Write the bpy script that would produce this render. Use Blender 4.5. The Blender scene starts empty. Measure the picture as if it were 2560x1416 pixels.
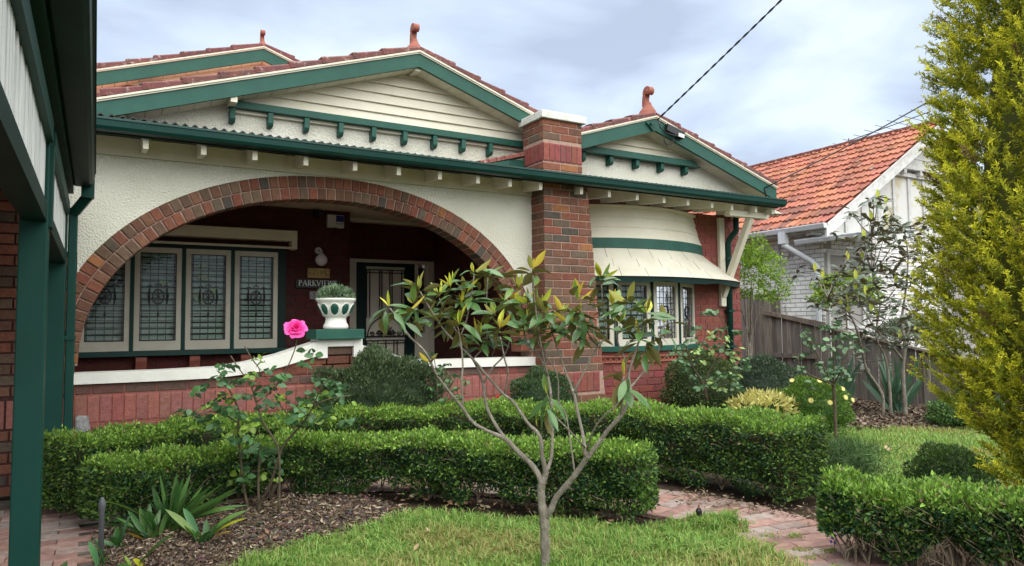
import bpy, math, random
import numpy as np
from mathutils import Vector, Matrix
random.seed(7); RNG = np.random.default_rng(11)
R_ = math.radians
scene = bpy.context.scene
# ------------------------------------------------------------------ camera
def cam_axes(yaw, pitch, roll):
    F = Vector((math.sin(yaw)*math.cos(pitch), math.cos(yaw)*math.cos(pitch), math.sin(pitch)))
    r = Vector((math.cos(yaw), -math.sin(yaw), 0)); u = r.cross(F)
    c, s = math.cos(roll), math.sin(roll)
    return c*r+s*u, -s*r+c*u, F
cr, cu, cf = cam_axes(R_(30.466), R_(3.385), R_(-0.58))
cam = bpy.data.cameras.new('camera'); cam_o = bpy.data.objects.new('camera', cam)
scene.collection.objects.link(cam_o)
cam.sensor_width = 36; cam.lens = 24.884; cam.clip_end = 5000; cam.clip_start = 0.05
cam_o.matrix_world = Matrix(((cr.x, cu.x, -cf.x, 0), (cr.y, cu.y, -cf.y, 0), (cr.z, cu.z, -cf.z, 1.30), (0, 0, 0, 1)))
scene.camera = cam_o
# ------------------------------------------------------------------ sky, sun, exposure
SUN_EL, SUN_AZ = R_(63), R_(172)      # azimuth measured from +Y clockwise: the sun stands behind the camera
w = bpy.data.worlds.new('World'); scene.world = w; w.use_nodes = True
nt = w.node_tree; nt.nodes.clear()
def wn(t, **k):
    n = nt.nodes.new(t)
    for a, b in k.items(): setattr(n, a, b)
    return n
out = wn('ShaderNodeOutputWorld'); bg = wn('ShaderNodeBackground'); bg.inputs[1].default_value = 0.1
sky = wn('ShaderNodeTexSky', sky_type='NISHITA', sun_disc=False, sun_elevation=SUN_EL, sun_rotation=SUN_AZ)
tc = wn('ShaderNodeTexCoord'); sep = wn('ShaderNodeSeparateXYZ'); nt.links.new(tc.outputs['Generated'], sep.inputs[0])
# clouds lie on a flat layer overhead: direction divided by height
mx = wn('ShaderNodeMath', operation='ADD'); mx.inputs[1].default_value = 0.16
ab = wn('ShaderNodeMath', operation='ABSOLUTE'); nt.links.new(sep.outputs[2], ab.inputs[0]); nt.links.new(ab.outputs[0], mx.inputs[0])
dv = wn('ShaderNodeVectorMath', operation='DIVIDE'); cmb = wn('ShaderNodeCombineXYZ')
for i in range(3): nt.links.new(mx.outputs[0], cmb.inputs[i])
nt.links.new(tc.outputs['Generated'], dv.inputs[0]); nt.links.new(cmb.outputs[0], dv.inputs[1])
mp = wn('ShaderNodeMapping'); mp.inputs['Scale'].default_value = (1, 1, 0); mp.inputs['Rotation'].default_value = (0, 0, R_(35)); mp.inputs['Location'].default_value = (0.55, 1.3, 0)
nt.links.new(dv.outputs[0], mp.inputs[0])
n1 = wn('ShaderNodeTexNoise'); n1.inputs['Scale'].default_value = 1.25; n1.inputs['Detail'].default_value = 5; n1.inputs['Roughness'].default_value = 0.5; n1.inputs['Distortion'].default_value = 0.35
nt.links.new(mp.outputs[0], n1.inputs[0])
n2 = wn('ShaderNodeTexNoise'); n2.inputs['Scale'].default_value = 2.1; n2.inputs['Detail'].default_value = 4; n2.inputs['Roughness'].default_value = 0.45
nt.links.new(mp.outputs[0], n2.inputs[0])
rp = wn('ShaderNodeValToRGB'); e = rp.color_ramp.elements
e[0].position = 0.36; e[0].color = (1.16, 1.30, 1.60, 1); e[1].position = 0.62; e[1].color = (1.98, 2.18, 2.36, 1)
m = rp.color_ramp.elements.new(0.47); m.color = (1.46, 1.68, 2.02, 1)
ad = wn('ShaderNodeMath', operation='MULTIPLY_ADD'); ad.inputs[1].default_value = 0.45; 
sb = wn('ShaderNodeMath', operation='SUBTRACT'); sb.inputs[1].default_value = 0.225
nt.links.new(n2.outputs[0], ad.inputs[0]); nt.links.new(n1.outputs[0], ad.inputs[2]); nt.links.new(ad.outputs[0], sb.inputs[0]); nt.links.new(sb.outputs[0], rp.inputs[0])
mixs = wn('ShaderNodeMix', data_type='RGBA'); mixs.inputs[0].default_value = 0.9
nt.links.new(sky.outputs[0], mixs.inputs[6]); nt.links.new(rp.outputs[0], mixs.inputs[7])
nt.links.new(mixs.outputs[2], bg.inputs[0]); nt.links.new(bg.outputs[0], out.inputs[0])
sun = bpy.data.lights.new('sun', 'SUN'); sun.energy = 1.5; sun.angle = R_(108); sun.color = (1, 0.97, 0.91)
sun_o = bpy.data.objects.new('sun', sun); scene.collection.objects.link(sun_o)
sd = Vector((math.sin(SUN_AZ)*math.cos(SUN_EL), math.cos(SUN_AZ)*math.cos(SUN_EL), math.sin(SUN_EL)))
sun_o.rotation_euler = sd.to_track_quat('Z', 'Y').to_euler(); sun_o.location = sd*30
vs = scene.view_settings; vs.view_transform = 'Standard'; vs.look = 'None'; vs.exposure = 2.22; vs.gamma = 1.0; vs.use_curve_mapping = False
scene.render.engine = 'CYCLES'
try: scene.cycles.max_bounces = 6; scene.cycles.transparent_max_bounces = 6
except Exception: pass
# ------------------------------------------------------------------ helpers
COL = scene.collection
def setp(o, label=None, cat=None, group=None, kind=None):
    if label: o['label'] = label
    if cat: o['category'] = cat
    if group: o['group'] = group
    if kind: o['kind'] = kind
    return o
def empty(name, loc=(0, 0, 0), label=None, cat=None, group=None):
    o = bpy.data.objects.new(name, None); COL.objects.link(o); o.location = loc; o.empty_display_size = 0.1
    return setp(o, label, cat, group)
def wmat(p):
    m = p.matrix_basis.copy()
    return wmat(p.parent) @ p.matrix_parent_inverse @ m if p.parent else m
def winv(p): return wmat(p).inverted()
def link(name, me, mat=None, parent=None, smooth=False):
    o = bpy.data.objects.new(name, me); COL.objects.link(o)
    if mat and not me.materials: me.materials.append(mat)
    if parent: 
        o.parent = parent; o.matrix_parent_inverse = winv(parent)
    if smooth: 
        for p in me.polygons: p.use_smooth = True
    return o
class MB:
    def __init__(s): s.v = []; s.f = []; s.c = []
    def add(s, vs, fs, col=None):
        b = len(s.v); s.v += [tuple(p) for p in vs]; s.f += [tuple(b+i for i in f) for f in fs]
        s.c += [col if col is not None else (1, 1, 1)]*len(vs)
        return s
    def box(s, x0, x1, y0, y1, z0, z1, col=None):
        return s.add([(x0,y0,z0),(x1,y0,z0),(x1,y1,z0),(x0,y1,z0),(x0,y0,z1),(x1,y0,z1),(x1,y1,z1),(x0,y1,z1)],
              [(0,3,2,1),(4,5,6,7),(0,1,5,4),(1,2,6,5),(2,3,7,6),(3,0,4,7)], col)
    def bar(s, a, b, w, h, up=(0, 0, 1), col=None):   # box beam between two points; w sideways, h along up
        a, b = Vector(a), Vector(b); d = (b-a).normalized(); sd = d.cross(Vector(up))
        if sd.length < 1e-5: sd = d.cross(Vector((1, 0, 0)))
        sd.normalize(); u = sd.cross(d).normalized()
        vs = []
        for p in (a, b):
            for i, j in ((-1,-1),(1,-1),(1,1),(-1,1)): vs.append(p+sd*(w/2*i)+u*(h/2*j))
        return s.add(vs, [(0,1,2,3),(7,6,5,4),(0,4,5,1),(1,5,6,2),(2,6,7,3),(3,7,4,0)], col)
    def prism_y(s, pts, y0, y1, col=None):   # pts (x,z) outline extruded along y
        n = len(pts)
        vs = [(x, y0, z) for x, z in pts]+[(x, y1, z) for x, z in pts]
        fs = [tuple(range(n)), tuple(range(2*n-1, n-1, -1))]+[(i, n+i, n+(i+1) % n, (i+1) % n) for i in range(n)]
        return s.add(vs, fs, col)
    def prism_x(s, pts, x0, x1, col=None):   # pts (y,z)
        n = len(pts)
        vs = [(x0, y, z) for y, z in pts]+[(x1, y, z) for y, z in pts]
        fs = [tuple(range(n)), tuple(range(2*n-1, n-1, -1))]+[(i, n+i, n+(i+1) % n, (i+1) % n) for i in range(n)]
        return s.add(vs, fs, col)
    def prism_z(s, pts, z0, z1, col=None):
        n = len(pts)
        vs = [(x, y, z0) for x, y in pts]+[(x, y, z1) for x, y in pts]
        fs = [tuple(range(n-1, -1, -1)), tuple(range(n, 2*n))]+[(i, (i+1) % n, n+(i+1) % n, n+i) for i in range(n)]
        return s.add(vs, fs, col)
    def strip_y(s, top, bot, y0, y1, col=None):  # wall strip between two polylines of equal x count
        n = len(top)
        for i in range(n-1):
            s.prism_y([bot[i], bot[i+1], top[i+1], top[i]], y0, y1, col)
        return s
    def tube(s, pts, rad, seg=8, caps=True, col=None):
        pts = [Vector(p) for p in pts]; n = len(pts)
        if not hasattr(rad, '__len__'): rad = [rad]*n
        up = Vector((0, 0, 1)); vs = []; prev = None
        for i, p in enumerate(pts):
            d = (pts[min(i+1, n-1)]-pts[max(i-1, 0)]).normalized()
            if prev is None:
                a = d.cross(up); 
                if a.length < 0.05: a = d.cross(Vector((1, 0, 0)))
            else: a = prev-d*prev.dot(d)
            a.normalize(); b = d.cross(a); prev = a
            for k in range(seg):
                t = 2*math.pi*k/seg; vs.append(p+(a*math.cos(t)+b*math.sin(t))*rad[i])
        fs = [(i*seg+k, i*seg+(k+1) % seg, (i+1)*seg+(k+1) % seg, (i+1)*seg+k) for i in range(n-1) for k in range(seg)]
        if caps: fs += [tuple(range(seg-1, -1, -1)), tuple(range((n-1)*seg, n*seg))]
        return s.add(vs, fs, col)
    def lathe(s, prof, cx, cy, seg=28, col=None):
        n = len(prof); vs = []
        for r, z in prof:
            for k in range(seg):
                t = 2*math.pi*k/seg; vs.append((cx+r*math.cos(t), cy+r*math.sin(t), z))
        fs = [(i*seg+k, i*seg+(k+1) % seg, (i+1)*seg+(k+1) % seg, (i+1)*seg+k) for i in range(n-1) for k in range(seg)]
        fs += [tuple(range(seg-1, -1, -1)), tuple(range((n-1)*seg, n*seg))]
        return s.add(vs, fs, col)
    def ell(s, c, r, nu=14, nv=9, col=None):
        vs = []
        for j in range(nv+1):
            ph = math.pi*j/nv
            for i in range(nu):
                t = 2*math.pi*i/nu
                vs.append((c[0]+r[0]*math.sin(ph)*math.cos(t), c[1]+r[1]*math.sin(ph)*math.sin(t), c[2]+r[2]*math.cos(ph)))
        fs = [(j*nu+i, (j+1)*nu+i, (j+1)*nu+(i+1) % nu, j*nu+(i+1) % nu) for j in range(nv) for i in range(nu)]
        return s.add(vs, fs, col)
    def mesh(s, name, attr=False):
        me = bpy.data.meshes.new(name); me.from_pydata(s.v, [], s.f); me.update()
        if attr:
            a = me.color_attributes.new('Col', 'FLOAT_COLOR', 'POINT')
            arr = np.ones((len(s.v), 4), np.float32); arr[:, :3] = np.array(s.c, np.float32); a.data.foreach_set('color', arr.ravel())
        return me
    def build(s, name, mat, parent=None, smooth=False, attr=False, bevel=0):
        o = link(name, s.mesh(name, attr), mat, parent, smooth)
        if bevel:
            b = o.modifiers.new('bevel', 'BEVEL'); b.width = bevel; b.segments = 2; b.limit_method = 'ANGLE'; b.angle_limit = R_(40)
        return o
# ------------------------------------------------------------------ materials
def material(name, col, col2=None, rough=0.6, nscale=6.0, bump=0.0, bscale=60.0, var=None, vary=0.0, spec=0.4, detail=4, stretch=(1, 1, 1), streak=None, trans=0.0, metallic=0.0, coat=0.0, back=None, contrast=(0.35, 0.65)):
    m = bpy.data.materials.new(name); m.use_nodes = True; t = m.node_tree; N = t.nodes; L = t.links
    b = N['Principled BSDF']; o = N['Material Output']
    b.inputs['Roughness'].default_value = rough; b.inputs['Specular IOR Level'].default_value = spec; b.inputs['Metallic'].default_value = metallic
    if coat: b.inputs['Coat Weight'].default_value = coat
    g = N.new('ShaderNodeNewGeometry'); mp = N.new('ShaderNodeMapping'); mp.inputs['Scale'].default_value = stretch; L.new(g.outputs['Position'], mp.inputs[0])
    cur = None
    rgb = N.new('ShaderNodeRGB'); rgb.outputs[0].default_value = (*col, 1); cur = rgb.outputs[0]
    if col2:
        nz = N.new('ShaderNodeTexNoise'); nz.inputs['Scale'].default_value = nscale; nz.inputs['Detail'].default_value = detail; nz.inputs['Roughness'].default_value = 0.62; L.new(mp.outputs[0], nz.inputs[0])
        rr = N.new('ShaderNodeMapRange'); rr.inputs[1].default_value, rr.inputs[2].default_value = contrast; L.new(nz.outputs[0], rr.inputs[0])
        mi = N.new('ShaderNodeMix'); mi.data_type = 'RGBA'; L.new(rr.outputs[0], mi.inputs[0]); L.new(cur, mi.inputs[6]); mi.inputs[7].default_value = (*col2, 1); cur = mi.outputs[2]
    if streak:
        c3, sc, lo, hi, st = streak
        m2 = N.new('ShaderNodeMapping'); m2.inputs['Scale'].default_value = st; L.new(g.outputs['Position'], m2.inputs[0])
        nz = N.new('ShaderNodeTexNoise'); nz.inputs['Scale'].default_value = sc; nz.inputs['Detail'].default_value = 6; nz.inputs['Roughness'].default_value = 0.7; L.new(m2.outputs[0], nz.inputs[0])
        rr = N.new('ShaderNodeMapRange'); rr.inputs[1].default_value = lo; rr.inputs[2].default_value = hi; L.new(nz.outputs[0], rr.inputs[0])
        mi = N.new('ShaderNodeMix'); mi.data_type = 'RGBA'; L.new(rr.outputs[0], mi.inputs[0]); L.new(cur, mi.inputs[6]); mi.inputs[7].default_value = (*c3, 1); cur = mi.outputs[2]
    if var == 'obj':
        oi = N.new('ShaderNodeObjectInfo'); mu = N.new('ShaderNodeMix'); mu.data_type = 'RGBA'; mu.blend_type = 'MULTIPLY'; mu.inputs[0].default_value = 1
        L.new(cur, mu.inputs[6]); L.new(oi.outputs['Color'], mu.inputs[7]); cur = mu.outputs[2]
    if var == 'attr':
        at = N.new('ShaderNodeAttribute'); at.attribute_name = 'Col'; mu = N.new('ShaderNodeMix'); mu.data_type = 'RGBA'; mu.blend_type = 'MULTIPLY'; mu.inputs[0].default_value = 1
        L.new(cur, mu.inputs[6]); L.new(at.outputs['Color'], mu.inputs[7]); cur = mu.outputs[2]
    if vary:
        oi = N.new('ShaderNodeObjectInfo'); hs = N.new('ShaderNodeHueSaturation'); mr = N.new('ShaderNodeMapRange'); mr.inputs[3].default_value = 1-vary; mr.inputs[4].default_value = 1+vary
        L.new(oi.outputs['Random'], mr.inputs[0]); L.new(mr.outputs[0], hs.inputs['Value']); L.new(cur, hs.inputs['Color']); cur = hs.outputs[0]
    if back:
        mi = N.new('ShaderNodeMix'); mi.data_type = 'RGBA'; L.new(g.outputs['Backfacing'], mi.inputs[0]); L.new(cur, mi.inputs[6])
        mi.inputs[7].default_value = (*back, 1); cur = mi.outputs[2]
        rg = N.new('ShaderNodeMapRange'); L.new(g.outputs['Backfacing'], rg.inputs[0]); rg.inputs[3].default_value = rough; rg.inputs[4].default_value = 0.8; L.new(rg.outputs[0], b.inputs['Roughness'])
    L.new(cur, b.inputs['Base Color'])
    if bump:
        nb = N.new('ShaderNodeTexNoise'); nb.inputs['Scale'].default_value = bscale; nb.inputs['Detail'].default_value = 3; L.new(mp.outputs[0], nb.inputs[0])
        bp = N.new('ShaderNodeBump'); bp.inputs['Strength'].default_value = min(1, bump); bp.inputs['Distance'].default_value = 0.012*max(1, bump); L.new(nb.outputs[0], bp.inputs['Height']); L.new(bp.outputs[0], b.inputs['Normal'])
    if trans:
        tr = N.new('ShaderNodeBsdfTranslucent'); L.new(cur, tr.inputs[0]); ms = N.new('ShaderNodeMixShader'); ms.inputs[0].default_value = trans
        L.new(b.outputs[0], ms.inputs[1]); L.new(tr.outputs[0], ms.inputs[2]); L.new(ms.outputs[0], o.inputs[0])
    return m
M = {}
M['cream_rough'] = material('cream_roughcast', (0.71, 0.70, 0.59), (0.65, 0.635, 0.52), 0.9, 1.6, 1.5, 62, spec=0.2, streak=((0.47, 0.44, 0.32), 1.1, 0.60, 0.86, (1, 1, 0.45)))
M['cream'] = material('cream_paint', (0.70, 0.665, 0.53), (0.64, 0.60, 0.46), 0.55, 3, 0.12, 25, spec=0.35, streak=((0.42, 0.37, 0.25), 2.2, 0.62, 0.85, (1, 1, 0.5)))
M['cream_sash'] = material('cream_sash_paint', (0.60, 0.575, 0.46), (0.53, 0.50, 0.39), 0.45, 4, 0.06, 30, spec=0.4)
M['peach'] = material('peach_cream_paint', (0.88, 0.77, 0.60), (0.82, 0.70, 0.53), 0.6, 3, 0.1, 20)
M['white'] = material('white_paint', (0.78, 0.775, 0.70), (0.70, 0.69, 0.61), 0.6, 5, 0.15, 30, streak=((0.42, 0.41, 0.36), 6, 0.62, 0.82, (1, 1, 0.6)))
M['cap_white'] = material('weathered_white_cap', (0.74, 0.74, 0.67), (0.52, 0.52, 0.46), 0.8, 7, 0.4, 40, streak=((0.20, 0.20, 0.18), 12, 0.62, 0.78, (1, 1, 0.4)))
M['green'] = material('green_paint', (0.019, 0.088, 0.062), (0.015, 0.072, 0.051), 0.5, 5, 0.08, 20, spec=0.25, streak=((0.045, 0.135, 0.105), 4, 0.62, 0.85, (0.6, 1, 2)))
M['green_gloss'] = material('green_gutter_paint', (0.005, 0.046, 0.035), (0.004, 0.037, 0.028), 0.36, 3, 0.05, 14, spec=0.32, streak=((0.035, 0.07, 0.058), 7, 0.60, 0.80, (0.5, 1, 2)))
M['green_post'] = material('green_post_paint', (0.0035, 0.048, 0.035), (0.003, 0.040, 0.029), 0.5, 2.5, 0.05, 14, spec=0.22, streak=((0.012, 0.055, 0.045), 9, 0.70, 0.85, (1, 1, 0.5)))
M['green_dark'] = material('dark_green_paint', (0.005, 0.026, 0.021), (0.003, 0.018, 0.015), 0.5, 3, spec=0.2)
M['brick'] = material('brick', (1, 1, 1), (0.72, 0.74, 0.76), 0.85, 22, 0.55, 90, var='obj', spec=0.25, streak=((0.40, 0.40, 0.40), 38, 0.60, 0.80, (1, 1, 1)))
M['brick_a'] = material('brick_joined', (1, 1, 1), (0.74, 0.75, 0.76), 0.8, 22, 0.5, 90, var='attr', spec=0.3)
M['mortar'] = material('mortar', (0.42, 0.285, 0.225), (0.32, 0.21, 0.165), 0.95, 14, 0.5, 90, spec=0.1)
M['mortar_red'] = material('red_washed_mortar', (0.30, 0.115, 0.09), (0.24, 0.08, 0.06), 0.9, 9, 0.5, 60, spec=0.15)
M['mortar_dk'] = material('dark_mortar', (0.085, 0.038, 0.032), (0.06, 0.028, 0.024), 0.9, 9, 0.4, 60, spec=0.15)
M['terra'] = material('terracotta', (0.33, 0.105, 0.065), (0.24, 0.085, 0.06), 0.75, 16, 0.35, 60, streak=((0.20, 0.15, 0.12), 14, 0.58, 0.80, (1, 1, 1)))
M['verge'] = material('weathered_roof_tile', (0.185, 0.066, 0.054), (0.115, 0.052, 0.046), 0.85, 14, 0.5, 70, var='obj', streak=((0.42, 0.34, 0.30), 17, 0.56, 0.72, (1, 1, 1)))
M['tile'] = material('orange_roof_tile', (0.40, 0.145, 0.085), (0.32, 0.11, 0.066), 0.8, 6, 0.3, 60, var='obj', streak=((0.13, 0.10, 0.08), 3.4, 0.56, 0.76, (1, 1, 1)))
M['tile_a'] = material('orange_roof_tile_joined', (0.40, 0.145, 0.085), (0.32, 0.11, 0.066), 0.8, 6, 0.3, 60, var='attr', streak=((0.20, 0.12, 0.09), 5, 0.62, 0.80, (1, 1, 1)))
M['iron'] = material('dark_corrugated_iron', (0.016, 0.016, 0.016), (0.03, 0.027, 0.024), 0.6, 5, spec=0.4)
M['lead'] = material('lead_came', (0.035, 0.038, 0.038), None, 0.5, spec=0.4)
M['black'] = material('black_metal', (0.010, 0.010, 0.011), None, 0.4)
M['interior'] = material('dark_interior', (0.02, 0.02, 0.02), None, 0.9)
M['blind'] = material('pale_blind_slat', (0.80, 0.84, 0.80), (0.72, 0.77, 0.73), 0.6, 4)
M['blind_y'] = material('pale_green_glass', (0.46, 0.50, 0.24), None, 0.5)
M['sign'] = material('black_sign_board', (0.010, 0.012, 0.011), None, 0.5)
M['sign_w'] = material('white_lettering', (0.72, 0.72, 0.70), None, 0.6)
M['gold'] = material('ochre_plaque', (0.42, 0.30, 0.12), (0.30, 0.20, 0.08), 0.7, 30, 0.4, 60)
M['opal'] = material('opal_glass', (0.72, 0.70, 0.68), None, 0.25)
M['plastic'] = material('white_plastic', (0.62, 0.62, 0.60), None, 0.4)
M['blue'] = material('blue_label', (0.012, 0.025, 0.20), None, 0.4)
M['grey'] = material('grey_plastic_pipe', (0.10, 0.105, 0.11), (0.075, 0.08, 0.085), 0.5, 8)
M['stone'] = material('grey_stone', (0.34, 0.34, 0.33), (0.16, 0.16, 0.155), 0.9, 18, 0.5, 60)
M['soil'] = material('dark_garden_soil', (0.085, 0.060, 0.040), (0.045, 0.032, 0.022), 0.95, 9, 0.8, 35, spec=0.15)
M['lawn_soil'] = material('thatch_under_lawn', (0.095, 0.125, 0.03), (0.15, 0.14, 0.055), 0.95, 4, 0.8, 50, spec=0.1)
M['paver'] = material('paver_brick', (1, 1, 1), (0.70, 0.68, 0.66), 0.9, 16, 0.5, 70, var='obj', spec=0.2, streak=((0.62, 0.58, 0.52), 9, 0.60, 0.78, (1, 1, 1)))
M['joint'] = material('path_joint_sand', (0.14, 0.12, 0.10), (0.07, 0.062, 0.052), 0.95, 20, 0.5, 60, spec=0.1)
M['wood_grey'] = material('weathered_paling', (0.235, 0.215, 0.19), (0.125, 0.115, 0.102), 0.9, 5, 0.5, 40, var='obj', stretch=(6, 6, 0.5), spec=0.15)
M['nb_white'] = material('peeling_white_brick_paint', (0.82, 0.81, 0.77), (0.72, 0.71, 0.67), 0.85, 3, 0.3, 50, var='attr', streak=((0.15, 0.095, 0.075), 2.3, 0.59, 0.70, (1, 1, 0.7)))
M['nb_mortar'] = material('grey_painted_joint', (0.30, 0.285, 0.265), None, 0.9)
M['nb_trim'] = material('peeling_white_timber', (0.60, 0.60, 0.575), (0.46, 0.455, 0.42), 0.8, 7, 0.3, 40, streak=((0.17, 0.15, 0.125), 9, 0.60, 0.74, (0.5, 1, 1.4)))
M['nb_panel'] = material('flaking_cream_panel', (0.60, 0.60, 0.56), (0.50, 0.45, 0.30), 0.85, 1.7, 0.2, 40, contrast=(0.5, 0.62))
M['gutter_w'] = material('white_gutter', (0.60, 0.63, 0.65), (0.50, 0.52, 0.53), 0.4, 5)
M['bark'] = material('grey_bark', (0.25, 0.222, 0.175), (0.155, 0.135, 0.105), 0.9, 20, 0.8, 60, stretch=(1, 1, 0.5), spec=0.15, streak=((0.40, 0.38, 0.33), 26, 0.56, 0.70, (1, 1, 1.6)))
M['bark_rose'] = material('rose_cane', (0.13, 0.11, 0.065), (0.085, 0.065, 0.045), 0.85, 25, 0.3, 70, spec=0.15)
M['twig'] = material('hedge_twig', (0.26, 0.215, 0.15), (0.16, 0.13, 0.09), 0.9, 30, spec=0.1)
M['slat'] = material('grey_white_batten', (0.74, 0.75, 0.71), (0.58, 0.59, 0.56), 0.7, 9, 0.15, 30, stretch=(1, 1, 0.3))
M['ceil'] = material('aged_cream_ceiling', (0.50, 0.43, 0.33), (0.42, 0.36, 0.27), 0.8, 2)
M['cable'] = material('black_cable', (0.012, 0.012, 0.014), None, 0.5)
def leafmat(name, var='attr', rough=0.52, trans=0.22, spec=0.35, back=None, base=(1, 1, 1)):
    return material(name, base, None, rough, var=var, spec=spec, trans=trans, back=back)
M['leaf'] = leafmat('small_leaves'); M['leaf_matte'] = leafmat('matte_leaves', rough=0.6, spec=0.2)
M['grass'] = leafmat('grass_blades', rough=0.55, trans=0.3, spec=0.25)
M['chips'] = material('mulch_chips', (1, 1, 1), None, 0.9, var='attr', spec=0.15)
M['mag_mid'] = material('light_magnolia_leaf', (0.17, 0.27, 0.045), (0.12, 0.22, 0.04), 0.3, 9, vary=0.25, spec=0.45, trans=0.2, back=(0.26, 0.25, 0.05))
M['mag'] = material('magnolia_leaf', (0.070, 0.145, 0.038), (0.048, 0.11, 0.030), 0.28, 12, var=None, vary=0.3, spec=0.5, back=(0.19, 0.165, 0.052), trans=0.08)
M['mag_new'] = material('young_magnolia_leaf', (0.58, 0.56, 0.05), (0.40, 0.50, 0.06), 0.32, 9, vary=0.2, spec=0.4, trans=0.30, back=(0.46, 0.36, 0.035))
M['rose_leaf'] = material('rose_leaf', (0.062, 0.15, 0.046), (0.046, 0.118, 0.038), 0.42, 14, var='obj', vary=0.2, spec=0.4, trans=0.15, back=(0.10, 0.19, 0.09))
M['strap'] = material('strap_leaf', (0.060, 0.155, 0.035), (0.042, 0.12, 0.030), 0.38, 9, var='obj', vary=0.2, spec=0.4, trans=0.15)
M['iris'] = material('iris_leaf', (0.095, 0.185, 0.11), (0.065, 0.14, 0.075), 0.5, 7, vary=0.25, spec=0.3, trans=0.15)
M['petal'] = material('pink_petal', (0.86, 0.035, 0.30), (0.92, 0.10, 0.42), 0.5, 25, spec=0.25, trans=0.25)
M['petal_red'] = material('red_petal', (0.35, 0.012, 0.02), None, 0.5, trans=0.15)
M['petal_y'] = material('pale_yellow_petal', (0.85, 0.72, 0.25), None, 0.5, trans=0.2)
M['petal_v'] = material('violet_petal', (0.20, 0.15, 0.50), None, 0.5, trans=0.2)
def glass_mat():
    m = bpy.data.materials.new('window_glass'); m.use_nodes = True; t = m.node_tree; N = t.nodes; L = t.links
    N.remove(N['Principled BSDF']); o = N['Material Output']
    tr = N.new('ShaderNodeBsdfTransparent'); tr.inputs[0].default_value = (0.80, 0.86, 0.83, 1)
    gl = N.new('ShaderNodeBsdfGlossy'); gl.inputs['Roughness'].default_value = 0.03
    fr = N.new('ShaderNodeFresnel'); fr.inputs[0].default_value = 1.42
    nz = N.new('ShaderNodeTexNoise'); nz.inputs['Scale'].default_value = 14; g = N.new('ShaderNodeNewGeometry'); L.new(g.outputs['Position'], nz.inputs[0])
    bp = N.new('ShaderNodeBump'); bp.inputs['Strength'].default_value = 0.25; bp.inputs['Distance'].default_value = 0.01; L.new(nz.outputs[0], bp.inputs['Height']); L.new(bp.outputs[0], gl.inputs['Normal'])
    mx = N.new('ShaderNodeMixShader'); L.new(fr.outputs[0], mx.inputs[0]); L.new(tr.outputs[0], mx.inputs[1]); L.new(gl.outputs[0], mx.inputs[2]); L.new(mx.outputs[0], o.inputs[0])
    return m
M['glass'] = glass_mat()
# ------------------------------------------------------------------ setting: ground
def sheet(name, pts, z, mat, label=None):
    o = MB().add([(x, y, z) for x, y in pts], [tuple(range(len(pts)))]).build(name, mat); o['kind'] = 'structure'
    if label: o['label'] = label
    return o
sheet('ground', [(-300, -300), (300, -300), (300, 300), (-300, 300)], -0.03, M['soil'])
# ------------------------------------------------------------------ bricks
def brick_mesh(name, L=0.23, H=0.076, T=0.03, ch=0.005):
    # face looks along -Y, origin at centre of front face, x length, z height
    x, z = L/2, H/2
    vs = [(-x, T, -z), (x, T, -z), (x, T, z), (-x, T, z), (-x, ch, -z), (x, ch, -z), (x, ch, z), (-x, ch, z),
          (-x+ch, 0, -z+ch), (x-ch, 0, -z+ch), (x-ch, 0, z-ch), (-x+ch, 0, z-ch)]
    fs = [(8, 9, 10, 11)]
    for a, b in ((0, 4), (4, 8)):
        for i in range(4): fs.append((a+i, a+(i+1) % 4, b+(i+1) % 4, b+i))
    me = bpy.data.meshes.new(name); me.from_pydata(vs, [], fs); me.materials.append(M['brick']); return me
BR = brick_mesh('brick'); BR_H = brick_mesh('brick_header', 0.11, 0.076); BR_ARCH = brick_mesh('arch_brick', 0.076, 0.107, 0.22)
PAL = [(0.215, 0.092, 0.066), (0.185, 0.085, 0.064), (0.155, 0.085, 0.066), (0.125, 0.088, 0.070), (0.20, 0.078, 0.060), (0.18, 0.100, 0.072), (0.29, 0.140, 0.072), (0.112, 0.094, 0.078), (0.145, 0.108, 0.084), (0.075, 0.071, 0.068)]
PALW = [5, 5, 4, 4, 4, 3, 1, 2, 2, 1]
def pal(): 
    c = random.choices(PAL, PALW)[0]; k = random.uniform(0.86, 1.15); return (c[0]*k*1.10, c[1]*k*0.97, c[2]*k*0.80)
RED = lambda: tuple(v*random.uniform(0.85, 1.12) for v in (0.27, 0.082, 0.066))
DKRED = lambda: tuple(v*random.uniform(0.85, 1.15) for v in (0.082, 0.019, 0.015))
PINKRED = lambda: tuple(v*random.uniform(0.9, 1.1) for v in (0.33, 0.125, 0.100))
def put(me, name, parent, loc, rotz=0, scale=(1, 1, 1), col=(1, 1, 1), roty=0, matrix=None):
    o = bpy.data.objects.new(name, me); COL.objects.link(o)
    if parent: o.parent = parent; o.matrix_parent_inverse = winv(parent)
    if matrix is not None: o.matrix_basis = matrix
    else: o.location = loc; o.rotation_euler = (0, roty, rotz); o.scale = scale
    o.color = (*col, 1); return o
def courses(u0f, u1f, z0, n, bond=0, skip=None, ch=0.086, L=0.23, j=0.010):
    """rectangles (ua, ub, zmid) of a running bond face; u0f/u1f give the face edges at a height"""
    out = []
    for i in range(n):
        zm = z0+ch*i+ch/2; a, b = u0f(zm), u1f(zm); off = (0 if (i+bond) % 2 == 0 else -(L+j)/2)
        u = a+off
        while u < b-0.02:
            ua, ub = max(u, a), min(u+L, b)
            if ub-ua > 0.03 and not (skip and skip(ua, ub, zm)): out.append((ua, ub, zm, i))
            u += L+j
    return out
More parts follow.
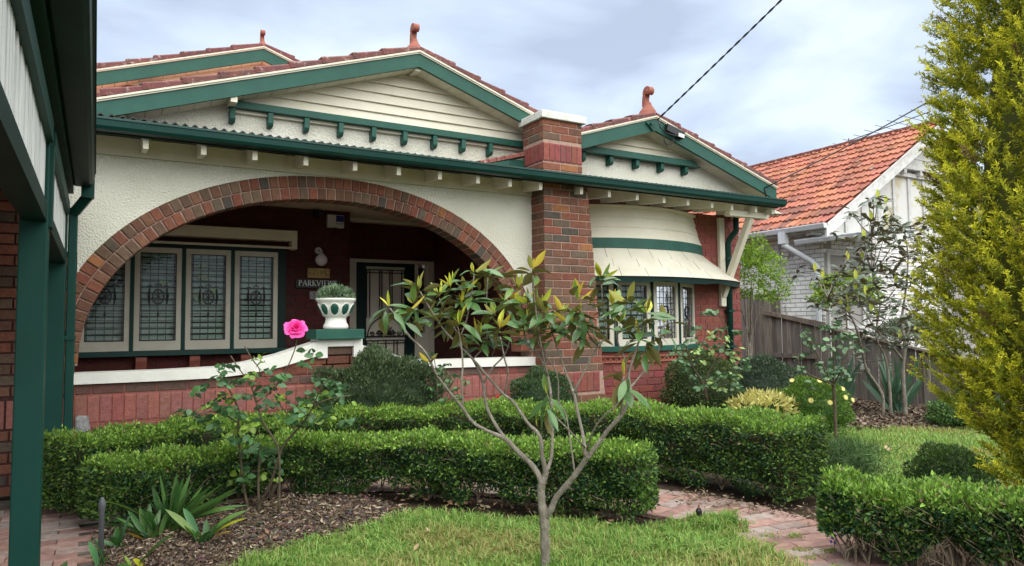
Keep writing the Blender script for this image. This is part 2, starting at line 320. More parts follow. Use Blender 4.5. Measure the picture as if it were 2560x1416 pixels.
def lay_objects(parent, rects, place, colf, H=0.076, jit=0.002):
    """place(u, z, out) -> (loc, rotz)"""
    for ua, ub, zm, i in rects:
        loc, rz = place((ua+ub)/2, zm, random.uniform(-jit, jit))
        put(BR, 'brick', parent, loc, rz, ((ub-ua)/0.23, 1, H/0.076), colf())
def lay_mb(mb, rects, place, colf, H=0.076, T=0.02, ch=0.004):
    for ua, ub, zm, i in rects:
        loc, rz = place((ua+ub)/2, zm, random.uniform(-0.002, 0.002)); c, s = math.cos(rz), math.sin(rz); x, z = (ub-ua)/2, H/2; col = colf()
        vs = []
        for (px, py, pz) in ((-x, T, -z), (x, T, -z), (x, T, z), (-x, T, z), (-x+ch, 0, -z+ch), (x-ch, 0, -z+ch), (x-ch, 0, z-ch), (-x+ch, 0, z-ch)):
            vs.append((loc[0]+c*px-s*py, loc[1]+s*px+c*py, loc[2]+pz))
        mb.add(vs, [(4, 5, 6, 7), (0, 1, 5, 4), (1, 2, 6, 5), (2, 3, 7, 6), (3, 0, 4, 7)], col)
# ------------------------------------------------------------------ the house
house = empty('brick_house', (2.0, 7.5, 0), 'cream and red brick house with a wide arched porch and green gable trim', 'house')
YW = 6.82
def part(name, parent=house):
    o = bpy.data.objects.new(name, None); COL.objects.link(o); o.empty_display_size = 0.1
    o.parent = parent; o.matrix_parent_inverse = winv(parent); return o
# arch outline (super-ellipse)
AC, AA, AB, AZ, AN = 2.0, 2.12, 1.537, 1.0, 2.1
def arch_pt(t, off=0.0):
    c, s = math.cos(t), math.sin(t)
    f = lambda v: math.copysign(abs(v)**(2/AN), v)
    x, z = AA*f(c), AB*f(s)
    nx = (abs(x)/AA)**(AN-1)/AA*math.copysign(1, c); nz = (z/AB)**(AN-1)/AB if z > 0 else 0
    l = math.hypot(nx, nz); return (AC+x+nx/l*off, AZ+z+nz/l*off)
OFF = 0.236
ts = [math.pi*i/72 for i in range(73)]
outer = [arch_pt(t, OFF-0.01) for t in ts]; inner = [arch_pt(t) for t in ts]
# roughcast wall above the arch ring
mb = MB(); top = 2.768; XR = 4.30
arc = [(x, z) for x, z in outer if -0.14 <= x <= XR-0.02]; arc.sort()
arc = [(-0.14, arc[0][1]-0.12)] + arc + [(XR, arc[-1][1]-0.10)]
mb.strip_y([(x, top) for x, z in arc], [(x, min(z, top-0.004)) for x, z in arc], YW, YW+0.22)
aw = mb.build('arch_wall', M['cream_rough'], house)
MB().box(-0.6, XR, YW-0.018, YW+0.2, 2.771, 2.93).build('frieze_board', M['cream'], house)
# arch ring of two rows of headers
ring = MB(); 
mo = [arch_pt(t, OFF-0.012) for t in ts]; mi = [arch_pt(t, 0.004) for t in ts]
ring.strip_y(mo, mi, YW+0.012, YW+0.22)
arch = ring.build('brick_arch', M['mortar'], house)
def arc_len_param(off):
    P = [arch_pt(math.pi*i/2000, off) for i in range(2001)]
    d = [0]
    for a, b in zip(P, P[1:]): d.append(d[-1]+math.hypot(b[0]-a[0], b[1]-a[1]))
    return P, d
for row, off in ((0, 0.055), (1, 0.172)):
    P, d = arc_len_param(off); n = int(d[-1]/0.088); k = 0
    for i in range(n):
        s = (i+0.5+(0.2 if row else 0))*d[-1]/(n+0.2)
        while k < 1999 and d[k+1] < s: k += 1
        x, z = P[k]; a, b = P[max(k-4, 0)], P[min(k+4, 2000)]
        ang = math.atan2(b[1]-a[1], b[0]-a[0])
        if x < -0.26 or x > XR+0.02 or z < 0.86: continue
        put(BR_ARCH, 'brick', arch, (x, YW-0.004+random.uniform(-0.003, 0.003), z), 0, (random.uniform(0.97, 1.0), 1, random.uniform(0.98, 1.01)), pal(), roty=-ang)
# left jamb stub under the springing, brick quoins
lw = MB().box(-4.5, -0.142, YW+0.010, YW+0.2, 0, 3.0).build('side_wall', M['mortar_dk'], house)
bm_ = MB()
sold = lambda z: 0.52 < z < 0.75
r = courses(lambda z: -1.4, lambda z: -0.145, 0.0, 33, skip=lambda a, b, z: sold(z) or (z > 1.93 and b > -0.31))
lay_mb(bm_, r, lambda u, z, o: ((u, YW+o, z), 0), pal)
for i in range(14):
    lay_mb(bm_, [(-1.4+0.09*i, -1.4+0.09*i+0.08, 0.635, 0)], lambda u, z, o: ((u, YW+o, z), 0), PINKRED, H=0.22)
MB().box(-0.31, -0.1405, YW+0.002, YW+0.0095, 1.935, 2.77).build('render_panel', M['cream_rough'], lw)
bo = bm_.build('brickwork', M['brick_a'], lw, attr=True); bo['kind'] = 'stuff'
# parapet
par = MB().box(-0.14, 4.29, 6.812, 7.0, 0, 0.85).box(1.88, 2.22, 6.812, 7.0, 0.85, 1.09).build('parapet_wall', M['mortar_red'], house)
MB().strip_y([(1.2, 0.89), (1.5, 0.95), (1.93, 1.07), (2.18, 1.06), (2.43, 0.99), (2.75, 0.91), (3.0, 0.87)], [(1.2, 0.845), (1.5, 0.845), (1.93, 0.845), (2.18, 0.845), (2.43, 0.845), (2.75, 0.845), (3.0, 0.845)], 6.812, 6.99).build('infill', M['mortar_red'], par)
copt = [(-0.15, 0.940), (0.49, 0.941), (0.94, 0.950), (1.21, 0.988), (1.49, 1.052), (1.79, 1.146), (1.83, 1.160)]
copb = [(-0.15, 0.852), (0.49, 0.852), (0.94, 0.856), (1.21, 0.882), (1.49, 0.930), (1.79, 1.012), (1.83, 1.020)]
copt2 = [(2.266, 1.118), (2.51, 1.042), (2.70, 0.985), (2.855, 0.955), (3.1, 0.942), (3.4, 0.940), (4.285, 0.936)]
copb2 = [(2.266, 1.018), (2.51, 0.952), (2.70, 0.900), (2.855, 0.872), (3.1, 0.858), (3.4, 0.855), (4.285, 0.842)]
MB().strip_y(copt, copb, 6.77, 7.03).build('coping', M['white'], par); MB().strip_y(copt2, copb2, 6.77, 7.03).build('coping', M['white'], par)
pedw = MB().box(1.828, 1.925, 6.765, 7.03, 1.0, 1.179).box(2.18, 2.27, 6.765, 7.03, 1.0, 1.179).box(1.925, 2.18, 6.768, 7.03, 1.108, 1.179).build('pedestal', M['white'], par, bevel=0.004)
MB().box(1.79, 2.262, 6.69, 7.06, 1.180, 1.275).build('pedestal_cap', M['green'], par, bevel=0.006)
for (a, b, z) in ((1.935, 2.172, 1.066), (1.52, 1.74, 0.893), (1.75, 1.98, 0.893), (1.99, 2.22, 0.893), (2.23, 2.46, 0.893), (2.47, 2.69, 0.893), (1.70, 1.92, 0.979), (1.93, 2.15, 0.979), (2.16, 2.38, 0.979)):
    put(BR, 'brick', par, ((a+b)/2, 6.806, z), 0, ((b-a)/0.23, 1, 1), tuple(v*0.9 for v in pal()))
for ua, ub, zm, i in courses(lambda z: -0.13, lambda z: 4.28, 0.762, 1, 1):
    put(BR, 'brick', par, ((ua+ub)/2, 6.806, zm), 0, ((ub-ua)/0.23, 1, 1), random.choice([(0.17, 0.085, 0.065), (0.14, 0.085, 0.065), (0.26, 0.085, 0.068)]))
n = int(4.41/0.088)
for i in range(n):
    put(BR, 'brick', par, (-0.09+0.0885*i, 6.806+random.uniform(-.002, .002), 0.640), 0, (0.080/0.23, 1, 0.225/0.076), PINKRED())
r = courses(lambda z: -0.13, lambda z: 4.28, 0.0, 6)
mbx = MB(); lay_mb(mbx, r, lambda u, z, o: ((u, 6.806+o, z), 0), PINKRED); q = mbx.build('brickwork', M['brick_a'], par, attr=True); q['kind'] = 'stuff'
# pillar and chimney
def prx(z): return 4.885+max(0, (2.95-z))*0.0875
pil = MB().add([(4.285, 6.567, 0), (prx(0)-0.006, 6.567, 0), (prx(0)-0.006, 7.1, 0), (4.285, 7.1, 0), (4.285, 6.567, 2.95), (4.879, 6.567, 2.95), (4.879, 7.1, 2.95), (4.285, 7.1, 2.95)],
     [(0,3,2,1),(4,5,6,7),(0,1,5,4),(1,2,6,5),(2,3,7,6),(3,0,4,7)]).build('brick_pillar', M['mortar'], house)
# front face: soldier band painted red near the base
r = courses(lambda z: 4.282, prx, 0.075, 34, 0, skip=lambda a, b, z: 0.53 < z < 0.76)
r = [(a, b, z, i) for a, b, z, i in r if z < 2.94]
lay_objects(pil, r, lambda u, z, o: ((u, 6.56+o, z), 0), pal)
for i in range(8):
    put(BR, 'brick', pil, (4.33+0.092*i, 6.558, 0.645), 0, (0.084/0.23, 1, 0.225/0.076), RED())
r = courses(lambda z: 6.562, lambda z: 6.82, 0.075, 34, 1)
r = [q for q in r if q[2] < 2.94]
lay_objects(pil, r, lambda u, z, o: ((4.278+o, 6.562+6.82-u, z), -math.pi/2), pal)
chim = MB().box(4.292, 4.818, 6.575, 7.0, 2.9, 3.615).build('chimney', M['mortar'], house)
lay_objects(chim, [q for q in courses(lambda z: 4.288, lambda z: 4.822, 2.955, 8, 1, skip=lambda a, b, z: 3.14 < z < 3.345) ], lambda u, z, o: ((u, 6.568+o, z-0.002), 0), pal)
lay_objects(chim, courses(lambda z: 6.57, lambda z: 7.0, 2.955, 8, 0, skip=lambda a, b, z: 3.14 < z < 3.345), lambda u, z, o: ((4.285+o, 13.57-u, z-0.002), -math.pi/2), pal)
for i in range(7): put(BR, 'brick', chim, (4.325+0.0765*i, 6.564, 3.242), 0, (0.066/0.23, 1, 0.205/0.076), RED())
for i in range(5): put(BR, 'brick', chim, (4.281, 6.62+0.08*i, 3.242), -math.pi/2, (0.070/0.23, 1, 0.205/0.076), RED())
capm = MB(); capm.box(4.252, 4.868, 6.53, 7.04, 3.618, 3.705).build('chimney_cap', M['cap_white'], chim, bevel=0.008)
# porch interior: floor, ceiling, back wall, side wall, door recess
MB().box(-0.6, 4.6, 6.95, 10.3, 0.0, 0.15).build('porch_floor', M['terra'], house)
MB().box(-0.6, 5.0, 7.05, 10.3, 2.805, 2.86).build('porch_ceiling', M['cream'], house)
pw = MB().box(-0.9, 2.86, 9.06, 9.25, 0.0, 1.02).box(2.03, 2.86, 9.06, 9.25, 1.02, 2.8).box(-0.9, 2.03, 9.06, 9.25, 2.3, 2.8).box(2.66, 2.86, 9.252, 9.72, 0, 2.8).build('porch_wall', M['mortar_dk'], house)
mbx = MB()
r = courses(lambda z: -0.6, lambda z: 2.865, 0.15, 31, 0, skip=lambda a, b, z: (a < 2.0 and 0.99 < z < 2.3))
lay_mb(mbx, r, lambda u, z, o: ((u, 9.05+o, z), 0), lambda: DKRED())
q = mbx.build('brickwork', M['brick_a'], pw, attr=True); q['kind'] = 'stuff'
for x in (0.45, 1.0, 1.56):
    bk = MB().prism_x([(9.06, 0.98), (8.94, 0.98), (8.94, 0.93), (8.97, 0.88), (9.0, 0.82), (9.06, 0.80)], x-0.055, x+0.055)
    bk.build('sill_bracket', M['terra'], pw)
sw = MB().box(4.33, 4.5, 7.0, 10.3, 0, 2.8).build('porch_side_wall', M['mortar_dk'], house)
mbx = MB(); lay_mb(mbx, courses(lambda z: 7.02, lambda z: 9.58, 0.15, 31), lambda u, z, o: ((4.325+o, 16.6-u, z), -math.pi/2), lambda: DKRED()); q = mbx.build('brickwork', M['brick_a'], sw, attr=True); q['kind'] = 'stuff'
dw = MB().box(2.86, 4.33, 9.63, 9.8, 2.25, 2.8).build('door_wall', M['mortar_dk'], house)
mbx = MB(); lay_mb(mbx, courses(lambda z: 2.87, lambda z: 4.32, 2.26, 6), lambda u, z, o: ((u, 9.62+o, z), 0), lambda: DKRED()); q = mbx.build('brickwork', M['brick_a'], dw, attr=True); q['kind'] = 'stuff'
MB().box(2.86, 4.32, 9.50, 9.63, 2.755, 2.80).build('cornice', M['cream'], house)
# front door with a black patterned screen door and a sidelight
dr = MB().box(3.02, 3.12, 9.58, 9.68, 0.15, 2.245).box(4.22, 4.30, 9.58, 9.68, 0.15, 2.245).box(3.12, 4.22, 9.58, 9.68, 2.20, 2.245).build('door_frame', M['cream_sash'], house)
MB().box(3.12, 3.27, 9.6, 9.68, 0.15, 2.2).box(3.87, 4.0, 9.6, 9.68, 0.15, 2.2).box(3.27, 3.87, 9.6, 9.68, 2.15, 2.2).build('screen_door_stile', M['green_dark'], dr)
MB().box(3.27, 3.87, 9.66, 9.70, 0.15, 2.15).build('door_leaf', M['cream'], dr)
MB().box(4.0, 4.22, 9.60, 9.68, 0.15, 1.2).box(4.0, 4.06, 9.6, 9.68, 1.2, 2.2).box(4.16, 4.22, 9.6, 9.68, 1.2, 2.2).build('sidelight', M['cream_sash'], dr)
MB().box(4.06, 4.16, 9.64, 9.66, 1.2, 2.15).build('sidelight_pane', M['black'], dr)
g = MB(); yy = 9.625
for x in (3.285, 3.33, 3.475, 3.51, 3.63, 3.665, 3.81, 3.855): g.box(x-0.006, x+0.006, yy-0.006, yy+0.006, 1.42, 2.10)
for x in (3.285, 3.40, 3.45, 3.57, 3.69, 3.74, 3.855): g.box(x-0.006, x+0.006, yy-0.006, yy+0.006, 0.3, 1.10)
for z in (2.10, 2.06, 1.10, 1.06, 0.3): g.box(3.28, 3.86, yy-0.007, yy+0.007, z-0.006, z+0.006)
arcpts = [(3.57+0.27*math.cos(t), yy, 1.16+0.27*math.sin(t)) for t in [math.pi*i/20 for i in range(21)]]
g.tube(arcpts, 0.008, 6)
for i in range(9):
    t = math.pi*(i+0.5)/9; g.tube([(3.57, yy, 1.18), (3.57+0.06*math.cos(t), yy, 1.18+0.06*math.sin(t)), (3.57+0.135*math.cos(t), yy, 1.18+0.135*math.sin(t))], [0.004, 0.014, 0.006], 6)
for s_ in (-1, 1):
    for cx, rr in ((0.10, 0.045), (0.20, 0.035)):
        g.tube([(3.57+s_*(cx+rr*(1-k/26)*math.cos(k*0.45)), yy, 1.19+rr*(1-k/26)*math.sin(k*0.45)) for k in range(20)], 0.007, 6)
g.box(3.27, 3.87, yy-0.008, yy+0.008, 1.145, 1.165)
g.build('screen_grille', M['black'], dr)
MB().box(3.895, 3.915, 9.55, 9.6, 1.3, 1.42).build('door_handle', M['gold'], dr)
# leadlight casements on the porch
win = MB().box(1.928, 2.02, 8.95, 9.10, 1.045, 2.30).box(-0.70, 2.02, 8.96, 9.10, 2.225, 2.305).build('porch_window', M['green_dark'], house)
MB().box(-0.7, 2.06, 8.90, 9.10, 0.992, 1.047).build('sill', M['green_gloss'], win, bevel=0.004)
for x in (-0.18, 0.346, 0.871, 1.403): MB().box(x-0.021, x+0.021, 8.955, 9.05, 1.047, 2.225).build('mullion', M['green_post'], win)
MB().box(-0.7, 2.137, 8.87, 9.045, 2.36, 2.49).box(2.07, 2.137, 8.87, 9.045, 2.262, 2.36).box(-0.7, 2.069, 8.88, 8.90, 2.262, 2.29).build('pelmet', M['cream'], win, bevel=0.004)
MB().box(-0.8, 2.02, 9.29, 9.30, 0.9, 2.4).build('dark_room', M['interior'], win)
def leadlight(mb, x0, x1, z0, z1, y):
    wd = x1-x0
    def v(x, a, b, t=0.0035): mb.box(x-t, x+t, y-0.006, y+0.004, a, b)
    def h(z, a, b, t=0.0035): mb.box(a, b, y-0.005, y+0.003, z-t, z+t)
    for f in (0.0, 0.045, 0.27, 0.5, 0.73, 0.955, 1.0): v(x0+wd*f, z0, z1, 0.004 if 0 < f < 1 else 0.006)
    nz = 13
    for i in range(nz+1): h(z0+(z1-z0)*i/nz, x0, x1, 0.0032)
    cx, cz = (x0+x1)/2, z0+(z1-z0)*0.50
    ovl = [(cx+0.058*math.cos(t), y-0.006, cz+0.082*math.sin(t)) for t in [2*math.pi*i/20 for i in range(21)]]; mb.tube(ovl, 0.0085, 5)
    for i in range(8):
        t = 2*math.pi*i/8+0.2; mb.tube([(cx, y-0.006, cz), (cx+0.054*math.cos(t), y-0.006, cz+0.078*math.sin(t))], 0.003, 4)
    mb.ell((cx, y-0.006, cz), (0.014, 0.005, 0.022), 8, 5)
    for dx in (-0.085, 0, 0.085):
        mb.tube([(cx+dx+0.03*math.cos(t), y-0.006, cz+(0.105 if dx else 0.125)+0.022*math.sin(t)) for t in [math.pi*i/8 for i in range(9)]], 0.006, 5)
    for dx in (-0.09, 0.09): mb.tube([(cx+dx, y-0.006, cz+0.1), (cx+dx*1.05, y-0.006, cz), (cx+dx, y-0.006, cz-0.1)], [0.006, 0.016, 0.003], 5)
    mb.tube([(cx, y-0.006, cz-0.16), (cx, y-0.006, cz-0.20), (cx, y-0.006, cz-0.24)], [0.003, 0.014, 0.002], 5)
for (x0, x1) in ((-0.159, 0.325), (0.367, 0.848), (0.893, 1.381), (1.425, 1.926)):
    sa = MB(); g0, g1 = x0+0.055, x1-0.052
    sa.box(x0, g0, 8.965, 9.01, 1.052, 2.222).box(g1, x1, 8.965, 9.01, 1.052, 2.222).box(g0, g1, 8.965, 9.01, 1.052, 1.158).box(g0, g1, 8.965, 9.01, 2.162, 2.222)
    so = sa.build('sash', M['cream_sash'], win)
    MB().box(g0, g1, 8.990, 8.994, 1.158, 2.162).build('pane', M['glass'], win)
    ld = MB(); leadlight(ld, g0+0.005, g1-0.005, 1.163, 2.157, 8.986); ld.build('leading', M['lead'], win)
    for k in range(15):
        z = 1.175+0.068*k
        MB().add([(g0, 9.055, z), (g1, 9.055, z), (g1, 9.068, z+0.046), (g0, 9.068, z+0.046), (g0, 9.059, z-0.004), (g1, 9.059, z-0.004), (g1, 9.072, z+0.042), (g0, 9.072, z+0.042)],
                 [(0, 1, 2, 3), (7, 6, 5, 4), (0, 4, 5, 1), (2, 6, 7, 3), (1, 5, 6, 2), (3, 7, 4, 0)]).build('blind_slat', M['blind'], win)
# small coloured quarries
for x, z in ((1.03, 1.98), (1.03, 1.86), (0.62, 1.78), (1.16, 1.70), (0.99, 1.62)):
    MB().box(x, x+0.09, 8.996, 8.998, z, z+0.075).build('tinted_quarry', M['blind_y'], win)
# ------------------------------------------------------------------ gables
def verge_tile(me_name):
    mbt = MB(); prof = [(-0.11, 0.0), (-0.11, 0.05), (-0.095, 0.066), (0.0, 0.074), (0.095, 0.066), (0.11, 0.05), (0.11, 0.0)]
    n = len(prof); vs = []
    for x, sc in ((0, 1.03), (0.035, 1.06), (0.045, 1.0), (0.38, 0.95)):
        for y, z in prof: vs.append((x, y*sc, z*sc))
    fs = [(i*n+k, i*n+k+1, (i+1)*n+k+1, (i+1)*n+k) for i in range(3) for k in range(n-1)]+[tuple(range(n)), tuple(range(4*n-1, 3*n-1, -1))]
    mbt.add(vs, fs); return mbt.mesh(me_name)
VT = verge_tile('verge_tile'); VT.materials.append(M['verge'])
def finial(parent, x, y, z, k=1.0, name='finial'):
    mbf = MB()
    # flared saddle
    rows = [(-0.012, 0.150, 0.115), (0.015, 0.146, 0.115), (0.045, 0.128, 0.11), (0.08, 0.098, 0.10), (0.115, 0.066, 0.085), (0.15, 0.046, 0.06), (0.19, 0.036, 0.046)]
    vs = []; seg = 14
    for zz, rx, ry in rows:
        for i in range(seg): 
            t = 2*math.pi*i/seg; dz = -abs(math.cos(t))*rx*0.30 if zz < 0.08 else 0
            vs.append((x+k*rx*math.cos(t), y+k*ry*math.sin(t), z+k*(zz+dz)))
    fs = [(i*seg+j, i*seg+(j+1) % seg, (i+1)*seg+(j+1) % seg, (i+1)*seg+j) for i in range(len(rows)-1) for j in range(seg)]
    fs.append(tuple(range((len(rows)-1)*seg, len(rows)*seg))); mbf.add(vs, fs)
    # neck and forward curl, a ribbon swept in the YZ plane
    path = [(0.03, 0.15, 0.036), (0.032, 0.20, 0.033), (0.03, 0.25, 0.03), (0.015, 0.30, 0.027)]
    for i in range(15):
        t = -0.25+i*0.42; rr = 0.062-0.0031*i
        path.append((-0.035+rr*math.cos(t), 0.315+rr*math.sin(t), 0.024-0.0009*i))
    vs = []; n = len(path)
    for i, (dy, dz, th) in enumerate(path):
        a, b = path[max(i-1, 0)], path[min(i+1, n-1)]; ty, tz = b[0]-a[0], b[1]-a[1]; l = math.hypot(ty, tz) or 1; ny, nz = -tz/l, ty/l
        wx = 0.038 if i > 3 else 0.036
        if i > n-4: wx = 0.044
        for sx, sn in ((-1, -1), (-1, 1), (1, 1), (1, -1)): vs.append((x+k*wx*sx, y+k*(dy+ny*th*sn*0.8), z+k*(dz+nz*th*sn*0.8)))
    fs = [(i*4+j, i*4+(j+1) % 4, (i+1)*4+(j+1) % 4, (i+1)*4+j) for i in range(n-1) for j in range(4)]+[(3, 2, 1, 0), tuple(range(4*n-4, 4*n))]
    mbf.add(vs, fs)
    for sx in (-1, 1): mbf.ell((x+sx*k*0.038, y-k*0.035, z+k*0.315), (k*0.012, k*0.03, k*0.03), 10, 6)
    return mbf.build(name, M['terra'], parent, bevel=0.006*k)
def gable(parent, ax, az, slope, xl, xr, yb, yw, bd, wall_mat, soff_mat, tile_k, zb, trim_mat=None):
    """ax,az top of barge at apex; slope; extends from xl to xr; yb barge front plane; yw wall plane; bd barge depth"""
    top = lambda x, d=0.0: az-slope*abs(x-ax)-d
    gb = MB()
    for a, b in ((xl, ax), (ax, xr)):
        gb.prism_y([(a, top(a, bd)), (b, top(b, bd)), (b, top(b)), (a, top(a))], yb, yb+0.035)
    bo = gb.build('bargeboard', M['green'], parent)
    tm = MB()
    for a, b in ((xl, ax), (ax, xr)):
        tm.prism_y([(a, top(a, -0.003)), (b, top(b, -0.003)), (b, top(b, -0.034)), (a, top(a, -0.034))], yb-0.012, yb+0.05)
        tm.prism_y([(a, top(a, -0.018)), (b, top(b, -0.018)), (b, top(b, -0.036)), (a, top(a, -0.036))], yb-0.024, yb-0.0125)
    tm.build('barge_trim', M['cream'], parent)
    # soffit boards, one by one, running back to the wall
    pitch = 0.145; ang = math.atan(slope)
    for sgn, lim in ((-1, ax-xl), (1, xr-ax)):
        nb = int(lim/(pitch*math.cos(ang)))
        for i in range(nb):
            d0 = i*pitch*math.cos(ang)+0.004; d1 = d0+(pitch-0.006)*math.cos(ang)
            x0, x1 = ax+sgn*d0, ax+sgn*d1; z0, z1 = top(x0, bd*0.985), top(x1, bd*0.985)
            MB().add([(x0, yb+0.036, z0), (x1, yb+0.036, z1), (x1, yw+0.03, z1), (x0, yw+0.03, z0), (x0, yb+0.036, z0+0.012), (x1, yb+0.036, z1+0.012), (x1, yw+0.03, z1+0.012), (x0, yw+0.03, z0+0.012)],
                 [(0, 3, 2, 1), (4, 5, 6, 7), (0, 1, 5, 4), (1, 2, 6, 5), (2, 3, 7, 6), (3, 0, 4, 7)]).build('soffit_board', soff_mat, parent)
    # roof slabs running back
    rf = MB()
    for a, b in ((xl, ax), (ax, xr)):
        rf.add([(a, yb+0.04, top(a, bd*0.5)), (b, yb+0.04, top(b, bd*0.5)), (b, yb+4.5, top(b, bd*0.5)), (a, yb+4.5, top(a, bd*0.5)),
                (a, yb+0.04, top(a, -0.03)), (b, yb+0.04, top(b, -0.03)), (b, yb+4.5, top(b, -0.03)), (a, yb+4.5, top(a, -0.03))],
               [(0, 3, 2, 1), (4, 5, 6, 7), (0, 1, 5, 4), (1, 2, 6, 5), (2, 3, 7, 6), (3, 0, 4, 7)])
    rf.build('roof', M['terra'], parent)
    # verge tiles stepping up the barge
    for sgn, lim in ((-1, ax-xl), (1, xr-ax)):
        L = lim/math.cos(ang); n = int(L/tile_k)
        for i in range(n):
            d = (i*tile_k+0.10)*math.cos(ang); tx = ax+sgn*d
            # mesh runs along +x from its thick lower end; lower end points down the slope
            ex = ax+sgn*(d+tile_k*math.cos(ang))
            m = Matrix.Translation((ex, yb+0.085, top(ex, -0.030)+0.016)) @ Matrix.Rotation(0 if sgn < 0 else math.pi, 4, 'Z') @ Matrix.Rotation(-ang+0.06+random.uniform(-.012, .012), 4, 'Y') @ Matrix.Scale(tile_k/0.30, 4, (1, 0, 0))
            k = random.uniform(0.85, 1.15); put(VT, 'verge_tile', parent, None, matrix=m, col=(k, k*random.uniform(.9, 1.05), k))
    return top
def corbel(parent, x, y, z0, z1, w=0.05, mat=None):
    MB().prism_x([(y, z1), (y-0.10, z1), (y-0.10, z0+0.035), (y-0.085, z0+0.010), (y-0.06, z0), (y, z0)], x-w/2, x+w/2).build('corbel', mat or M['green'], parent, bevel=0.003)
# main gable
gm = part('main_gable')
top = gable(gm, 2.965, 4.243, 0.331, -1.6, 4.75, 6.975, 7.25, 0.142, None, M['cream'], 0.335, 3.0)
t = lambda x: 4.243-0.331*abs(x-2.965)-0.108
def clip_x(z): return (4.112-z)/0.331
MB().prism_y([(2.965-clip_x(2.95), 2.95), (2.965+clip_x(2.95), 2.95), (2.965+clip_x(3.47), 3.47), (2.965-clip_x(3.47), 3.47)], 7.25, 7.45).build('gable_wall', M['cream_rough'], gm)
zb = 3.50
for i in range(6):
    z0 = zb+0.108*i; z1 = z0+0.112; h0, h1 = clip_x(z0), max(clip_x(z1), 0.01)
    if h0 < 0.03: break
    MB().add([(2.965-h0, 7.205, z0), (2.965+h0, 7.205, z0), (2.965+h1, 7.232, z1), (2.965-h1, 7.232, z1), (2.965-h0, 7.24, z0), (2.965+h0, 7.24, z0), (2.965+h1, 7.25, z1), (2.965-h1, 7.25, z1)],
        [(0, 1, 2, 3), (7, 6, 5, 4), (0, 4, 5, 1), (1, 5, 6, 2), (2, 6, 7, 3), (3, 7, 4, 0)]).build('weatherboard', M['cream'], gm)
MB().box(1.06, 4.90, 7.14, 7.25, 3.425, 3.497).build('gable_beam', M['green'], gm, bevel=0.004)
MB().box(1.06, 4.9, 7.205, 7.25, 3.395, 3.424).build('bed_mould', M['cream'], gm)
for i in range(9): corbel(gm, 1.10+0.3555*i, 7.25, 3.285, 3.424)
MB().box(1.055, 1.115, 6.99, 7.2, 3.43, 3.52).build('beam_end', M['cream'], gm)
MB().box(2.935, 2.995, 7.012, 7.22, 4.065, 4.112).build('ridge_batten', M['cream'], gm)
finial(gm, 2.955, 7.09, 4.268, 0.90)
# right gable
gr = part('bay_gable')
gable(gr, 6.25, 3.970, 0.314, 4.85, 8.56, 6.885, 7.16, 0.160, None, M['cream'], 0.33, 3.0)
cx2 = lambda z: (3.822-z)/0.314
MB().prism_y([(6.25-cx2(2.95), 2.95), (6.25+cx2(2.95), 2.95), (6.25+cx2(3.50), 3.50), (6.25-cx2(3.50), 3.50)], 7.16, 7.36).build('gable_wall', M['cream_rough'], gr)
for i in range(4):
    z0 = 3.53+0.108*i; z1 = z0+0.112; h0, h1 = cx2(z0), max(cx2(z1), 0.01)
    if h0 < 0.03: break
    MB().add([(6.25-h0, 7.115, z0), (6.25+h0, 7.115, z0), (6.25+h1, 7.142, z1), (6.25-h1, 7.142, z1), (6.25-h0, 7.15, z0), (6.25+h0, 7.15, z0), (6.25+h1, 7.16, z1), (6.25-h1, 7.16, z1)],
        [(0, 1, 2, 3), (7, 6, 5, 4), (0, 4, 5, 1), (1, 5, 6, 2), (2, 6, 7, 3), (3, 7, 4, 0)]).build('weatherboard', M['cream'], gr)
MB().prism_y([(5.0, 3.45), (7.20, 3.45), (7.02, 3.53), (5.0, 3.53)], 7.03, 7.16).build('gable_beam', M['green'], gr)
for x in (5.22, 5.656, 6.088, 6.52, 6.958): corbel(gr, x, 7.16, 3.335, 3.449, 0.055)
finial(gr, 6.22, 7.00, 3.998, 1.10)
# rear gable
gg = part('rear_gable')
gable(gg, 1.93, 5.150, 0.342, -2.2, 3.6, 10.0, 10.2, 0.16, None, M['peach'], 0.33, 4.0)
cx3 = lambda z: (5.0-z)/0.342
MB().prism_y([(1.93-cx3(4.0), 4.0), (1.93+cx3(4.0), 4.0), (1.93+cx3(4.40), 4.40), (1.93-cx3(4.40), 4.40)], 10.2, 10.4).build('gable_wall', M['peach'], gg)
for i in range(5):
    z0 = 4.43+0.118*i; z1 = z0+0.12; h0, h1 = cx3(z0), max(cx3(z1), 0.01)
    MB().add([(1.93-h0, 10.15, z0), (1.93+h0, 10.15, z0), (1.93+h1, 10.18, z1), (1.93-h1, 10.18, z1), (1.93-h0, 10.19, z0), (1.93+h0, 10.19, z0), (1.93+h1, 10.2, z1), (1.93-h1, 10.2, z1)],
        [(0, 1, 2, 3), (7, 6, 5, 4), (0, 4, 5, 1), (1, 5, 6, 2), (2, 6, 7, 3), (3, 7, 4, 0)]).build('weatherboard', M['peach'], gg)
MB().box(0.42, 3.4, 10.06, 10.2, 4.36, 4.425).build('gable_beam', M['green_dark'], gg)
corbel(gg, 0.45, 10.2, 4.24, 4.36, 0.06, M['green_dark'])
finial(gg, 1.93, 10.1, 5.175, 0.72)
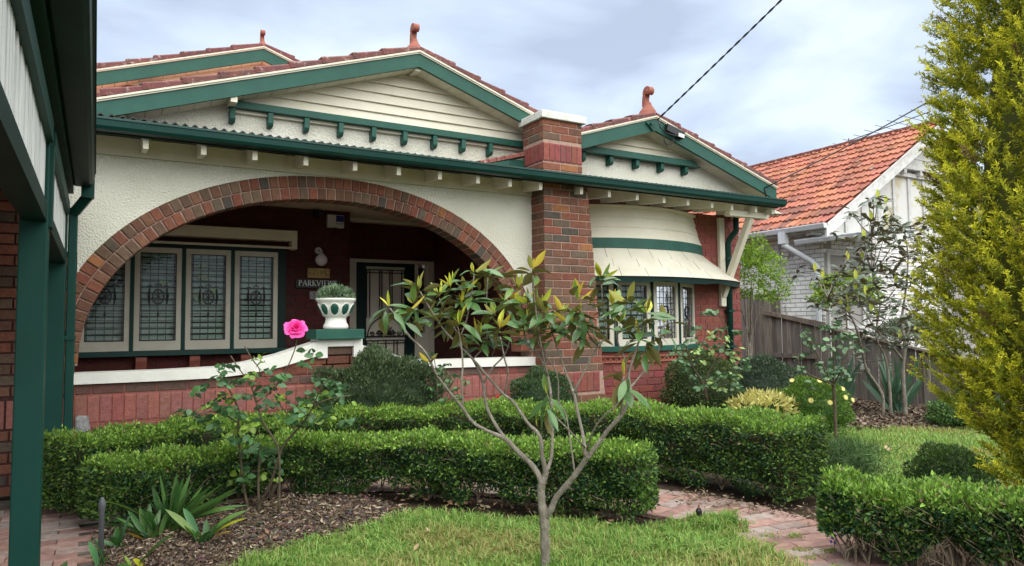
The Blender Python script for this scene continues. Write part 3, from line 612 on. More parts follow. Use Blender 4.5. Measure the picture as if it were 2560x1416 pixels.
# little tiled roof with gutter between the chimney and main gable
vr = MB().add([(3.75, 7.05, 3.06), (4.9, 7.05, 3.06), (4.9, 8.3, 3.42), (3.75, 8.3, 3.42), (3.75, 7.05, 3.04), (4.9, 7.05, 3.04), (4.9, 8.3, 3.40), (3.75, 8.3, 3.40)], [(0, 1, 2, 3), (7, 6, 5, 4), (0, 4, 5, 1), (1, 5, 6, 2), (2, 6, 7, 3), (3, 7, 4, 0)])
vrp = part('valley_roof')
MB().box(4.06, 4.30, 6.98, 7.02, 3.03, 3.22).build('fascia', M['green'], vrp)
MB().prism_y([(3.70, 3.045), (3.70, 3.10), (4.04, 3.185), (4.06, 3.18), (4.06, 3.10), (4.03, 3.09)], 6.93, 7.03).build('gutter_end', M['green'], vrp)
for i in range(6):
    x = 3.70+0.105*i; z = 3.105+0.030*i
    m = Matrix.Translation((x, 7.06, z)) @ Matrix.Rotation(-0.27, 4, 'Y') @ Matrix.Scale(0.4, 4, (1, 0, 0)) @ Matrix.Scale(0.7, 4, (0, 0, 1))
    put(VT, 'verge_tile', vrp, None, matrix=m, col=(1.5, 1.35, 1.25))
# ------------------------------------------------------------------ verandah eave
ev = part('verandah_roof')
# corrugated iron sheet
mbi = MB(); n = 640; x0, x1 = -0.9, 8.0
vs = []; 
for j, (y, z) in enumerate(((6.36, 2.966), (7.2, 3.10))):
    for i in range(n+1):
        x = x0+(x1-x0)*i/n; vs.append((x, y, z+0.015*math.cos(2*math.pi*x/0.076)+max(0, 0.024*(1-max(x, 0)/3.2))))
fs = [(i, i+1, n+2+i, n+1+i) for i in range(n)]
b = len(vs); vs += [(v[0], v[1], v[2]-0.012) for v in vs]; fs += [(b+n+1+i, b+n+2+i, b+i+1, b+i) for i in range(n)]+[(i, b+i, b+i+1, i+1) for i in range(n)]
mbi.add(vs, fs).build('corrugated_sheet', M['iron'], ev, smooth=False)
# quad-profile gutter
gp = [(6.40, 2.955), (6.405, 2.862), (6.36, 2.856), (6.325, 2.866), (6.305, 2.890), (6.298, 2.935), (6.290, 2.940), (6.290, 2.957), (6.305, 2.957), (6.310, 2.945), (6.315, 2.90), (6.335, 2.878), (6.39, 2.872), (6.392, 2.955)]
MB().prism_x(gp, -0.9, 8.03).build('gutter', M['green_gloss'], ev)
MB().prism_x([(6.40, 2.955), (6.40, 2.858), (6.33, 2.864), (6.305, 2.89), (6.295, 2.956)], 8.031, 8.038).build('gutter_end', M['green_gloss'], ev)
MB().box(-0.9, 8.0, 6.408, 6.428, 2.85, 2.95).build('fascia', M['green_dark'], ev)
for x in (0.325, 0.764, 1.181, 1.625, 2.086, 2.524, 2.964, 3.397, 3.782, 4.17, 4.72, 5.12, 5.539, 5.964, 6.363, 6.781, 7.144, 7.6, 7.93):
    yb = 6.80 if x < 4.2 else (6.57 if x < 4.9 else 7.14)
    s_ = 0.09
    MB().prism_x([(6.45, 2.772), (6.44, 2.915), (yb, 2.915+(yb-6.43)*s_), (yb, 2.772+(yb-6.43)*s_)], x-0.021, x+0.021).build('rafter', M['cream'], ev)
for i in range(5):
    y0 = 6.432+0.148*i; y1 = y0+0.145; zz = lambda y: 2.917+(y-6.43)*0.09
    MB().prism_x([(y0, zz(y0)), (y1, zz(y1)), (y1, zz(y1)+0.012), (y0, zz(y0)+0.012)], -0.6, 8.0).build('lining_board', M['cream'], ev)
MB().box(7.22, 7.98, 6.56, 6.65, 2.72, 2.798).build('eave_beam', M['cream'], ev, bevel=0.004)
MB().box(7.90, 7.97, 6.44, 7.16, 2.80, 2.88).build('end_rafter', M['cream'], ev)

# bracket at the right end
bk = part('eave_bracket')
MB().box(7.60, 7.70, 7.10, 7.155, 1.53, 2.79).build('bracket_post', M['cream'], bk, bevel=0.006)
MB().bar((7.65, 7.12, 1.68), (7.65, 6.60, 2.72), 0.075, 0.085, (0, 1, 0)).build('strut', M['cream'], bk)
# downpipe
dp = part('downpipe')
MB().tube([(7.80, 6.98, 2.82), (7.80, 6.98, 2.60), (7.77, 7.07, 2.50), (7.76, 7.10, 2.42), (7.76, 7.10, 0.1)], 0.042, 10).build('pipe', M['green_gloss'], dp, smooth=True)
for z in (0.95, 1.45, 2.2): MB().box(7.70, 7.82, 7.055, 7.15, z, z+0.03).build('pipe_clip', M['green_gloss'], dp)
# right brick wall
rw = MB().box(7.12, 8.045, 7.166, 7.4, 0, 2.83).box(7.9, 8.043, 7.4, 11.5, 0, 2.9).build('front_wall', M['mortar_red'], house)
mbx = MB(); lay_mb(mbx, courses(lambda z: 7.13, lambda z: 8.052, 0.0, 33), lambda u, z, o: ((u, 7.158+o, z), 0), RED); lay_mb(mbx, courses(lambda z: 7.16, lambda z: 10.2, 0.0, 33, 1), lambda u, z, o: ((8.052, u, z), math.pi/2), RED)
q = mbx.build('brickwork', M['brick_a'], rw, attr=True); q['kind'] = 'stuff'
# ------------------------------------------------------------------ bow window
BX, BY, DR, KA = 6.17, 8.827, 0.327, 0.83
bow = part('bow_window')
def bp(R, th, z, sx=1.0):
    R = R+DR; return (BX+R*math.sin(th)*(1+(sx-1)*min(1, max(0, th)/0.5)), BY-R*math.cos(th), z)
def bow_band(rows, th0, th1, n, back=0.03):
    mbb = MB(); m = len(rows)
    for i in range(n):
        a, b = th0+(th1-th0)*i/n, th0+(th1-th0)*(i+1)/n
        vs = []
        for R, z, *sx in rows: vs += [bp(R, a, z, *sx), bp(R, b, z, *sx)]
        for R, z, *sx in rows: vs += [bp(R-back, a, z, *sx), bp(R-back, b, z, *sx)]
        fs = [(2*k, 2*k+1, 2*k+3, 2*k+2) for k in range(m-1)]+[(2*m+2*k+2, 2*m+2*k+3, 2*m+2*k+1, 2*m+2*k) for k in range(m-1)]
        fs += [(0, 2*m, 2*m+1, 1), (2*m-2, 2*m-1, 4*m-1, 4*m-2)]
        if i == 0: fs += [(2*k, 2*k+2, 2*m+2*k+2, 2*m+2*k) for k in range(m-1)]
        if i == n-1: fs += [(2*k+1, 2*m+2*k+1, 2*m+2*k+3, 2*k+3) for k in range(m-1)]
        mbb.add(vs, fs)
    return mbb
def th_at(R, y=7.165): return math.acos(min(1, (BY-y)/(R+DR)))
TL = lambda R: -math.asin((BX-5.10)/(R+DR))
# shingled apron in three courses
bow_band([(1.635, 2.798), (1.635, 2.768), (1.60, 2.762)], TL(1.62), th_at(1.62), 26).build('cornice', M['cream'], bow)
for (za, zb_, ra, rb) in ((2.78, 2.645, 1.600, 1.632), (2.65, 2.515, 1.622, 1.654), (2.52, 2.372, 1.644, 1.690)):
    R = rb; bow_band([(ra, za), (rb, zb_)], TL(R)*1.0, th_at(R), 26).build('shingle_course', M['cream'], bow, smooth=False)
bow_band([(1.694, 2.372), (1.704, 2.245)], TL(1.70), th_at(1.70), 26).build('green_band', M['green'], bow)
# hood: strips of flat metal sheet in three courses
for ci, (ra, za, rb, zb_) in enumerate(((1.688, 2.246, 1.80, 2.10), (1.79, 2.116, 1.89, 1.985), (1.88, 1.998, 1.985, 1.875))):
    n = 8; t0, t1 = TL(rb), th_at(rb)
    for i in range(n):
        a, b = t0+(t1-t0)*i/n+0.0015, t0+(t1-t0)*(i+1)/n-0.0015; off = random.uniform(0, 0.004)
        bow_band([(ra+off, za, 1+0.19*ci/3), (rb+off, zb_, 1+0.19*(ci+1)/3)], a, b, 3, 0.012).build('hood_sheet', M['white'] if False else M['cream_sash'], bow)
# scalloped valance
mbv = MB(); n = 120; t0, t1 = TL(1.965), th_at(1.965); vs = []
for i in range(n+1):
    a = t0+(t1-t0)*i/n; d = 0.062+0.026*abs(math.sin((a-t0)*7.2)); vs += [bp(1.965, a, 1.885, 1.185), bp(1.960, a, 1.885-d, 1.185), bp(1.945, a, 1.885, 1.185), bp(1.940, a, 1.885-d, 1.185)]
fs = []
for i in range(n):
    k = 4*i; fs += [(k, k+1, k+5, k+4), (k+2, k+6, k+7, k+3), (k+1, k+3, k+7, k+5)]
mbv.add(vs, fs).build('valance', M['green_dark'], bow)
bow_band([(1.60, 1.90), (1.60, 1.84)], -0.70*KA, 0.72*KA, 20, 0.10).build('window_head', M['green_dark'], bow)
# sashes
wa = 0.335*KA
for k in range(4):
    a0 = -0.69*KA+wa*k+0.014; a1 = a0+wa-0.028
    def fb(aa, ab, z0, z1, R=1.60, bk_=0.045, n=3): return bow_band([(R, z1), (R, z0)], aa, ab, n, bk_)
    e_ = 0.029
    mbq = MB()
    for q in (fb(a0, a0+e_, 1.02, 1.84), fb(a1-e_, a1, 1.02, 1.84), fb(a0+e_, a1-e_, 1.02, 1.105), fb(a0+e_, a1-e_, 1.785, 1.84)): mbq.add(q.v, q.f)
    mbq.build('sash', M['cream_sash'], bow)
    fb(a0+e_, a1-e_, 1.105, 1.785, 1.572, 0.004, 4).build('pane', M['glass'], bow)
    ld = MB()
    for f in range(6):
        a = a0+e_+(a1-a0-2*e_)*f/5; ld.tube([bp(1.577, a, 1.105), bp(1.577, a, 1.785)], 0.004, 4)
    for f in range(10):
        z = 1.105+0.0755*f; ld.tube([bp(1.577, a0+e_+(a1-a0-2*e_)*i/4, z) for i in range(5)], 0.0035, 4)
    a = (a0+a1)/2
    ld.tube([bp(1.579, a+0.03*math.cos(t), 1.45+0.075*math.sin(t)) for t in [2*math.pi*i/16 for i in range(17)]], 0.008, 4)
    ld.build('leading', M['lead'], bow)
    for f in range(9):
        z = 1.12+0.075*f; q = bow_band([(1.50, z+0.05), (1.515, z)], a0+e_, a1-e_, 3, 0.004); q.build('blind_slat', M['blind'], bow)
    fb(a1+0.002, a1+0.026, 1.0, 1.86, 1.605, 0.06, 1).build('mullion', M['green_dark'], bow)
bow_band([(1.38, 1.9), (1.38, 1.0)], -0.7*KA, 0.72*KA, 16, 0.02).build('dark_room', M['interior'], bow)
bow_band([(1.640, 1.02), (1.66, 1.01), (1.66, 0.955), (1.60, 0.95)], -0.69*KA, 0.70*KA, 22, 0.10).build('sill', M['green'], bow)
bow_band([(1.595, 0.95), (1.595, 0.0)], -0.70*KA, 0.78*KA, 24, 0.08).build('base_wall', M['mortar_red'], bow)
# terracotta string course of rings
sc_ = bow_band([(1.61, 0.905), (1.635, 0.90), (1.635, 0.885), (1.605, 0.875)], -0.69*KA, 0.70*KA, 22, 0.03); sc2 = bow_band([(1.605, 0.835), (1.63, 0.83), (1.63, 0.815), (1.60, 0.805)], -0.69*KA, 0.70*KA, 22, 0.03); sc_.add(sc2.v, sc2.f); sc_.build('string_course', M['terra'], bow)
RG = MB().tube([(0.030*math.cos(t), 0, 0.026*math.sin(t)) for t in [2*math.pi*i/12 for i in range(13)]], 0.009, 6, caps=False).mesh('ring_ornament'); RG.materials.append(M['terra'])
for i in range(30):
    th = (-0.66+0.0455*i)*KA; p = bp(1.612, th, 0.855); put(RG, 'ring_ornament', bow, p, th)
mbx = MB(); Rb = 1.603
r = courses(lambda z: -0.69*1.6, lambda z: 0.70*1.6, 0.0, 9, 0, ch=0.087)
lay_mb(mbx, r, lambda u, z, o: (bp(Rb+o, u/(Rb+DR), z), u/(Rb+DR)), RED)
q = mbx.build('brickwork', M['brick_a'], bow, attr=True); q['kind'] = 'stuff'
# ------------------------------------------------------------------ things on the house
urn = empty('garden_urn', (2.02, 6.88, 1.276), 'white urn with green ovals on the porch pedestal', 'urn')
UX, UY = 2.035, 6.88
prof = [(0.118, 1.278), (0.122, 1.30), (0.118, 1.315), (0.104, 1.34), (0.098, 1.375), (0.102, 1.392), (0.115, 1.400), (0.118, 1.408), (0.134, 1.422), (0.153, 1.46), (0.163, 1.50), (0.166, 1.530), (0.176, 1.540), (0.190, 1.556), (0.194, 1.568), (0.188, 1.576), (0.165, 1.574), (0.158, 1.55)]
MB().lathe(prof, UX, UY, 36).build('bowl', M['white'], urn, smooth=True)
for k in range(9):
    t = 2*math.pi*k/9+0.16
    c = (UX+0.146*math.cos(t), UY+0.146*math.sin(t), 1.466); s_ = MB()
    vs = []; nu, nv = 12, 8
    for j in range(nv+1):
        ph = math.pi*j/nv
        for i in range(nu):
            a = 2*math.pi*i/nu; du, dn, dz = 0.039*math.sin(ph)*math.cos(a), 0.018*math.sin(ph)*math.sin(a), 0.053*math.cos(ph)
            vs.append((c[0]-math.sin(t)*du+math.cos(t)*(dn+dz*0.45), c[1]+math.cos(t)*du+math.sin(t)*(dn+dz*0.45), c[2]+dz))
    s_.add(vs, [(j*nu+i, (j+1)*nu+i, (j+1)*nu+(i+1) % nu, j*nu+(i+1) % nu) for j in range(nv) for i in range(nu)]); s_.build('green_oval', M['green'], urn, smooth=True)
    rim = MB().tube([(c[0]-math.sin(t)*0.045*math.cos(a)+math.cos(t)*0.060*math.sin(a)*0.45, c[1]+math.cos(t)*0.045*math.cos(a)+math.sin(t)*0.060*math.sin(a)*0.45, c[2]+0.060*math.sin(a)) for a in [2*math.pi*i/18 for i in range(19)]], 0.005, 5, caps=False)
    rim.build('oval_rim', M['white'], urn, smooth=True)
# alarm box
al = MB().box(2.545, 2.762, 8.985, 9.045, 2.577, 2.745).build('alarm_box', M['plastic'], bevel=0.006); setp(al, 'white alarm box with a blue label high on the porch wall', 'alarm box')
MB().box(2.655, 2.755, 8.980, 8.9845, 2.655, 2.735).build('blue_label', M['blue'], al)
MB().tube([(2.65, 9.0, 2.575), (2.65, 9.0, 2.555)], 0.03, 10).build('strobe', M['black'], al)
def text(body, size, loc, mat, parent, name, rz=0, ext=0.002):
    cu_ = bpy.data.curves.new(name, 'FONT'); cu_.body = body; cu_.size = size; cu_.extrude = ext; cu_.align_x = 'CENTER'
    to = bpy.data.objects.new('tmp', cu_); me = bpy.data.meshes.new_from_object(to); bpy.data.objects.remove(to)
    me.materials.clear(); me.materials.append(mat); o = bpy.data.objects.new(name, me); COL.objects.link(o)
    if parent: o.parent = parent; o.matrix_parent_inverse = winv(parent)
    o.location = loc; o.rotation_euler = (math.pi/2, 0, rz); return o
text('SECURITY', 0.024, (2.705, 8.982, 2.622), M['black'], al, 'lettering')
# porch light
lt = empty('porch_light', (2.452, 9.04, 2.2), 'white ribbed globe light above the ochre plaque', 'wall light')
MB().tube([(2.44, 9.05, 2.275), (2.44, 9.02, 2.275)], 0.043, 16).build('wall_plate', M['plastic'], lt, smooth=False)
MB().tube([(2.44, 9.02, 2.275), (2.45, 8.96, 2.28), (2.455, 8.94, 2.25), (2.455, 8.94, 2.215)], 0.016, 8).build('arm', M['plastic'], lt, smooth=True)
gl = MB(); nu, nv = 36, 14; vs = []
for j in range(nv+1):
    ph = math.pi*j/nv
    for i in range(nu):
        a = 2*math.pi*i/nu; rr = 0.074*(1+0.025*(i % 2)); vs.append((2.455+rr*math.sin(ph)*math.cos(a), 8.94+rr*math.sin(ph)*math.sin(a), 2.145+0.074*math.cos(ph)))
gl.add(vs, [(j*nu+i, (j+1)*nu+i, (j+1)*nu+(i+1) % nu, j*nu+(i+1) % nu) for j in range(nv) for i in range(nu)]).build('globe', M['opal'], lt)
MB().tube([(2.455, 8.94, 2.205), (2.455, 8.94, 2.225)], 0.035, 14).build('collar', M['plastic'], lt)
# plaque with five round ornaments
pq = MB().box(2.305, 2.588, 9.02, 9.045, 1.922, 2.048).build('wall_plaque', M['gold'], bevel=0.006); setp(pq, 'ochre plaque with a row of raised fruit below the globe light', 'plaque')
for i in range(5): MB().ell((2.345+0.05*i, 9.018, 1.985+0.006*(i % 2)), (0.022, 0.012, 0.026), 10, 7).build('raised_fruit', M['gold'], pq, smooth=True)
MB().box(2.31, 2.583, 9.012, 9.02, 1.945, 1.955).build('ledge', M['gold'], pq)
# name board, serif capitals built from strokes
nb_ = MB().box(2.157, 2.742, 9.02, 9.045, 1.792, 1.904).build('name_board', M['sign'], bevel=0.003); setp(nb_, 'black name board reading PARKVIEWS on the porch wall', 'sign')
TH, TN = 0.125, 0.055
GL = {'P': (.62, [((.16, 0), (.16, 1), TH), 'c.16,.48,.52,1']), 'A': (.80, [((.06, 0), (.40, 1), TN), ((.40, 1), (.74, 0), TH), ((.2, .34), (.6, .34), TN)]),
      'R': (.70, [((.16, 0), (.16, 1), TH), 'c.16,.48,.52,1', ((.34, .48), (.66, 0), TH)]), 'K': (.74, [((.16, 0), (.16, 1), TH), ((.2, .42), (.66, 1), TN), ((.32, .55), (.68, 0), TH)]),
      'V': (.76, [((.06, 1), (.38, 0), TH), ((.38, 0), (.70, 1), TN)]), 'I': (.34, [((.17, 0), (.17, 1), TH)]), 'E': (.62, [((.16, 0), (.16, 1), TH), ((.16, .97), (.56, .97), TN), ((.16, .5), (.46, .5), TN), ((.16, .03), (.58, .03), TN)]),
      'W': (1.02, [((.05, 1), (.28, 0), TH), ((.28, 0), (.50, 1), TN), ((.50, 1), (.74, 0), TH), ((.74, 0), (.97, 1), TN)]), 'S': (.58, ['s'])}
SER = {'P': [(.16, 0)], 'A': [(.06, 0), (.74, 0)], 'R': [(.16, 0), (.68, 0)], 'K': [(.16, 0), (.16, 1), (.66, 1), (.68, 0)], 'V': [(.06, 1), (.70, 1)], 'I': [(.17, 0), (.17, 1)], 'W': [(.05, 1), (.5, 1), (.97, 1)]}
def serif_word(word, x0, z0, h, y, mat, parent):
    x = x0
    for chn in word:
        wd, st = GL[chn]; mbl = MB()
        def seg(a, b, t, k=[0]):
            k[0] += 1; d = 0.0003*k[0]; mbl.bar((x+a[0]*h, y-d, z0+a[1]*h), (x+b[0]*h, y-d, z0+b[1]*h), 0.003, t*h, (0, 1, 0)) if False else mbl.prism_y(quad(a, b, t), y-0.003-d, y)
        def quad(a, b, t):
            dx, dz = b[0]-a[0], b[1]-a[1]; l = math.hypot(dx, dz); nx, nz = -dz/l*t/2, dx/l*t/2
            return [(x+(a[0]-nx)*h, z0+(a[1]-nz)*h), (x+(b[0]-nx)*h, z0+(b[1]-nz)*h), (x+(b[0]+nx)*h, z0+(b[1]+nz)*h), (x+(a[0]+nx)*h, z0+(a[1]+nz)*h)]
        for s_ in st:
            if isinstance(s_, tuple): seg(*s_)
            elif s_[0] == 'c':
                pts = [(.18, .96), (.38, .95), (.54, .86), (.56, .73), (.52, .60), (.38, .51), (.18, .50)]
                for a, b, t in zip(pts, pts[1:], (TN, TN*1.4, TH, TH, TN*1.4, TN)): seg(a, b, t)
            else:
                pts = [(.50, .80), (.44, .94), (.28, .97), (.14, .88), (.14, .70), (.28, .56), (.44, .44), (.50, .26), (.42, .08), (.26, .03), (.12, .08), (.08, .24)]
                for i, (a, b) in enumerate(zip(pts, pts[1:])): seg(a, b, TH if 3 <= i <= 6 else TN*1.2)
        for (sx, sz) in SER.get(chn, []): seg((sx-.14, sz*.94+.03), (sx+.14, sz*.94+.03), TN*0.9)
        mbl.build('letter', mat, parent); x += (wd+0.10)*h
serif_word('PARKVIEWS', 2.19, 1.820, 0.070, 9.019, M['sign_w'], nb_)
# number plate
np_ = MB().box(2.333, 2.53, 9.025, 9.045, 1.652, 1.752).build('number_plate', M['stone'], bevel=0.003); setp(np_, 'pale grey house number plate half hidden behind the urn', 'sign')
text('5', 0.085, (2.395, 9.024, 1.672), M['black'], np_, 'numeral')
# small camera under the porch ceiling
pc = MB().box(2.37, 2.45, 8.93, 9.045, 2.70, 2.78).tube([(2.41, 8.92, 2.73), (2.41, 8.86, 2.72)], 0.026, 10).build('security_camera', M['black']); setp(pc, 'small dark camera under the porch ceiling left of the alarm box', 'camera')
# service connection on the bay gable
sv = empty('service_box', (6.45, 6.86, 3.85), 'black service fuse box fixed on the right gable bargeboard', 'fuse box')
MB().bar((6.40, 6.85, 3.865), (6.70, 6.85, 3.79), 0.06, 0.10).build('box', M['black'], sv, bevel=0.006)
MB().bar((6.58, 6.812, 3.785), (6.68, 6.812, 3.77), 0.012, 0.05).build('label', M['plastic'], sv)
MB().bar((6.08, 6.868, 3.90), (6.20, 6.868, 3.80), 0.02, 0.025).bar((6.12, 6.84, 3.87), (6.20, 6.84, 3.90), 0.05, 0.02).build('hook_bracket', M['green'], sv)
MB().tube([(6.25, 6.83, 3.93), (6.27, 6.82, 3.84), (6.36, 6.82, 3.78), (6.50, 6.82, 3.765), (6.56, 6.82, 3.76)], 0.008, 6).build('lead_wire', M['cable'], sv, smooth=True)
MB().tube([(6.52, 6.84, 3.76), (6.52, 6.85, 3.70), (6.48, 6.86, 3.65), (6.43, 6.87, 3.64), (6.39, 6.88, 3.68), (6.40, 6.89, 3.73)], 0.009, 6).build('loop_wire', M['cable'], sv, smooth=True)
def sag(a, b, s, n=24): 
    a, b = Vector(a), Vector(b); return [a.lerp(b, i/n)-Vector((0, 0, s*4*(i/n)*(1-i/n))) for i in range(n+1)]
# twisted pair up to the street
A = Vector((6.25, 6.84, 3.95)); Bv = Vector((8.22, -1.0, 9.2))
cb = empty('power_cable', A, 'black twisted overhead cable running up from the right gable apex', 'cable')
for ph in (0, math.pi):
    P = sag(A, Bv, 0.12, 300); MB().tube([p+Vector((0.007*math.cos(i*0.8+ph), 0, 0.007*math.sin(i*0.8+ph))) for i, p in enumerate(P)], 0.0068, 5).build('strand', M['cable'], cb)
c2 = MB().tube(sag((8.30, 6.875, 3.24), (14.6, 3.6, 7.4), 0.20), 0.011, 6).tube([(8.30, 6.875, 3.24), (8.31, 6.87, 3.16), (8.34, 6.90, 3.08)], 0.010, 6).build('phone_cable', M['cable'], smooth=True)
setp(c2, 'thin black cable from the right eave crossing the orange roof', 'cable')
# ------------------------------------------------------------------ green verandah on the left
vd = empty('timber_verandah', (-0.26, 4.0, 0), 'dark green timber verandah with white batten frieze at the left edge', 'verandah')
MB().box(-0.312, -0.200, 3.90, 4.06, 0, 2.42).build('post', M['green_post'], vd, bevel=0.006)
MB().box(-0.318, -0.202, 6.32, 6.47, 0, 2.42).build('post', M['green_post'], vd, bevel=0.006)
MB().box(-0.300, -0.205, 0.3, 3.899, 1.800, 1.885).build('frieze_rail', M['green_dark'], vd)
MB().box(-0.300, -0.205, 4.061, 6.319, 1.800, 1.885).build('frieze_rail', M['green_dark'], vd)
MB().box(-0.24, -0.187, 0.3, 3.899, 2.170, 2.265).build('top_rail', M['green_post'], vd)
MB().box(-0.24, -0.187, 4.061, 6.319, 2.170, 2.265).build('top_rail', M['green_post'], vd)
MB().box(-0.212, -0.186, 3.93, 4.05, 1.78, 2.17).build('cover_strip', M['green_post'], vd)
MB().box(-0.30, -0.21, 0.3, 6.45, 2.268, 2.33).build('shadow_board', M['green_dark'], vd)
MB().box(-0.22, -0.165, 0.3, 6.33, 2.335, 2.40).build('fascia', M['green_post'], vd)
n0 = 0
for (a, b) in ((1.0, 3.89), (4.075, 6.31)):
    y = a
    while y < b-0.03:
        MB().box(-0.238, -0.215+random.uniform(-.003, .003), y, y+0.045, 1.886, 2.169).build('batten', M['slat'], vd); y += 0.061
# gutter of the verandah
gq = [(-0.165, 2.47), (-0.165, 2.385), (-0.15, 2.378), (-0.06, 2.378), (-0.040, 2.395), (-0.034, 2.45), (-0.026, 2.455), (-0.026, 2.475), (-0.045, 2.475), (-0.045, 2.40), (-0.062, 2.39), (-0.15, 2.39), (-0.155, 2.47)]
MB().prism_y(gq, 0.2, 6.22).build('gutter', M['green_dark'], vd)
MB().prism_y([(-0.02, 2.476), (-0.02, 2.500), (-0.5, 2.62), (-0.5, 2.596)], 0.2, 6.2).build('roof_edge', M['green_dark'], vd)
MB().prism_y([(-0.5, 2.62), (-0.5, 2.596), (-3.5, 3.3), (-3.5, 3.33)], 0.2, 6.8).build('roof', M['iron'], vd)
MB().box(-4.0, -0.302, 0.3, 6.80, 2.42, 2.435).build('ceiling', M['ceil'], vd)
MB().box(-4.0, -0.302, 3.88, 3.89, 2.412, 2.419).build('ceiling_strip', M['ceil'], vd)
dq = MB().box(-0.115, -0.028, 6.225, 6.315, 2.30, 2.45).build('rainhead', M['green_post'], vd)
MB().bar((-0.07, 6.30, 2.32), (-0.16, 6.40, 2.20), 0.07, 0.075, (0, 1, 0)).build('offset_pipe', M['green_post'], vd)
MB().box(-0.196, -0.135, 6.375, 6.445, 0.03, 2.235).build('downpipe', M['green_post'], vd, bevel=0.008)
MB().box(-0.215, -0.128, 6.366, 6.374, 1.22, 1.25).build('pipe_clip', M['green_post'], vd)
st = MB().add([(-0.135, 6.58, 0), (0.02, 6.58, 0), (0.05, 6.75, 0), (-0.13, 6.75, 0), (-0.125, 6.62, 0.60), (-0.05, 6.62, 0.62), (-0.03, 6.74, 0.60), (-0.12, 6.74, 0.61)], [(0,3,2,1),(4,5,6,7),(0,1,5,4),(1,2,6,5),(2,3,7,6),(3,0,4,7)]).build('stone_block', M['stone'], bevel=0.015)
setp(st, 'rough grey stone standing against the red wall beside the green downpipe', 'stone')
# ------------------------------------------------------------------ neighbour's house
nb = empty('neighbour_house', (14, 10, 0), 'run-down white brick house with orange tiled roof beyond the fence', 'house')
XN, YN = 12.0, 8.62
nw = MB().box(XN+0.008, XN+0.25, YN, 17, 0, 3.1).box(XN+0.25, 19, YN+0.008, YN+0.25, 0, 3.0).build('wall', M['nb_mortar'], nb)
mbx = MB(); wh = lambda: tuple(random.uniform(0.86, 1.05) for _ in range(1))*3
lay_mb(mbx, courses(lambda z: YN, lambda z: 13.0, 0.3, 33), lambda u, z, o: ((XN+o, YN+13.0-u, z), -math.pi/2), wh)
lay_mb(mbx, courses(lambda z: XN, lambda z: 16.0, 0.3, 32, skip=lambda a, b, z: 12.05 < b and a < 13.25 and 1.2 < z < 2.62), lambda u, z, o: ((u, YN+o, z), 0), wh)
q = mbx.build('brickwork', M['nb_white'], nw, attr=True); q['kind'] = 'stuff'
# roof: ridge along y
XE, ZE, XRg, ZRg = 11.6, 3.12, 15.55, 5.54
YF, YB = 8.25, 16.0
sl = math.atan2(ZRg-ZE, XRg-XE); SLn = math.hypot(XRg-XE, ZRg-ZE)
rs = MB()
rs.add([(XE, YF, ZE-0.05), (XRg, YF, ZRg-0.05), (XRg, YB, ZRg-0.05), (XE, YB, ZE-0.05), (XE, YF, ZE-0.01), (XRg, YF, ZRg-0.01), (XRg, YB, ZRg-0.01), (XE, YB, ZE-0.01)], [(0,3,2,1),(4,5,6,7),(0,1,5,4),(1,2,6,5),(2,3,7,6),(3,0,4,7)])
rs.add([(2*XRg-XE, YF, ZE-0.05), (XRg, YF, ZRg-0.05), (XRg, YB, ZRg-0.05), (2*XRg-XE, YB, ZE-0.05), (2*XRg-XE, YF, ZE-0.01), (XRg, YF, ZRg-0.01), (XRg, YB, ZRg-0.01), (2*XRg-XE, YB, ZE-0.01)], [(0,3,2,1),(4,5,6,7),(0,1,5,4),(1,2,6,5),(2,3,7,6),(3,0,4,7)])
nroof = rs.build('roof', M['terra'], nb)
def tile_prof():
    # marseille tile: two flutes across its width (y), length up the slope (x)
    ys = [-0.115, -0.095, -0.07, -0.045, -0.02, 0.0, 0.02, 0.05, 0.08, 0.115]; zs = [0.004, 0.030, 0.036, 0.030, 0.008, 0.004, 0.008, 0.022, 0.018, 0.004]
    vs = []
    for x, dz in ((0, 0.036), (0.37, 0.0)):
        for y, z in zip(ys, zs): vs.append((x, y, z+dz))
    for y, z in zip(ys, zs): vs.append((0, y, z-0.006))
    n = len(ys)
    fs = [(k, k+1, n+k+1, n+k) for k in range(n-1)]+[(2*n+k, 2*n+k+1, k+1, k) for k in range(n-1)]
    return vs, fs
tv, tf = tile_prof(); TM = bpy.data.meshes.new('roof_tile'); TM.from_pydata(tv, [], [tuple(reversed(f)) for f in tf]); TM.materials.append(M['tile'])
rows = int(SLn/0.345); tiles = []
rotm = Matrix(((math.cos(sl), 0, -math.sin(sl)), (0, 1, 0), (math.sin(sl), 0, math.cos(sl))))
for i in range(rows+1):
    for j in range(int((YB-YF)/0.228)):
        s_ = 0.345*i; x, z = XE-0.06+s_*math.cos(sl), ZE-0.02+s_*math.sin(sl); y = YF+0.10+0.228*j
        if s_ > SLn-0.1: continue
        tiles.append((math.hypot(x, y), x, y, z))
tiles.sort(); mbt = MB()
for k, (d, x, y, z) in enumerate(tiles):
    c = random.uniform(0.80, 1.15)*(random.uniform(0.5, 0.8) if random.random() < 0.12 else 1); cc = (c, c*random.uniform(0.9, 1.12), c*random.uniform(.9, 1.15))
    if z < ZE+0.35 and random.random() < 0.35: cc = (0.55, 0.62, 0.75)
    if k < 300:
        m = Matrix.Translation((x, y, z+random.uniform(-.006, .006))) @ rotm.to_4x4() @ Matrix.Rotation(random.uniform(-.03, .03), 4, 'Z'); put(TM, 'roof_tile', nroof, None, matrix=m, col=cc)
    else:
        mm = Matrix.Translation((x, y, z+random.uniform(-.006, .006))) @ rotm.to_4x4()
        mbt.add([mm @ Vector(v) for v in tv], [tuple(reversed(f)) for f in tf], cc)
q = mbt.build('roof_tiles', M['tile_a'], nroof, attr=True); q['kind'] = 'stuff'
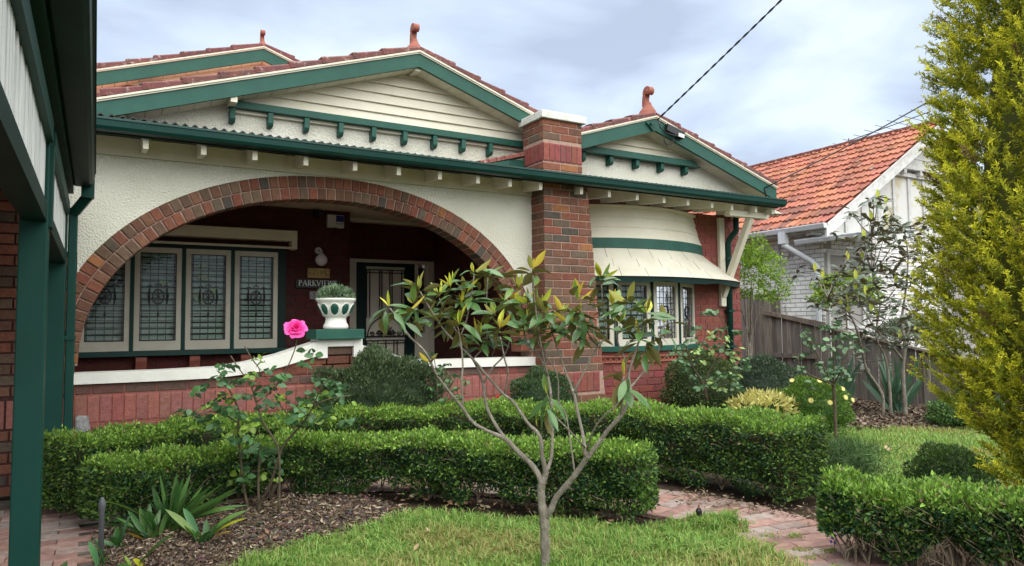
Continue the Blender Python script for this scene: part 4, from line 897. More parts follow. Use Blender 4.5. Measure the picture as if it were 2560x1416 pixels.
for j in range(18):
    m = Matrix.Translation((XRg, YF+0.02+0.42*j, ZRg+0.015)) @ Matrix.Rotation(math.pi/2, 4, 'Z') @ Matrix.Scale(1.28, 4, (1, 0, 0)) @ Matrix.Scale(0.9, 4, (0, 0, 1))
    put(VT, 'ridge_tile', nroof, None, matrix=m, col=(1.25, 1.2, 1.2))
# gable: barge, panels, battens
gp_ = part('front_gable', nb)
zt = lambda x: ZE+(x-XE)*math.tan(sl)
MB().prism_y([(XE-0.02, zt(XE)-0.27), (XRg, zt(XRg)-0.27), (XRg, zt(XRg)-0.03), (XE-0.02, zt(XE)-0.03)], YF-0.02, YF+0.02).build('bargeboard', M['nb_trim'], gp_)
MB().prism_y([(XE, zt(XE)-0.045), (XRg, zt(XRg)-0.045), (XRg, zt(XRg)+0.0), (XE, zt(XE)+0.0)], YF-0.035, YF-0.021).build('barge_trim', M['nb_trim'], gp_)
MB().prism_y([(XE+0.1, 2.95), (2*XRg-XE, 2.95), (XRg, zt(XRg)-0.1), (XE+0.1, zt(XE+0.1)-0.1)], YN+0.02, YN+0.15).build('gable_panel', M['nb_panel'], gp_)
for x in (12.75, 13.30, 13.85, 14.40, 14.95, 15.5):
    MB().box(x-0.045, x+0.045, YN-0.01, YN+0.019, 3.0, min(zt(x)-0.12, 4.35)).build('batten', M['nb_trim'], gp_)
MB().box(13.6, 17, YN-0.06, YN+0.019, 4.36, 4.44).build('gable_beam', M['nb_trim'], gp_)
MB().box(14.0, 17, YN-0.16, YN-0.01, 4.50, 4.58).build('gable_beam', M['nb_trim'], gp_)
for x in (14.0, 14.6, 15.2): MB().box(x-0.05, x+0.05, YN-0.15, YN+0.01, 4.40, 4.499).build('gable_corbel', M['nb_trim'], gp_)
for i in range(5):
    z0 = 4.6+0.18*i; a = XE+(z0+0.15-ZE)/math.tan(sl)
    MB().box(a, 17, YN-0.03-0.003*i, YN+0.015, z0, z0+0.17).build('shingle_course', M['nb_trim'], gp_)
# eaves gutter and lower porch gutter, downpipe
MB().prism_y([(XE-0.02, ZE+0.0), (XE-0.02, ZE-0.10), (XE-0.10, ZE-0.10), (XE-0.13, ZE-0.02), (XE-0.13, ZE+0.0)], YF-0.03, 15).build('gutter', M['gutter_w'], nb, bevel=0.01)
MB().box(XE, XN+0.1, YF+0.05, 15, ZE-0.12, ZE-0.10).build('soffit', M['nb_trim'], nb)
pr_ = part('side_porch', nb)
MB().prism_y([(11.72, 2.885), (11.72, 2.79), (11.64, 2.79), (11.61, 2.86), (11.61, 2.885)], 7.3, 8.98).build('gutter', M['gutter_w'], pr_, bevel=0.01)
MB().add([(11.68, 7.3, 2.86), (13.6, 7.3, 3.02), (13.6, 8.95, 3.02), (11.68, 8.95, 2.86), (11.68, 7.3, 2.89), (13.6, 7.3, 3.05), (13.6, 8.95, 3.05), (11.68, 8.95, 2.89)], [(0,3,2,1),(4,5,6,7),(0,1,5,4),(1,2,6,5),(2,3,7,6),(3,0,4,7)]).build('porch_roof', M['gutter_w'], pr_)
MB().tube([(11.53, 9.15, 3.02), (11.53, 9.15, 2.80), (11.90, 8.80, 2.46), (11.94, 8.72, 2.36), (11.94, 8.72, 0.3)], 0.055, 10).build('downpipe', M['gutter_w'], nb)
MB().box(11.46, 11.60, 9.08, 9.22, 2.82, 3.04).build('rainhead', M['gutter_w'], nb)
MB().tube([(11.96, 9.62, 2.95), (11.96, 9.62, 0.5)], 0.025, 8).build('conduit', M['nb_trim'], nb)
nwin = MB().box(12.08, 12.16, YN-0.03, YN+0.06, 1.22, 2.66).box(13.14, 13.22, YN-0.03, YN+0.06, 1.22, 2.66).box(12.16, 13.14, YN-0.03, YN+0.06, 2.58, 2.66).box(12.06, 13.24, YN-0.06, YN+0.06, 1.16, 1.219).build('window', M['nb_trim'], nb)
MB().box(12.16, 13.14, YN+0.035, YN+0.045, 1.22, 2.58).build('pane', M['blind'], nwin)
for k in range(18): MB().box(12.17, 12.62, YN+0.018, YN+0.034, 1.25+0.05*k, 1.285+0.05*k).build('shutter_slat', M['white'], nwin)
MB().box(12.63, 12.69, YN-0.01, YN+0.034, 1.22, 2.58).build('mullion', M['nb_trim'], nwin)
# TV antenna on the ridge
an = empty('tv_antenna', (15.6, 9.7, 5.5), 'thin metal television antenna behind the orange roof ridge', 'antenna')
MB().tube([(15.9, 10.6, 4.9), (15.9, 10.6, 5.80)], 0.016, 6).build('mast', M['grey'], an)
MB().tube([(15.9, 11.4, 5.66), (15.9, 8.6, 5.94)], 0.011, 6).build('boom', M['grey'], an)
for i in range(9):
    y = 11.2-0.31*i; L = 0.16+0.05*i; z = 5.68+0.031*i; MB().tube([(15.9-L, y, z), (15.9+L, y, z)], 0.007, 5).build('element', M['grey'], an)
# ------------------------------------------------------------------ paling fence
fn = empty('paling_fence', (10.8, 7.5, 0), 'weathered grey timber paling fence between the two gardens', 'fence')
XF = 10.8
def ftop(y): return 0.80+(y-5.9)*0.212
y = 4.2; k = 0
while y < 9.9:
    wv = 0.095+random.uniform(-.01, .01); tall = y > 8.60
    zt_ = (1.86+random.uniform(-.05, .06) if tall else ftop(y)); zb_ = random.uniform(0.0, 0.04); dx = 0.012*(k % 2)+random.uniform(-.003, .003); lean = random.uniform(-.006, .006)
    c = random.uniform(0.75, 1.35); wm = random.uniform(0.94, 1.04)
    o = MB().add([(XF+dx, y, zb_), (XF+0.016+dx, y, zb_), (XF+0.016+dx, y+wv, zb_), (XF+dx, y+wv, zb_), (XF+dx, y+lean, zt_), (XF+0.016+dx, y+lean, zt_), (XF+0.016+dx, y+wv+lean, zt_+0.01), (XF+dx, y+wv+lean, zt_+0.01)], [(0,3,2,1),(4,5,6,7),(0,1,5,4),(1,2,6,5),(2,3,7,6),(3,0,4,7)]).build('paling', M['wood_grey'], fn)
    o.color = (c, c*0.98, c*wm*0.95, 1); y += wv+random.uniform(0.002, 0.012); k += 1
for (ya, yb_, off) in ((4.2, 9.0, -0.02), ):
    o = MB().bar((XF-0.01, ya, ftop(ya)+0.015), (XF-0.01, yb_, ftop(yb_)+0.015), 0.07, 0.035).build('capping_rail', M['wood_grey'], fn); o.color = (1.5, 1.4, 1.3, 1)
o = MB().bar((XF-0.03, 7.75, ftop(7.75)+0.06), (XF-0.03, 9.05, ftop(9.05)+0.02), 0.035, 0.07).build('rail', M['wood_grey'], fn); o.color = (1.1, 1.0, .9, 1)
o = MB().box(XF-0.045, XF-0.006, 7.95, 8.85, 0.66, 0.74).build('rail', M['wood_grey'], fn); o.color = (0.9, .85, .8, 1)
for y in (4.6, 7.0, 9.3):
    o = MB().box(XF+0.05, XF+0.13, y, y+0.1, 0, ftop(y)-0.03 if y < 8.5 else 1.7).build('post', M['wood_grey'], fn)
# measured plant skeletons: [x, y, z, radius]
MAG = {'trunk': [[2.089, 3.234, -0.058, 0.027], [2.089, 3.229, 0.018, 0.0255], [2.083, 3.223, 0.158, 0.025], [2.077, 3.218, 0.277, 0.026], [2.063, 3.221, 0.361, 0.022], [2.06, 3.218, 0.433, 0.021], [2.066, 3.212, 0.469, 0.022]], 'R': [[2.084, 3.214, 0.277, 0.02], [2.099, 3.179, 0.33, 0.0175], [2.115, 3.154, 0.392, 0.0165], [2.157, 3.088, 0.481, 0.0165], [2.199, 3.033, 0.573, 0.015], [2.207, 3.003, 0.611, 0.015], [2.238, 2.957, 0.679, 0.012], [2.268, 2.898, 0.764, 0.011], [2.308, 2.847, 0.835, 0.0115], [2.332, 2.829, 0.891, 0.0095], [2.351, 2.824, 0.959, 0.009], [2.351, 2.83, 1.05, 0.0075], [2.381, 2.818, 1.141, 0.006], [2.41, 2.806, 1.233, 0.005], [2.435, 2.796, 1.326, 0.004]], 'R1b': [[2.308, 2.847, 0.835, 0.0075], [2.292, 2.815, 0.918, 0.006], [2.27, 2.802, 0.965, 0.005], [2.273, 2.772, 1.04, 0.004]], 'R1c': [[2.353, 2.822, 0.976, 0.006], [2.444, 2.833, 1.046, 0.005], [2.542, 2.827, 1.142, 0.0045], [2.58, 2.832, 1.254, 0.004]], 'R1d': [[2.351, 2.83, 1.05, 0.005], [2.356, 2.878, 1.14, 0.004], [2.362, 2.929, 1.209, 0.004], [2.362, 2.953, 1.364, 0.004]], 'R2': [[2.201, 3.006, 0.617, 0.011], [2.214, 3.049, 0.726, 0.009], [2.215, 3.098, 0.851, 0.0085], [2.215, 3.127, 0.932, 0.0085], [2.199, 3.186, 1.062, 0.006], [2.171, 3.217, 1.184, 0.005], [2.159, 3.242, 1.258, 0.004]], 'R2b': [[2.215, 3.127, 0.932, 0.0075], [2.287, 3.11, 1.062, 0.006], [2.367, 3.102, 1.182, 0.0055], [2.416, 3.092, 1.243, 0.005], [2.409, 3.109, 1.392, 0.004], [2.399, 3.107, 1.516, 0.0035]], 'R2c': [[2.367, 3.102, 1.182, 0.0045], [2.277, 3.091, 1.269, 0.004], [2.237, 3.084, 1.379, 0.004]], 'R3': [[2.206, 3.001, 0.652, 0.0055], [2.168, 2.899, 0.76, 0.0045], [2.178, 2.818, 0.847, 0.004], [2.209, 2.749, 0.907, 0.0035], [2.217, 2.74, 0.962, 0.003]], 'R4': [[2.201, 3.014, 0.662, 0.005], [2.07, 2.957, 0.762, 0.0042], [1.965, 2.92, 0.841, 0.004], [1.917, 2.898, 0.901, 0.0038], [1.885, 2.878, 0.959, 0.0035]], 'T5': [[2.17, 3.065, 0.53, 0.0055], [2.176, 3.109, 0.687, 0.0045], [2.192, 3.171, 0.821, 0.0042], [2.188, 3.228, 0.877, 0.004], [2.185, 3.242, 1.036, 0.004], [2.112, 3.309, 1.196, 0.0035], [2.109, 3.299, 1.371, 0.0035]], 'L': [[2.066, 3.213, 0.457, 0.018], [2.035, 3.248, 0.538, 0.016], [1.971, 3.304, 0.619, 0.0145], [1.922, 3.351, 0.683, 0.0135], [1.818, 3.374, 0.737, 0.0095], [1.74, 3.382, 0.785, 0.0095], [1.679, 3.378, 0.861, 0.0085], [1.607, 3.379, 0.947, 0.0078], [1.527, 3.373, 1.045, 0.007], [1.458, 3.359, 1.164, 0.006], [1.372, 3.358, 1.246, 0.0055], [1.301, 3.346, 1.338, 0.005], [1.257, 3.334, 1.388, 0.004]], 'L1b': [[1.679, 3.378, 0.861, 0.006], [1.675, 3.382, 1.002, 0.0055], [1.687, 3.392, 1.097, 0.005], [1.683, 3.409, 1.216, 0.0045], [1.67, 3.422, 1.301, 0.004]], 'L1c': [[1.517, 3.378, 1.063, 0.004], [1.493, 3.365, 1.116, 0.0035]], 'L2': [[1.922, 3.351, 0.683, 0.0105], [1.893, 3.41, 0.757, 0.0095], [1.868, 3.465, 0.852, 0.009], [1.868, 3.503, 0.973, 0.009], [1.848, 3.532, 1.06, 0.006], [1.812, 3.57, 1.148, 0.005], [1.729, 3.63, 1.327, 0.0045], [1.68, 3.673, 1.456, 0.004]], 'L2b': [[1.871, 3.501, 0.979, 0.006], [1.919, 3.49, 1.059, 0.005], [1.987, 3.468, 1.133, 0.0045], [2.013, 3.446, 1.234, 0.004], [2.015, 3.436, 1.361, 0.004]], 'C': [[2.066, 3.212, 0.463, 0.018], [2.079, 3.201, 0.517, 0.0155], [2.061, 3.206, 0.601, 0.0115], [2.047, 3.206, 0.709, 0.0105], [2.01, 3.27, 0.776, 0.0085], [1.965, 3.336, 0.881, 0.008], [1.921, 3.381, 0.929, 0.0075], [1.854, 3.437, 1.027, 0.007], [1.788, 3.47, 1.114, 0.0065], [1.712, 3.509, 1.202, 0.006], [1.638, 3.524, 1.277, 0.005], [1.552, 3.542, 1.412, 0.0045], [1.506, 3.541, 1.485, 0.004]], 'Cb': [[1.932, 3.376, 0.923, 0.0055], [1.92, 3.316, 1.043, 0.0048], [1.888, 3.295, 1.117, 0.0045], [1.855, 3.283, 1.238, 0.004]], 'C2': [[2.081, 3.199, 0.517, 0.011], [2.126, 3.213, 0.605, 0.009], [2.157, 3.25, 0.828, 0.0085], [2.156, 3.284, 1.01, 0.0075], [2.13, 3.338, 1.133, 0.006], [2.079, 3.386, 1.208, 0.005], [2.07, 3.404, 1.36, 0.0045], [2.051, 3.406, 1.487, 0.004]], 'C3': [[2.156, 3.284, 1.01, 0.005], [2.096, 3.26, 1.198, 0.0045], [2.054, 3.247, 1.407, 0.004], [2.041, 3.244, 1.566, 0.0035]], 'C4': [[1.712, 3.509, 1.202, 0.004], [1.77, 3.513, 1.325, 0.004], [1.798, 3.51, 1.463, 0.004], [1.821, 3.512, 1.577, 0.0035]], 'C5': [[1.788, 3.47, 1.114, 0.004], [1.888, 3.498, 1.211, 0.004], [1.912, 3.538, 1.427, 0.0035], [1.925, 3.545, 1.569, 0.003]]}
MAGC = [[1.255, 3.335, 1.396, 0], [1.503, 3.543, 1.491, 1], [1.679, 3.673, 1.466, 1], [1.708, 3.583, 1.516, 2], [1.77, 3.526, 1.47, 1], [1.818, 3.513, 1.593, 1], [1.924, 3.544, 1.576, 1], [1.745, 3.62, 1.326, 1], [1.68, 3.416, 1.301, 2], [1.878, 3.499, 1.274, 1], [1.852, 3.282, 1.28, 2], [2.012, 3.434, 1.418, 3], [2.093, 3.386, 1.417, 2], [2.048, 3.407, 1.507, 1], [2.041, 3.242, 1.602, 2], [2.114, 3.294, 1.396, 1], [2.159, 3.241, 1.277, 2], [2.077, 3.379, 1.322, 1], [2.225, 3.087, 1.427, 3], [2.243, 3.082, 1.354, 0], [2.398, 3.105, 1.554, 3], [2.356, 2.954, 1.394, 1], [2.376, 2.849, 1.408, 2], [2.442, 2.79, 1.349, 3], [2.59, 2.824, 1.296, 1], [1.885, 2.878, 0.959, 0], [2.273, 2.772, 1.04, 0], [2.411, 2.807, 1.21, 0], [1.88, 3.376, 1.36, 1], [2.199, 3.189, 1.356, 1], [1.488, 3.369, 1.105, 4], [2.036, 3.21, 0.757, 5], [1.452, 3.507, 1.417, 1], [1.554, 3.546, 1.339, 6], [1.366, 3.388, 1.361, 6], [1.846, 3.498, 1.224, 1], [2.03, 3.413, 1.234, 6], [2.085, 3.335, 1.222, 6], [2.203, 3.132, 1.295, 1], [2.306, 3.11, 1.245, 6], [2.37, 2.918, 1.304, 1], [2.391, 2.827, 1.257, 6], [2.518, 2.824, 1.231, 6], [1.746, 3.521, 1.413, 1], [2.125, 3.255, 1.358, 1]]
ROSE = {'a': [[0.947, 5.285, 0.006, 0.01], [0.939, 5.285, 0.077, 0.0095], [0.918, 5.312, 0.196, 0.009], [0.899, 5.331, 0.419, 0.0085], [0.884, 5.34, 0.594, 0.0075], [0.889, 5.34, 0.706, 0.0065], [0.826, 5.333, 0.855, 0.005], [0.756, 5.331, 0.971, 0.004]], 'a2': [[0.889, 5.334, 0.625, 0.005], [0.781, 5.277, 0.7, 0.0045], [0.665, 5.261, 0.73, 0.004], [0.554, 5.237, 0.691, 0.003]], 'b': [[1.007, 5.273, -0.0, 0.012], [1.014, 5.264, 0.072, 0.011], [1.014, 5.289, 0.22, 0.009], [1.023, 5.285, 0.373, 0.0085], [1.023, 5.281, 0.425, 0.007]], 'c': [[1.007, 5.249, 0.01, 0.014], [1.025, 5.233, 0.087, 0.011], [1.059, 5.172, 0.175, 0.0105], [1.087, 5.124, 0.291, 0.01], [1.115, 5.076, 0.426, 0.01], [1.146, 5.04, 0.508, 0.0085], [1.2, 4.979, 0.591, 0.008], [1.243, 4.914, 0.664, 0.0065], [1.287, 4.859, 0.756, 0.005], [1.349, 4.76, 0.81, 0.0045], [1.472, 4.639, 0.842, 0.0035]], 'd': [[1.111, 5.078, 0.426, 0.008], [1.064, 5.12, 0.555, 0.0085], [1.02, 5.198, 0.65, 0.007], [0.986, 5.233, 0.772, 0.0068], [0.961, 5.264, 0.873, 0.0065], [0.916, 5.296, 0.956, 0.005], [0.87, 5.318, 1.029, 0.0045], [0.828, 5.338, 1.102, 0.0045]], 'e': [[0.986, 5.232, 0.777, 0.0055], [1.06, 5.208, 0.831, 0.005], [1.131, 5.171, 0.922, 0.005], [1.185, 5.144, 1.035, 0.0045], [1.219, 5.117, 1.138, 0.004], [1.231, 5.105, 1.211, 0.0035]], 'f': [[0.961, 5.264, 0.873, 0.0045], [1.011, 5.249, 0.985, 0.004], [0.96, 5.273, 1.079, 0.004], [0.913, 5.294, 1.168, 0.0042]], 'g': [[1.243, 4.914, 0.664, 0.006], [1.182, 4.988, 0.611, 0.0055], [1.177, 4.988, 0.661, 0.005], [1.119, 5.017, 0.742, 0.0045], [1.06, 5.021, 0.845, 0.0035]], 'h': [[1.279, 4.864, 0.746, 0.0045], [1.314, 4.776, 0.889, 0.004], [1.366, 4.717, 0.968, 0.003]]}
ROSEC = [[0.741, 5.203, 0.77], [0.697, 5.365, 0.748], [0.584, 5.357, 0.716], [0.675, 5.41, 0.674], [0.813, 5.321, 0.928], [0.855, 5.048, 0.943], [0.79, 5.055, 1.053], [0.961, 5.325, 0.962], [0.988, 5.053, 0.966], [1.02, 5.021, 1.006], [1.129, 5.301, 0.882], [1.127, 5.064, 0.969], [1.013, 5.287, 1.066], [0.894, 5.214, 0.84], [0.843, 5.317, 0.814], [1.103, 4.947, 0.839], [1.201, 5.113, 0.697], [1.312, 5.148, 0.737], [1.338, 4.975, 0.813], [1.457, 4.994, 0.917], [1.415, 4.994, 0.827], [1.418, 4.724, 0.828], [1.569, 4.945, 0.77], [1.494, 4.908, 0.88], [0.858, 5.166, 0.716], [0.788, 5.084, 0.768], [0.917, 5.389, 0.585], [0.856, 5.255, 0.535], [0.921, 5.34, 0.323], [1.002, 5.356, 0.426], [1.071, 5.243, 0.42], [1.082, 5.34, 0.249], [0.901, 5.214, 0.252], [0.588, 5.553, 0.603], [0.73, 5.312, 0.599], [0.823, 5.48, 0.519], [1.124, 5.267, 0.676], [1.153, 4.905, 0.672], [1.206, 4.888, 0.719], [1.353, 4.841, 0.664], [1.615, 5.019, 0.635], [1.27, 4.954, 1.141], [1.259, 5.05, 1.051], [0.949, 5.125, 0.524], [1.09, 5.143, 0.378], [0.757, 5.254, 0.845], [0.997, 5.094, 0.883], [1.071, 5.162, 0.772], [0.945, 5.259, 0.425], [1.353, 5.145, 0.651], [1.437, 4.995, 0.692], [0.759, 5.485, 0.952], [0.665, 5.512, 0.892], [1.34, 5.18, 0.817], [1.378, 5.009, 0.92], [0.911, 5.079, 0.632], [1.021, 5.342, 0.354], [0.912, 5.459, 0.253]]
ROSEF = [1.226, 5.102, 1.292]
STRAP = [([0.426, 5.001, 0.01], [([0.466, 5.01, 0.385], 1), ([0.467, 4.918, 0.359], 2), ([0.573, 4.889, 0.38], 1), ([0.542, 4.84, 0.337], 1), ([0.335, 5.128, 0.302], 2), ([0.324, 4.95, 0.275], 2), ([0.792, 4.766, 0.3], 1), ([0.717, 4.927, 0.293], 1), ([0.713, 4.757, 0.257], 1), ([0.022, 5.223, 0.232], 3), ([0.538, 5.033, 0.274], 1), ([0.789, 4.777, 0.167], 1), ([0.281, 4.981, 0.193], 2)]), ([0.329, 4.86, 0.01], [([0.096, 4.931, 0.124], 3), ([0.176, 4.851, 0.095], 5), ([0.19, 4.964, 0.203], 2), ([0.297, 4.936, 0.194], 2), ([0.344, 4.899, 0.162], 2), ([0.37, 4.826, 0.148], 2), ([0.264, 4.884, 0.216], 2), ([0.258, 5.005, 0.205], 1), ([0.164, 5.066, 0.116], 2)]), ([0.57, 4.656, 0.01], [([0.381, 4.752, 0.225], 3), ([0.433, 4.784, 0.165], 1), ([0.8, 4.463, 0.178], 4), ([0.826, 4.609, 0.188], 1), ([0.715, 4.47, 0.114], 5), ([0.602, 4.685, 0.153], 2), ([0.509, 4.614, 0.124], 2), ([0.651, 4.671, 0.116], 1), ([0.484, 4.809, 0.209], 6), ([0.608, 4.533, 0.115], 2)]), ([0.152, 4.76, 0.01], [([0.208, 4.77, 0.232], 6), ([0.093, 4.729, 0.116], 2), ([0.134, 4.819, 0.145], 2)]), ([0.05, 4.491, 0.01], [([0.005, 4.505, 0.197], 6), ([-0.008, 4.479, 0.17], 6), ([0.064, 4.51, 0.127], 3), ([0.096, 4.517, 0.078], 3)]), ([0.229, 4.378, 0.01], [([0.404, 4.262, 0.197], 3), ([0.153, 4.37, 0.096], 3), ([0.196, 4.322, 0.084], 4)]), ([-0.106, 4.589, 0.01], [([-0.103, 4.584, 0.055], 6), ([-0.117, 4.593, 0.04], 6)])]
TREE2C = [[8.825, 6.423, 1.497], [8.644, 6.131, 1.625], [8.699, 6.258, 1.742], [8.436, 5.834, 1.664], [8.97, 6.228, 1.857], [8.904, 5.974, 1.759], [8.726, 5.733, 1.903], [8.593, 5.573, 1.629], [9.118, 6.188, 1.548], [9.197, 6.311, 1.381], [8.579, 5.56, 2.356], [9.15, 6.056, 2.3], [8.993, 5.681, 2.499], [8.774, 5.524, 2.257], [9.018, 5.525, 2.589], [9.598, 5.746, 2.43], [9.631, 5.862, 2.218], [8.978, 5.26, 2.552], [9.66, 5.528, 2.465], [9.165, 5.176, 2.189], [9.698, 5.645, 2.201], [9.228, 5.488, 1.954], [9.521, 5.948, 2.051], [10.06, 5.751, 1.996], [9.684, 5.437, 1.746], [10.036, 5.809, 1.656], [9.165, 5.514, 1.74], [8.715, 5.509, 1.732], [9.787, 5.511, 1.367], [9.037, 5.296, 1.314], [8.972, 5.519, 1.421], [8.992, 5.759, 1.319], [9.709, 5.589, 1.094], [9.075, 5.436, 1.054], [8.709, 5.416, 2.555], [9.349, 5.987, 2.726], [9.518, 5.254, 2.586], [10.102, 5.669, 2.448], [9.653, 5.95, 1.149], [8.875, 5.804, 1.16], [9.071, 5.793, 1.049], [9.375, 5.65, 1.533], [9.757, 5.493, 2.632]]
TREE2 = {'a': [[9.487, 5.654, 0.178, 0.045], [9.454, 5.643, 0.611, 0.04], [9.47, 5.608, 0.99, 0.035], [9.528, 5.667, 1.315, 0.025], [9.566, 5.615, 1.753, 0.02], [9.581, 5.577, 2.19, 0.015], [9.525, 5.583, 2.574, 0.01]], 'b': [[9.218, 5.803, 0.316, 0.03], [9.023, 5.893, 0.67, 0.028], [8.852, 5.851, 1.053, 0.022], [8.613, 5.849, 1.428, 0.015], [8.336, 5.942, 1.615, 0.01]], 'c': [[9.311, 5.748, 0.315, 0.03], [9.303, 5.779, 0.773, 0.025], [9.226, 5.86, 1.1, 0.02], [9.264, 5.808, 1.537, 0.015], [9.16, 5.839, 1.976, 0.012], [9.15, 5.811, 2.469, 0.008]], 'd': [[9.451, 5.634, 0.774, 0.025], [9.2, 5.65, 0.995, 0.02], [9.034, 5.735, 1.185, 0.015], [8.748, 5.763, 1.533, 0.01]], 'e': [[9.469, 5.605, 1.044, 0.02], [9.692, 5.564, 1.423, 0.014], [9.753, 5.498, 1.86, 0.01], [9.719, 5.484, 2.352, 0.008]]}
ROSE2 = {'a': [[6.328, 4.48, 0.331, 0.018], [6.311, 4.469, 0.627, 0.018], [6.303, 4.47, 0.686, 0.02]], 'b': [[6.303, 4.47, 0.678, 0.01], [6.266, 4.539, 0.842, 0.008], [6.22, 4.59, 1.0, 0.006], [6.172, 4.632, 1.14, 0.004]], 'c': [[6.303, 4.47, 0.678, 0.009], [6.305, 4.453, 0.923, 0.007], [6.301, 4.442, 1.12, 0.005], [6.287, 4.439, 1.278, 0.004]], 'd': [[6.31, 4.466, 0.678, 0.009], [6.329, 4.385, 0.846, 0.007], [6.367, 4.341, 1.003, 0.005], [6.416, 4.304, 1.12, 0.004]], 'e': [[6.303, 4.47, 0.678, 0.009], [6.067, 4.488, 0.755, 0.007], [5.913, 4.548, 0.855, 0.005], [5.894, 4.551, 0.972, 0.004]]}
ROSE2C = [[6.112, 4.597, 1.122], [6.064, 4.604, 1.182], [6.156, 4.586, 1.062], [6.378, 4.622, 0.813], [6.172, 4.538, 0.865], [6.282, 4.442, 0.806], [6.44, 4.488, 0.738], [6.297, 4.343, 0.811], [6.226, 4.383, 1.259], [6.417, 4.585, 1.278], [6.357, 4.41, 1.238], [6.438, 4.385, 1.099], [6.292, 4.223, 1.066], [6.357, 4.375, 1.042], [6.333, 4.472, 0.941], [6.078, 4.349, 1.126], [6.47, 4.422, 0.74], [6.34, 4.51, 0.682], [5.866, 4.512, 0.84], [6.041, 4.666, 0.944], [6.111, 4.57, 0.65], [6.52, 4.395, 1.137], [6.187, 4.464, 0.77], [6.398, 4.499, 0.858], [6.42, 4.479, 1.158], [6.097, 4.344, 1.049]]
ROSE3 = {'a': [[5.456, 5.329, 0.508, 0.016], [5.406, 5.346, 0.694, 0.014], [5.277, 5.352, 0.863, 0.01], [5.183, 5.333, 1.09, 0.007], [5.196, 5.309, 1.333, 0.004]], 'b': [[5.456, 5.329, 0.508, 0.014], [5.478, 5.36, 0.71, 0.011], [5.563, 5.296, 0.917, 0.008], [5.666, 5.219, 1.164, 0.006], [5.59, 5.249, 1.372, 0.004], [5.516, 5.287, 1.456, 0.003]], 'c': [[5.563, 5.296, 0.917, 0.007], [5.779, 5.219, 1.037, 0.005], [5.848, 5.167, 1.203, 0.003]], 'd': [[5.277, 5.352, 0.863, 0.006], [5.34, 5.238, 1.129, 0.005], [5.353, 5.214, 1.372, 0.003]]}
ROSE3C = [[5.114, 5.232, 1.133], [5.284, 5.496, 1.043], [5.474, 5.539, 1.207], [5.255, 5.268, 1.009], [5.399, 5.297, 1.086], [5.52, 5.3, 1.166], [5.317, 5.278, 0.925], [5.402, 5.248, 1.005], [5.487, 5.165, 1.046], [5.578, 5.139, 1.125], [5.735, 5.173, 1.205], [5.658, 5.057, 1.044], [5.619, 5.13, 0.961], [5.882, 5.209, 0.909], [5.037, 5.271, 0.935], [5.304, 5.439, 0.796], [5.474, 5.439, 0.747], [5.456, 5.198, 0.802], [5.528, 5.105, 0.804], [5.862, 5.251, 0.74], [5.397, 5.2, 0.684], [5.239, 5.265, 0.647], [5.543, 5.232, 0.633], [5.518, 5.345, 1.416], [5.348, 5.102, 1.37], [5.522, 5.136, 1.248], [5.109, 5.402, 1.009], [5.945, 5.214, 0.823], [5.685, 5.147, 0.673], [5.388, 5.551, 0.871]]
ROSE4 = {'a': [[2.895, 6.368, 0.539, 0.007], [2.88, 6.361, 0.773, 0.006], [2.852, 6.362, 1.007, 0.004]], 'b': [[2.946, 6.339, 0.539, 0.006], [3.009, 6.288, 0.732, 0.005], [3.074, 6.242, 0.848, 0.003]]}
ROSE4C = [[2.709, 6.275, 0.976], [2.777, 6.289, 1.03], [2.903, 6.334, 0.89], [2.999, 6.357, 0.924], [3.012, 6.205, 0.814], [2.885, 6.206, 0.744], [2.939, 6.143, 0.67], [2.859, 6.334, 0.66], [3.015, 6.126, 0.629], [3.129, 6.267, 0.728], [2.831, 6.461, 0.613], [2.883, 6.203, 0.593], [3.011, 6.162, 0.588]]
POS = {'shrubA': [2.237, 6.51, 0.738], 'shrubB': [4.039, 6.157, 0.587], 'shrubC': [5.773, 5.83, 0.645], 'shrubD': [6.997, 5.928, 0.579], 'yellow': [5.746, 4.924, 0.545], 'daisy': [6.335, 4.813, 0.498], 'fennel': [5.181, 3.529, 0.302], 'shrubE': [5.157, 2.731, 0.281], 'irisA': [7.527, 4.931, 0.414], 'irisB': [7.878, 4.726, 0.387], 'cover': [7.491, 4.134, 0.484], 'bright': [9.224, 7.883, 2.121], 'bright2': [10.803, 7.418, 2.135], 'greybush': [11.997, 6.902, 1.113], 'redrose': [3.398, 6.069, 0.592], 'con': [4.68, 1.896, 1.298], 'spike1': [3.403, 3.432, 0.023], 'spike2': [-0.058, 6.18, -0.186], 'lav': [[3.735, 2.424, 0.01], [3.763, 2.405, 0.042], [3.715, 2.433, 0.049], [3.945, 2.302, -0.015], [3.536, 2.542, 0.001], [3.783, 2.397, -0.009]]}
